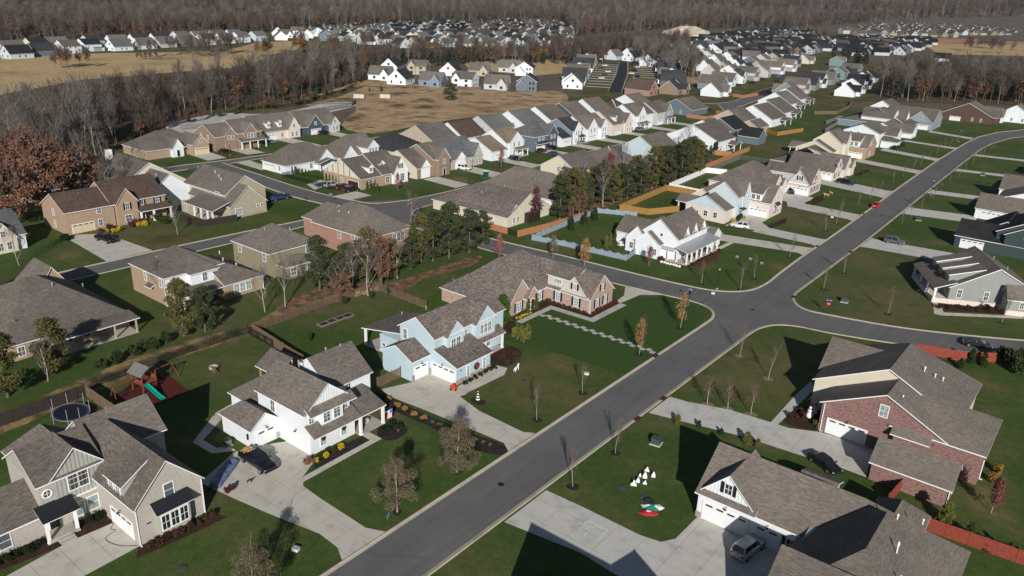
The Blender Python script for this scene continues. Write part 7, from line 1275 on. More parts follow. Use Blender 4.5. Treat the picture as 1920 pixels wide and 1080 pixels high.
# ------------------------------------------------------------ fences
def fence(label, pts, h, mat, style='board', post=2.4, name='fence', bw=.15, single=False, scallop=False, mat2=None):
    "one run of fence: posts, rails and boards; single = every board its own part, else one panel of boards per bay"
    x0, y0 = pts[0]; o = thing(name, label, 'fence', (x0, y0, 0)); m2 = mat2 or mat
    for (ax, ay), (bx, by) in zip(pts, pts[1:]):
        L = math.hypot(bx - ax, by - ay); ang = math.atan2(by - ay, bx - ax); n = max(1, round(L / post)); s = L / n
        for i in range(n):
            px, py = ax + (bx - ax) * i / n - x0, ay + (by - ay) * i / n - y0
            mk('post', cached(('fp', style, h, m2), lambda: (MB().box(-.03, .03, -.03, .03, 0, h + .08) if style == 'iron' else MB().box(-.06, .06, -.06, .06, 0, h + .1)).mesh('post', m2)), o, (px, py, 0), ang)
            def bay():
                b = MB(); g = .07
                if style == 'iron':
                    for z in (.12, h * .82, h): b.box(g, s - g, -.018, .018, z - .02, z + .02)
                    k = int(s / .13)
                    for j in range(1, k): x = s * j / k; b.box(x - .012, x + .012, -.01, .01, .05, h)
                elif style == 'slat':
                    k = int(h / .2)
                    for j in range(k): z = .08 + j * (h - .1) / k; b.box(g, s - g, -.02, .02, z, z + .13)
                elif style == 'vinyl': b.box(g, s - g, -.02, .02, .08, h - .12); b.box(g, s - g, -.05, .05, h - .12, h); b.box(g, s - g, -.05, .05, .03, .1)
                else:
                    for z in (.3, h - .3): b.box(0, s, .02, .07, z - .05, z + .05)
                    if not single:
                        k = max(2, int(s / bw)); w = s / k
                        for j in range(k):
                            t = abs(j / (k - 1) - .5) * 2; zt = h - (.28 * (1 - t * t) if scallop else random.uniform(0, .02)); b.box(j * w + .008, (j + 1) * w - .008, -.02, .02, .04, zt)
                return b.mesh('panel' if not single else 'rail', mat)
            nm = 'rail' if single else 'panel'
            mk(nm, cached(('bay', label if style == 'board' else style, round(s, 2), h, mat), bay), o, (px, py, 0), ang)
            if single:
                k = max(2, int(s / bw)); w = s / k
                bm = cached(('brd', round(w, 3), h, mat), lambda: MB().box(.006, w - .006, -.02, .02, .04, h).mesh('board', mat))
                for j in range(k): mk('board', bm, o, (px + math.cos(ang) * j * w, py + math.sin(ang) * j * w, random.uniform(-.02, .02)), ang)
    px, py = pts[-1][0] - x0, pts[-1][1] - y0; mk('post', CACHE[('fp', style, h, m2)], o, (px, py, 0)); return o
fence('dark weathered board fence behind the trampoline', [(-108.7, 24), (-108.6, 41)], 1.9, 'wood_dark', single=True, bw=.3, mat2='wood_dark'); fence('grey brown board fence between the trampoline and the playground', [(-108.6, 41), (-98.2, 41)], 1.9, 'wood_brown', single=True, bw=.24)
fence('black iron fence behind the playground', [(-110.4, 41.2), (-111, 50), (-111, 69.3)], 1.35, 'black_metal', 'iron'); fence('short black iron fence by the fire pit lawn', [(-110.6, 69.0), (-103, 68.6)], 1.3, 'black_metal', 'iron')
fence('open slatted brown fence along the rear garden with raised beds', [(-110.2, 69.9), (-111.2, 86), (-109.8, 98.2), (-96.4, 97.8)], 1.7, 'wood_brown', 'slat'); fence('brown board fence beside the white two storey house', [(-110.2, 69.7), (-97.5, 68.2), (-86.8, 67.4), (-77, 67.2)], 1.8, 'wood_brown', 'board'); fence('short horizontal slat fence between the white and blue houses', [(-79.9, 70.6), (-79.9, 75.4)], 1.8, 'wood_brown', 'slat')
fence('orange board fence left of the dark gate', [(-122.8, 145.9), (-115.6, 145.8)], 1.7, 'wood_new'); fence('dark gate in the orange board fence', [(-115.5, 145.8), (-112.4, 145.7)], 1.6, 'black_metal', 'iron', name='gate'); fence('orange board fence right of the dark gate', [(-112.3, 145.7), (-110.8, 156.7), (-110.4, 172)], 1.7, 'wood_new')
fence('blue grey scalloped board fence round the cone shrubs', [(-84.9, 156.5), (-83.6, 149.2), (-92, 148.4), (-100, 147.9), (-108.3, 146.2), (-109.4, 161.6), (-110.6, 179), (-100.8, 183.4)], 1.5, 'fence_blue', scallop=True)
fence('golden board fence of the lawn with the trampoline', [(-95, 196.5), (-99.4, 187.4), (-107.6, 185.6), (-109.6, 216.8), (-100, 217.2)], 1.8, 'wood_gold'); fence('white vinyl fence beyond the golden fence', [(-98, 219), (-110.2, 219.4), (-112.4, 250.5), (-106, 252.4)], 1.8, 'vinyl_white', 'vinyl'); fence('grey iron fence of the small green lawn', [(-104, 254.2), (-112.6, 256), (-114, 282), (-97, 284)], 1.5, 'wood_grey', 'iron')
fence('upper red board fence along the cross street', [(-21.0, 141.8), (-14.5, 143.6), (-9.3, 147.4)], 1.8, 'fence_red', single=True, bw=.3); fence('low red board fence at the lower right corner', [(-8.2, 89.6), (3.5, 90.4)], 1.8, 'fence_red', single=True, bw=.16); fence('short red fence leading to the brick garage', [(-12.6, 91.5), (-12.2, 96.0)], 1.8, 'fence_red', single=True, bw=.25)
fence('dark brown board fence of the pale tan house', [(-186, 97.4), (-172.2, 96.8), (-170.8, 106.4)], 1.7, 'wood_dark', bw=.2); fence('black iron fence round the pool hedge', [(-203, 150.5), (-203.2, 143.5), (-179.5, 143.8), (-178.5, 149)], 1.3, 'black_metal', 'iron')
fence('long orange board fence above the cedar row', [(-114.5, 247), (-117.5, 287), (-118, 300)], 1.8, 'wood_new'); fence('orange board fence panel by the white house hedge', [(-125, 282), (-118.4, 284)], 1.9, 'wood_new'); fence('pale board fence behind the beige house', [(-131, 350), (-124, 345), (-120, 366)], 1.8, 'wood_gold'); fence('weathered grey board fence by the steel blue house', [(-112, 372), (-116, 402), (-100, 404)], 1.9, 'wood_grey', bw=.25); fence('second weathered grey fence up the main road', [(-120, 398), (-121, 420), (-112, 424)], 1.9, 'wood_grey', bw=.25); fence('red brown board fence near the garden shed', [(-136, 428), (-128, 440), (-131, 470), (-138, 500)], 1.8, 'wood_brown', bw=.25)
fence('orange board fence round the low grey house', [(-176, 361), (-166, 362), (-165, 384), (-172, 386)], 1.8, 'wood_new'); fence('bright orange fence by the white twin gabled house', [(-197, 463), (-190, 462), (-189, 482)], 1.8, 'wood_new'); fence('low rail fence round the field houses', [G(856, 166), G(880, 168), G(902, 168)], 1.6, 'wood_brown'); fence('iron fence round the gravel lot', [G(340, 243), G(420, 240), G(520, 222), G(660, 200), G(668, 195), G(560, 196)], 1.8, 'black_metal', 'iron', post=4)
# ------------------------------------------------------------ garden and street things
plain('slide_green', (.0, .35, .24), .35, .05); plain('playset_wood', (.20, .055, .03), .75, .25, 3); plain('sign_blue', (.03, .13, .5), .4, .05); plain('sign_red', (.5, .02, .02), .4, .05); plain('sign_white', (.8, .8, .8), .4, .03); plain('transformer', (.05, .075, .06), .5, .1); plain('tarp_blue', (.13, .17, .27), .35, .3, 1.2); plain('tramp_blue', (.04, .06, .12), .5, .1); plain('mat_black', (.012, .014, .02), .6, .1); plain('skin', (.4, .24, .17), .6, .05); plain('cloth_blue', (.03, .05, .2), .8, .1); plain('stone_white', (.7, .68, .64), .7, .1); plain('toilet_green', (.0, .07, .055), .4, .05); plain('pumpkin', (.45, .05, .02), .6, .1); plain('chalk', (.62, .62, .6), .95, .2, 6); plain('pool_water', (.01, .12, .22), .06, .1, spec=.6); plain('cushion', (.7, .69, .66), .9, .05); plain('deer_tan', (.5, .35, .22), .8, .1); plain('fabric_red', (.4, .02, .03), .7, .2); plain('fabric_green', (.01, .22, .12), .7, .2); plain('lamp_glass', (.5, .5, .47), .2, .05)
def sbox(name, label, cat, x, y, parts, rz=0, z=0.0, group=None):
    o = thing(name, label, cat, (x, y, z), rz, group)
    for nm, b, mt in parts: b.obj(nm, mt, o)
    return o
# playset
x, y = -104.6, 47.6
o = thing('playset', 'wooden playset with a green slide on red rubber ground', 'playset', (x, y, 0), R(8))
for px, py in ((-1.2, -1.1), (1.2, -1.1), (-1.2, 1.1), (1.2, 1.1)): MB().box(px - .07, px + .07, py - .07, py + .07, 0, 3.0).obj('post', 'playset_wood', o)
MB().box(-1.3, 1.3, -1.2, 1.2, 1.4, 1.5).obj('deck', 'playset_wood', o)
b = MB(); b.face([(-1.6, -1.5, 2.9), (1.6, -1.5, 2.9), (1.6, 0, 4.1), (-1.6, 0, 4.1)]); b.face([(1.6, 1.5, 2.9), (-1.6, 1.5, 2.9), (-1.6, 0, 4.1), (1.6, 0, 4.1)]); b.obj('roof', 'wood_grey', o)
for s in (-1, 1): MB().box(-1.3, 1.3, s * 1.15 - .03, s * 1.15 + .03, 1.6, 2.2).obj('railing', 'playset_wood', o)
b = MB(); P = [(1.3, 1.45), (2.0, 1.2), (4.3, .3), (5.0, .22)]
for (xa, za), (xb, zb) in zip(P, P[1:]):
    b.face([(xa, -.95, za), (xb, -.95, zb), (xb, -.35, zb), (xa, -.35, za)]); b.face([(xa, -.95, za), (xa, -.95, za + .2), (xb, -.95, zb + .2), (xb, -.95, zb)]); b.face([(xa, -.35, za), (xb, -.35, zb), (xb, -.35, zb + .2), (xa, -.35, za + .2)])
b.obj('slide', 'slide_green', o)
for (ya, sg) in ((1.2, 1), (-1.2, -1)):
    b = MB().box(-.06, .06, min(ya, ya + sg * 3.6), max(ya, ya + sg * 3.6), 2.35, 2.5); ye = ya + sg * 3.6
    b.tube((0, ye, 2.4), (-1.0, ye + sg * .3, 0), .06, .06, 5); b.tube((0, ye, 2.4), (1.0, ye + sg * .3, 0), .06, .06, 5); b.obj('swing_beam', 'playset_wood', o)
    for q in (1.2, 2.4):
        yy = ya + sg * q; MB().tube((0, yy - .2, 2.4), (0, yy - .2, .6), .012, .012, 3).tube((0, yy + .2, 2.4), (0, yy + .2, .6), .012, .012, 3).box(-.1, .1, yy - .25, yy + .25, .56, .6).obj('swing', 'black_metal', o)
b = MB()
for k in range(6): b.box(1.25 + k * .05, 1.35 + k * .05, .2, .9, k * .25, k * .25 + .06)
b.obj('ladder', 'playset_wood', o)
# trampolines
def tramp(x, y, label, r=(2.4, 2.0), net=2.6):
    o = thing('trampoline', label, 'trampoline', (x, y, 0)); n = 20; P = [(r[0] * math.cos(2 * math.pi * i / n), r[1] * math.sin(2 * math.pi * i / n)) for i in range(n)]
    MB().face([(p[0] * .92, p[1] * .92, .85) for p in P]).obj('mat', 'mat_black', o); b = MB()
    for p, q in zip(P, P[1:] + P[:1]): b.face([(p[0] * .9, p[1] * .9, .87), (p[0] * 1.03, p[1] * 1.03, .87), (q[0] * 1.03, q[1] * 1.03, .87), (q[0] * .9, q[1] * .9, .87)])
    b.obj('pad', 'tramp_blue', o)
    for i in range(0, n, 3): p = P[i]; MB().tube((p[0] * 1.04, p[1] * 1.04, 0), (p[0] * 1.04, p[1] * 1.04, net), .035, .035, 5).obj('pole', 'galv', o)
    b = MB()
    for p, q in zip(P, P[1:] + P[:1]): b.tube((p[0] * 1.04, p[1] * 1.04, .86), (q[0] * 1.04, q[1] * 1.04, .86), .03, .03, 4)
    b.obj('frame', 'galv', o)
tramp(-104.2, 37.0, 'blue edged trampoline by the dark board fence', (2.6, 2.2)); tramp(*G(1293, 377), 'trampoline behind the golden fence', (2, 2)); 
# fire pit, raised beds
x, y = G(401, 690); o = thing('fire_pit', 'round stone fire pit on the rear lawn', 'fire pit', (x, y, 0))
for k in range(12): a = k * math.pi / 6; MB().box(-.16, .16, -.12, .12, 0, .34).obj('stone', 'stone_low', o, (math.cos(a) * .6, math.sin(a) * .6, 0), a + math.pi / 2)
MB().lathe([(.001, .05), (.48, .05)], 12).obj('ash', 'mulch_dark', o); sbox('garden_chair', 'small wooden chair beside the fire pit', 'chair', x + 1.9, y - .9, [('seat', MB().box(-.3, .3, -.3, .3, .38, .44), 'wood_brown'), ('backrest', MB().box(-.34, -.28, -.3, .3, .44, .95), 'wood_brown')] + [('leg', MB().box(a - .03, a + .03, c - .03, c + .03, 0, .38), 'wood_brown') for a in (-.27, .27) for c in (-.27, .27)])
for k, (px, py, lb) in enumerate(((607, 609, 'left pair of raised garden beds'), (623, 603, 'second raised garden bed'), (637, 598, 'third raised garden bed with white corners'), (652, 593, 'rightmost raised garden bed'))):
    x, y = G(px, py); sbox('raised_bed', lb + ' on the rear lawn', 'garden bed', x, y, [('side', MB().box(-.7, .7, -.95, -.88, 0, .3), 'wood_grey'), ('side', MB().box(-.7, .7, .88, .95, 0, .3), 'wood_grey'), ('side', MB().box(-.7, -.63, -.88, .88, 0, .3), 'wood_grey'), ('side', MB().box(.63, .7, -.88, .88, 0, .3), 'wood_grey'), ('soil', MB().box(-.63, .63, -.88, .88, 0, .2), 'mulch')], group='raised garden beds')
# flag on the porch column
o = thing('house_flag', 'striped flag with a blue corner on the white house porch column', 'flag', (-71.5, 64.4, 1.7)); MB().tube((0, 0, 0), (.9, .55, .75), .02, .015, 5).obj('pole', 'sign_white', o)
b = MB()
for k in range(9):
    t0, t1 = k / 9, (k + 1) / 9; f = lambda t, s: (.9 - .62 * t + .05 * math.sin(s * 6), .55 - .38 * t, .75 - .5 * t - s * 1.25)
    n = 5
    for j in range(n):
        s0, s1 = j / n, (j + 1) / n; b.face([f(t0, s0), f(t1, s0), f(t1, s1), f(t0, s1)], 2 if (k < 5 and j < 2) else k % 2)
b.obj('cloth', ['fabric_red', 'sign_white', 'sign_blue'], o)
# wreaths
for f, pl, uu, z, lb, r in (('E', -72.55, 54.6, 1.75, 'wreath on the left window of the white two storey house', .34), ('E', -72.55, 58.0, 1.75, 'wreath on the right window of the white two storey house', .34), ('E', -71.75, 83.8, 1.65, 'large dark wreath with a red bow on the pale blue house', .62)):
    b = MB(); n = 16
    for i in range(n): a0 = 2 * math.pi * i / n; a1 = 2 * math.pi * (i + 1) / n; b.tube((.13, r * .75 * math.cos(a0), r * .75 * math.sin(a0)), (.13, r * .75 * math.cos(a1), r * .75 * math.sin(a1)), r * .25, r * .25, 6)
    o = thing('wreath', lb, 'wreath', (pl, uu, z), 0, 'wreaths'); b.obj('greenery', 'shrub_dark', o); MB().box(.1, .3, -r * .4, r * .4, -r * .35, r * .3).obj('bow', 'fabric_red' if r > .5 else 'shrub_brown', o)
# porch furniture
def chair(x, y, z, rz, label, mat='trim_white', gr='porch chairs'):
    o = thing('porch_chair', label, 'chair', (x, y, z), rz, gr); MB().box(-.3, .3, -.3, .3, .38, .45).obj('seat', mat, o)
    b = MB()
    for k in range(5): b.box(-.28 + k * .13, -.2 + k * .13, .27, .32, .45, 1.1)
    b.obj('backrest', mat, o)
    for a in (-.27, .27): MB().box(a - .03, a + .03, -.3, -.24, 0, .65).obj('leg', mat, o); MB().box(a - .03, a + .03, .24, .3, 0, .65).obj('leg', mat, o); MB().box(a - .05, a + .05, -.32, .32, .65, .7).obj('armrest', mat, o)
chair(-75.4, 89.2, .15, R(90), 'white rocking chair left on the blue house porch'); chair(-75.4, 91.4, .15, R(90), 'white rocking chair right on the blue house porch'); chair(-26.9 + .6, 173.6, 1.0, R(-60), 'white chair on the grey corner house porch nearest the steps'); chair(-24.6, 175.6, 1.0, R(-60), 'white chair on the grey corner house porch near the corner')
o = sbox('porch_armchair', 'pale armchair with a cushion on the white house porch', 'chair', -73.4, 62.4, [('seat', MB().box(-.45, .45, -.45, .45, .15, .5), 'cushion'), ('backrest', MB().box(-.5, -.35, -.45, .45, .5, 1.0), 'wood_grey'), ('armrest', MB().box(-.45, .45, -.55, -.42, .15, .7), 'wood_grey'), ('armrest', MB().box(-.45, .45, .42, .55, .15, .7), 'wood_grey')], R(20), .12)
for k, yy in enumerate((160.4, 162.6, 166.4, 168.6)): chair(-73.4, yy, .3, R(90), ('first', 'second', 'third', 'fourth')[k] + ' dark rocking chair along the white farmhouse porch', 'black_metal', 'dark porch rocking chairs')
# lamp posts
def lamp(x, y, label, h=4.6):
    o = thing('lamp_post', label, 'lamp', (x, y, 0), 0, 'street lamps'); MB().lathe([(.28, 0), (.28, .18), (.001, .19)], 12).obj('footing', 'kerb', o); MB().lathe([(.13, .15), (.1, .6), (.055, .8), (.05, h - .5)], 8).obj('pole', 'black_metal', o); MB().lathe([(.06, h - .5), (.16, h - .4), (.2, h - .08)], 8).obj('lantern', 'lamp_glass', o); MB().lathe([(.26, h - .08), (.1, h + .08), (.02, h + .25)], 8).obj('cap', 'black_metal', o)
lamp(-60.4, 146.9, 'black lamp post on the corner of the porch house lawn'); lamp(-46.7, 274.6, 'tall black lamp post on the right verge up the main road', 5.0); lamp(-61.5, 398, 'black lamp post by the far drives', 5.0); lamp(*G(886, 318), 'dark lamp post on the drive edge of the slate roofed house', 4.5); lamp(*G(432, 291), 'dark lamp post in the back street', 4.5)
# signs
def signpost(x, y, rz, label, stop=True, blue=True):
    o = thing('street_sign', label, 'sign', (x, y, 0), rz, 'street signs'); MB().box(-.04, .04, -.04, .04, 0, 2.9).obj('post', 'black_metal', o)
    if stop:
        s = MB().face([(.36 * math.cos(R(22.5 + 45 * i)), -.05, 2.05 + .36 * math.sin(R(22.5 + 45 * i))) for i in range(8)]).obj('stop_plate', 'sign_red', o); MB().face([(.36 * math.cos(R(22.5 - 45 * i)), -.02, 2.05 + .36 * math.sin(R(22.5 - 45 * i))) for i in range(8)]).obj('stop_back', 'black_metal', o)
        cu = bpy.data.curves.new('lettering', 'FONT'); cu.body = 'STOP'; cu.size = .24; cu.align_x = 'CENTER'; cu.align_y = 'CENTER'; cu.materials.append(MATS['sign_white']); t_ = bpy.data.objects.new('tmp', cu); t_ = mk('lettering', bpy.data.meshes.new_from_object(t_), s, (0, -.06, 2.05)); t_.rotation_euler = (math.pi / 2, 0, 0)
    if blue:
        for a in (0, math.pi / 2):
            p = MB().box(-.55, .55, -.02, .02, 2.65 + a * .16, 2.87 + a * .16).obj('name_plate', 'sign_blue', o, (0, 0, 0), a); MB().box(-.4, .4, -.026, .026, 2.73 + a * .16, 2.79 + a * .16).obj('name_line', 'sign_white', p)
signpost(-38.6, 149.3, R(25), 'blue street sign above a stop sign at the right corner'); signpost(-61.2, 135.6, R(190), 'blue street sign on a dark post by the ranch house corner'); signpost(*G(766, 396), R(90), 'stop sign at the corner below the half timbered house'); signpost(*G(621, 384), R(120), 'dark sign back by the pale tan house')
# transformers, boxes, covers
for px, py, lb in ((1230, 832, 'green transformer box on the lawn above the white figures'), (1583, 566, 'green transformer box on the grey corner house lawn'), (1722, 413, 'grey green transformer box on the right lawns'), (1842, 329, 'transformer box further up the right lawns')):
    x, y = G(px, py); sbox('transformer', lb, 'utility box', x, y, [('pad', MB().box(-.75, .75, -.7, .7, 0, .12), 'concrete_grey'), ('cabinet', MB().box(-.6, .6, -.55, .55, .12, .85), 'transformer'), ('lid', MB().prism([(-.63, -.58), (.63, -.58), (.63, .58), (-.63, .58)], .85, .95), 'transformer')], R(10), group='transformer boxes')
for px, py, lb in ((555, 1032, 'white utility box on the grey brick house lawn'), (1337, 551, 'white utility cover on the porch house lawn'), (1100, 702, 'white utility cover beside the sapling on the blue house lawn'), (1428, 495, 'small grey utility box on the porch house lawn'), (1382, 483, 'small dark utility box on the porch house lawn'), (1407, 487, 'second small dark utility box on the porch house lawn'), (1560, 408, 'white utility cover on the bunting house lawn')):
    if lb: x, y = G(px, py); sbox('utility_box', lb, 'utility box', x, y, [('body', MB().box(-.35, .35, -.25, .25, 0, .35), 'stone_white' if 'white' in lb else 'wood_grey'), ('lid', MB().box(-.38, .38, -.28, .28, .35, .4), 'galv')], R(20), group='small utility boxes')
for px, py, lb in ((342, 1066, 'round green valve cover on the near lawn'), (1167, 913, 'round green valve cover left of the white figures'), (1207, 931, 'round green valve cover below the white figures'), (983, 714, 'round green valve cover on the blue house lawn'), (930, 770, None), (1012, 724, 'dark green valve cover by the bare sapling')):
    if lb: x, y = G(px, py); sbox('valve_cover', lb, 'cover', x, y, [('rim', MB().lathe([(.5, 0), (.5, .06), (.42, .08)], 14), 'transformer'), ('lid', MB().lathe([(.42, .07), (.001, .09)], 14), 'transformer')], group='valve covers')
# white nativity silhouettes: plywood cut-outs, flat in the photograph too
def cut(x, y, prof, label, h, rz): 
    b = MB(); P = prof; pts = [(px * h, pz * h) for px, pz in P]; b.face([(a, -.03, c) for a, c in pts]); b.face([(a, .03, c) for a, c in pts[::-1]])
    for p, q in zip(pts, pts[1:] + pts[:1]): b.face([(p[0], .03, p[1]), (q[0], .03, q[1]), (q[0], -.03, q[1]), (p[0], -.03, p[1])])
    o = thing('white_figure', label, 'yard figure', (x, y, 0), rz, 'white yard figures'); b.obj('cutout', 'sign_white', o); MB().box(-.02, .02, .03, .3, 0, .5).obj('stake', 'wood_grey', o)
ROBE = [(-.3, 0), (.3, 0), (.28, .4), (.2, .7), (.12, .78), (.13, .92), (0, 1), (-.13, .92), (-.12, .78), (-.22, .68), (-.3, .35)]; KNEEL = [(-.45, 0), (.45, 0), (.4, .3), (.15, .62), (.2, .85), (.05, 1), (-.1, .9), (-.12, .65), (-.4, .4)]; ANIM = [(-.6, 0), (-.42, 0), (-.4, .35), (.3, .35), (.32, 0), (.48, 0), (.52, .5), (.75, .75), (.6, .95), (.35, .8), (-.5, .72), (-.65, .5)]
for px, py, pf, hh, lb in ((1188, 911, KNEEL, 1.5, 'leftmost kneeling white yard figure'), (1196, 905, ROBE, 1.3, 'white yard figure leaning on the kneeling one'), (1200, 894, ROBE, .9, 'smallest white yard figure'), (1209, 908, KNEEL, 1.0, 'low white yard figure in the middle'), (1209, 897, ROBE, 1.6, 'tallest white yard figure in the middle'), (1213, 884, KNEEL, 1.2, 'topmost white yard figure'), (1225, 895, ROBE, 1.4, 'rightmost white yard figure')):
    x, y = G(px, py); cut(x, y, pf, lb, hh * .58, R(28))
# deflated holiday inflatable, in two coloured heaps
for px, py, mt, sx, sy, lb in ((1223, 951, 'fabric_green', 1.3, .8, 'collapsed green striped inflatable on the lawn'), (1216, 962, 'fabric_red', 1.2, .6, 'collapsed red inflatable with a white patch on the lawn'), (1215, 938, 'mat_black', .7, .5, 'small dark fabric heap by the valve cover')):
    x, y = G(px, py); b = MB(); n = 14; rng2 = random.Random(px)
    rings = [[(sx * k * (1 + rng2.uniform(-.15, .15)) * math.cos(2 * math.pi * i / n), sy * k * (1 + rng2.uniform(-.15, .15)) * math.sin(2 * math.pi * i / n), (1 - k) * .35 + rng2.uniform(0, .08) * (k < 1)) for i in range(n)] for k in (1, .75, .5, .25)]
    for A, Bq in zip(rings, rings[1:]):
        for i in range(n): j = (i + 1) % n; b.face([A[i], A[j], Bq[j], Bq[i]], 1 if (mt == 'fabric_green' and (i // 2) % 3 == 0) else 0)
    b.face(rings[-1], 1 if mt == 'fabric_red' else 0); o = thing('inflatable', lb, 'inflatable', (x, y, 0), R(35)); b.obj('fabric', [mt, 'sign_white'], o)
# chalk strokes on the grey drive
ch = tag(thing('chalk_marks', 'faint white chalk letters on the grey drive', 'chalk', (0, 0, 0)), kind='thing')
def stroke(P, w=.07):
    b = MB(); Q = [G(1060 + a / 13.65, 960 + c / 13.65) for a, c in P]
    for (xa, ya), (xb, yb) in zip(Q, Q[1:]):
        l = math.hypot(xb - xa, yb - ya) or 1; nx, ny = -(yb - ya) / l * w, (xb - xa) / l * w; b.face([(xa + nx, ya + ny, .0395), (xa - nx, ya - ny, .0395), (xb - nx, yb - ny, .0395), (xb + nx, yb + ny, .0395)])
    b.obj('stroke', 'chalk', ch)
stroke([(630 + 150 * math.cos(R(a)) , 320 + 72 * math.sin(R(a)) + 40 * math.cos(R(a)) * .5) for a in range(0, 361, 24)]); stroke([(390, 430), (430, 390), (640, 470)]); stroke([(400, 490), (520, 560)], .05); stroke([(480, 610), (590, 525)]); stroke([(470, 620), (740, 630)]); stroke([(840, 370), (1090, 465), (960, 590)]); stroke([(930, 640), (840, 720)])
# blue tarp covered strip beside the pickup
b = MB(); A = Vector(G(437, 868)); Bq = Vector(G(402, 915)); d2 = (Bq - A); L2 = d2.length; n = 10
o = thing('blue_tarp', 'long blue tarpaulin roll beside the black pickup', 'tarpaulin', (A.x, A.y, 0), math.atan2(d2.y, d2.x)); prof = [(-.75, .02), (-.7, .4), (-.35, .62), (.3, .6), (.68, .42), (.75, .02)]; rng2 = random.Random(4); prev = None
for k in range(n + 1):
    rg = [(L2 * k / n, p * (1 + rng2.uniform(-.05, .05)), z * (1 + rng2.uniform(-.1, .1))) for p, z in prof]
    if prev:
        for i in range(5): b.face([prev[i], rg[i], rg[i + 1], prev[i + 1]][::-1])
    else: b.face(rg)
    prev = rg
b.face(prev[::-1]); b.obj('cover', 'tarp_blue', o)
# striped obelisk, red ornament, dogs, snowmen, deer, sign
x, y = G(896, 752); o = thing('striped_obelisk', 'black and white striped garden obelisk by the drive', 'garden ornament', (x, y, 0))
for k in range(8): r0 = .38 * (1 - k / 8.5); r1 = .38 * (1 - (k + 1) / 8.5); MB().lathe([(r0, .1 + k * .2), (r1, .3 + k * .2)], 8).obj('band', 'sign_white' if k % 2 else 'black_metal', o)
bed(blob(x, y, 1.3, .9, 12), 'mulch', 'small mulch bed round the striped obelisk', .014)
x, y = G(851, 731); o = thing('red_ornament', 'red truck shaped yard ornament at the blue house corner', 'garden ornament', (x, y, 0), R(30)); MB().box(-.6, .5, -.3, .3, .2, .55).obj('body', 'pumpkin', o); MB().box(-.25, .25, -.28, .28, .55, .95).obj('cab', 'pumpkin', o)
for a in (-.4, .32):
    for s in (-.3, .3): w = MB().lathe([(.001, -.05), (.18, -.05), (.18, .05), (.001, .05)], 10).obj('wheel', 'tyre', o, (a, s, .18)); w.rotation_euler = (math.pi / 2, 0, 0)
def quad(x, y, rz, label, name, cat, body, dark, s=1.0, group=None):
    "small four-legged figure as one skinned body"
    V = [(0, 0, .62), (-.42, 0, .62), (.42, 0, .66), (.62, 0, .88), (.82, 0, .86), (-.62, 0, .78)]; E_ = [(0, 1), (0, 2), (2, 3), (3, 4), (1, 5)]; Rr = [.17, .16, .18, .11, .07, .035]
    for sx, sg in ((-.42, -1), (-.42, 1), (.38, -1), (.38, 1)):
        k = len(V); root = 1 if sx < 0 else 2; kx = sx - .1 if sx < 0 else sx - .02
        V += [(sx, sg * .13, .42), (kx, sg * .14, .22), (sx, sg * .14, .03)]; E_ += [(root, k), (k, k + 1), (k + 1, k + 2)]; Rr += [.085, .05, .045]
    for sg in (-1, 1): k = len(V); V.append((.6, sg * .1, 1.02)); E_.append((3, k)); Rr.append(.035)
    me = bpy.data.meshes.new(name); me.from_pydata(V, E_, []); me.materials.append(MATS[body]); o = thing(name, label, cat, (x, y, 0), rz, group); c = mk('body', me, o, sc=s)
    m_ = c.modifiers.new('skin', 'SKIN'); 
    for v, r in zip(me.skin_vertices[0].data, Rr): v.radius = (r, r)
    me.skin_vertices[0].data[0].use_root = True; c.modifiers.new('sub', 'SUBSURF').levels = 1; c.modifiers['sub'].render_levels = 1
    return o
quad(*G(968, 696), R(100), 'white goat like dog standing on the blue house lawn', 'dog', 'dog', 'stone_white', None, 1.1); quad(*G(922, 692), R(150), 'black and white dog on the walk corner of the blue house', 'dog', 'dog', 'black_metal', None, .6); quad(*G(468, 905), R(60), 'small black and white dog on the drive by the pickup', 'dog', 'dog', 'black_metal', None, .55)
quad(*G(1549, 369), R(200), 'larger tan deer figure on the lawn up the road', 'deer_figure', 'deer figure', 'deer_tan', None, 1.2); quad(*G(1558, 364), R(160), 'smaller tan deer figure on the lawn up the road', 'deer_figure', 'deer figure', 'deer_tan', None, .9)
for px, py, s, lb in ((1517, 784, 1.0, 'larger white snowman figure by the brick porch'), (1527, 777, .75, 'smaller blue white snowman figure by the brick porch')):
    x, y = G(px, py); o = thing('snowman', lb, 'snowman', (x, y, 0), R(40), 'snowman figures')
    for nm, r, z in (('lower_ball', .55, .5), ('middle_ball', .42, 1.25), ('head', .28, 1.82)):
        MB().lathe([(max(.001, r * s * math.sin(math.pi * i / 8)), z * s - r * s * math.cos(math.pi * i / 8)) for i in range(9)], 14).obj(nm, 'vinyl_white', o, smooth=True)
    MB().lathe([(.26 * s, 2.02 * s), (.26 * s, 2.06 * s), (.17 * s, 2.07 * s), (.16 * s, 2.35 * s), (.001, 2.36 * s)], 12).obj('hat', 'black_metal', o); MB().lathe([(.36 * s, 1.52 * s), (.4 * s, 1.58 * s), (.34 * s, 1.64 * s)], 12).obj('scarf', 'fabric_red', o)
x, y = G(728, 972); sbox('yard_sign', 'small blue and white yard sign near the road', 'sign', x, y, [('panel', MB().box(-.45, .45, -.02, .02, .35, .85), 'sign_blue'), ('band', MB().box(-.42, .42, -.028, .028, .4, .55), 'sign_white'), ('stake', MB().box(-.3, -.27, -.01, .01, 0, .35), 'galv'), ('stake', MB().box(.27, .3, -.01, .01, 0, .35), 'galv')], R(120))
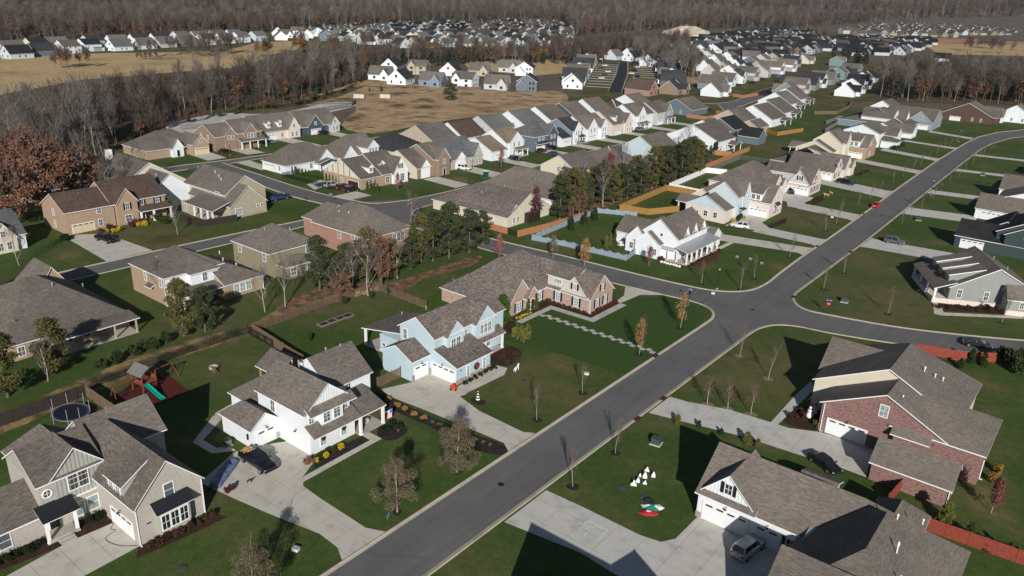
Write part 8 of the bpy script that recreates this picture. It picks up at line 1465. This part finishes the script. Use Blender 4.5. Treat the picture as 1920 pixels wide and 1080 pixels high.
# portable toilet, pool, play tent, person, conditioner units
x, y = G(911, 333); o = sbox('portable_toilet', 'green portable toilet with a white roof by the drive', 'toilet', x, y, [('cabin', MB().box(-.6, .6, -.6, .6, .1, 2.1), 'toilet_green'), ('roof', MB().box(-.64, .64, -.64, .64, 2.1, 2.3), 'vinyl_white'), ('base', MB().box(-.65, .65, -.65, .65, 0, .1), 'wood_grey'), ('door', MB().box(.6, .63, -.4, .4, .15, 1.95), 'transformer')])
sheet('pool_terrace', PXS([(575, 346), (605, 336), (622, 344), (590, 356)]), .03, 'concrete'); sheet('pool_water', PXS([(588, 347), (606, 341), (615, 345), (597, 352)]), .05, 'pool_water')
x, y = G(1709, 379); o = thing('person', 'person in dark blue clothes walking on the main road', 'person', (x, y, .02), R(110))
V = [(0, 0, .95), (0, 0, 1.2), (0, 0, 1.42), (0, .01, 1.54), (0, .02, 1.68), (-.1, 0, .9), (-.12, .12, .5), (-.12, .05, .06), (.1, 0, .9), (.12, -.14, .5), (.12, -.22, .08), (-.2, 0, 1.4), (-.27, .06, 1.12), (-.25, -.1, .92), (.2, 0, 1.4), (.27, -.06, 1.12), (.25, .1, .92), (-.12, -.1, .03), (.12, -.36, .04)]
E_ = [(0, 1), (1, 2), (2, 3), (3, 4), (0, 5), (5, 6), (6, 7), (0, 8), (8, 9), (9, 10), (2, 11), (11, 12), (12, 13), (2, 14), (14, 15), (15, 16), (7, 17), (10, 18)]; Rr = [.15, .14, .16, .06, .1, .1, .075, .055, .1, .075, .055, .075, .05, .035, .075, .05, .035, .045, .045]
me = bpy.data.meshes.new('body'); me.from_pydata(V, E_, []); me.materials.append(MATS['cloth_blue']); c = mk('body', me, o); c.modifiers.new('skin', 'SKIN')
for v, r in zip(me.skin_vertices[0].data, Rr): v.radius = (r, r)
me.skin_vertices[0].data[0].use_root = True; c.modifiers.new('sub', 'SUBSURF').render_levels = 2
MB().lathe([(max(.001, .11 * math.sin(math.pi * i / 8)), 1.7 - .135 * math.cos(math.pi * i / 8)) for i in range(9)], 12).obj('head', 'skin', o, smooth=True); MB().lathe([(.12, 1.7), (.115, 1.78), (.001, 1.85)], 12).obj('hair', 'mulch_dark', o, smooth=True)
for px, py, lb in ((932, 410, 'grey air conditioner beside the cream ranch house'), (404, 392, 'air conditioner by the pale tan house'), (427, 835, 'air conditioner in the shade of the white house')):
    x, y = G(px, py); sbox('air_conditioner', lb, 'air conditioner', x, y, [('casing', MB().box(-.4, .4, -.4, .4, .05, .85), 'wood_grey'), ('fan_grille', MB().lathe([(.34, .86), (.001, .88)], 12), 'black_metal'), ('pad', MB().box(-.5, .5, -.5, .5, 0, .05), 'concrete_grey')], group='air conditioners')
# edging stones, bunting, excavator, spoil heap, hose
o = thing('edging_stones', 'row of pale boulders before the white porch', 'stone edging', (-75, 153.9, 0))
for k in range(7): MB().lathe([(.001, 0), (.4, .05), (.38, .28), (.2, .42), (.001, .44)], 7).obj('stone', 'stone_white', o, (-2.2 + k * .75, .1 * math.sin(k * 2), 0), k)
o = thing('rock_pile', 'heap of grey rocks behind the porch house', 'rocks', (*G(1168, 462), 0))
for k in range(12): MB().lathe([(.001, 0), (.5, .1), (.42, .5), (.001, .7)], 7).obj('rock', 'stone_low' if k % 2 else 'stone_white', o, (random.uniform(-1.2, 1.2), random.uniform(-.9, .9), random.uniform(0, .4)), k)
for k, yy in enumerate((210.6, 212.2, 213.8)):
    o = thing('bunting', ('left', 'middle', 'right')[k] + ' half round bunting under the gable window', 'bunting', (-73.75, yy + 1, 1.4), R(90), 'bunting'); b = MB()
    for i in range(6): a0, a1 = math.pi + math.pi * i / 6, math.pi + math.pi * (i + 1) / 6; b.face([(0, -.05, 0), (.6 * math.cos(a0), -.08, .6 * math.sin(a0)), (.6 * math.cos(a1), -.08, .6 * math.sin(a1))], i % 3)
    b.obj('cloth', ['fabric_red', 'sign_white', 'sign_blue'], o)
x, y = G(1290, 66); b = MB(); n = 24; rng2 = random.Random(8); rings = [[((62 * k + rng2.uniform(-4, 4)) * math.cos(2 * math.pi * i / n), (38 * k + rng2.uniform(-3, 3)) * math.sin(2 * math.pi * i / n), (1 - k) * 15 + rng2.uniform(0, 1.2)) for i in range(n)] for k in (1, .8, .6, .4, .2)]
for A, Bq in zip(rings, rings[1:]):
    for i in range(n): j = (i + 1) % n; b.face([A[i], A[j], Bq[j], Bq[i]])
b.face(rings[-1]); o = thing('spoil_heap', 'pale heap of excavated earth before the far forest', 'earth heap', (x, y, 0), R(-30)); b.obj('earth', 'sand', o)
for px, py, lb in ((1280, 60, 'yellow excavator on the pale earth heap'), (1362, 62, 'yellow excavator right of the earth heap')):
    x, y = G(px, py); o = thing('excavator', lb, 'excavator', (x, y, 6 if px < 1300 else 0), R(20), 'excavators'); MB().box(-2.5, 2.5, -1.6, 1.6, 0, 1).obj('tracks', 'tyre', o); MB().box(-2, 2, -1.4, 1.4, 1.1, 3).obj('cab', 'post_yellow', o); MB().tube((1.5, 0, 2.4), (5, 0, 6), .35, .3, 6).tube((5, 0, 6), (8, 0, 2), .3, .25, 6).obj('boom', 'post_yellow', o); MB().box(7.4, 8.6, -.6, .6, 1, 2.2).obj('bucket', 'black_metal', o)
for px, py, lb in ((673, 184, 'left pale culvert headwall on the field'), (722, 184, 'right pale culvert headwall on the field')):
    x, y = G(px, py); sbox('headwall', lb, 'culvert', x, y, [('wall', MB().box(-2.6, 2.6, -.3, .3, 0, 2.0), 'concrete'), ('wing', MB().box(-2.6, -2.3, -1.6, -.3, 0, 1.4), 'concrete')], R(40), group='culvert headwalls')
b = MB(); P = [(-78.1, 30.1), (-77.2, 29.2), (-76.6, 29.4), (-76.2, 28.2), (-75.2, 28.0), (-73.6, 28.6), (-72.4, 29.7)]
for (xa, ya), (xb, yb) in zip(smooth_path(P), smooth_path(P)[1:]): b.tube((xa, ya, .06), (xb, yb, .06), .03, .03, 4)
o = b.obj('garden_hose', 'transformer'); tag(o, 'green garden hose lying on the side drive of the grey brick house', 'hose')
# satellite dishes
for x, y, z, lb in ((-131.5, 41.2, 4.4, 'grey satellite dish on the big brown hip roof'), (-95.6, 104.4, 3.9, 'satellite dish on the ranch house roof corner')):
    o = thing('satellite_dish', lb, 'satellite dish', (x, y, z), R(-60), 'satellite dishes'); d = MB().lathe([(.001, 0), (.25, .04), (.42, .13)], 12).obj('dish', 'galv', o, (0, 0, .5)); d.rotation_euler = (R(60), 0, 0); MB().tube((0, 0, -.4), (0, .1, .5), .03, .03, 5).obj('mast', 'galv', o)
for k, (px, py, lb) in enumerate(((573, 378, 'mailbox by the pale tan house'), (840, 374, 'mailbox opposite the slate roofed house'), (880, 345, 'mailbox at the drive of the slate roofed house'), (1030, 305, 'mailbox by the navy house'), (1618, 408, 'mailbox near the red car'))):
    x, y = G(px, py); sbox('mailbox', 'black post ' + lb, 'mailbox', x, y, [('post', MB().box(-.05, .05, -.05, .05, 0, 1.05), 'wood_dark'), ('box', MB().box(-.28, .28, -.11, .11, 1.05, 1.3), 'black_metal'), ('flag', MB().box(-.02, .14, .11, .13, 1.2, 1.34), 'sign_red')], group='mailboxes')
for x, y, lb in ((-50.4, 64, 'round iron manhole cover low on the main road'), (-50.2, 141, 'round iron manhole cover in the crossing'), (-51.4, 236, 'round iron manhole cover up the main road')):
    sbox('manhole_cover', lb, 'manhole', x, y, [('ring', MB().lathe([(.42, .013), (.42, .02), (.34, .022)], 16), 'bronze'), ('lid', MB().lathe([(.34, .021), (.001, .023)], 16), 'under')], group='manhole covers')
# ------------------------------------------------------------ thin air over the whole valley
m = bpy.data.materials.new('air'); m.use_nodes = True; t = m.node_tree; t.nodes.clear(); v = t.nodes.new('ShaderNodeVolumePrincipled'); v.inputs['Color'].default_value = (.8, .88, 1, 1); v.inputs['Density'].default_value = .000028; v.inputs['Anisotropy'].default_value = .0
ou = t.nodes.new('ShaderNodeOutputMaterial'); t.links.new(v.outputs[0], ou.inputs['Volume']); MATS['air'] = m
b = MB().box(-8500, 7000, -150, 9500, -3, 330); o = b.obj('haze', 'air'); tag(o, 'thin bluish haze over the valley', 'haze', kind='stuff')
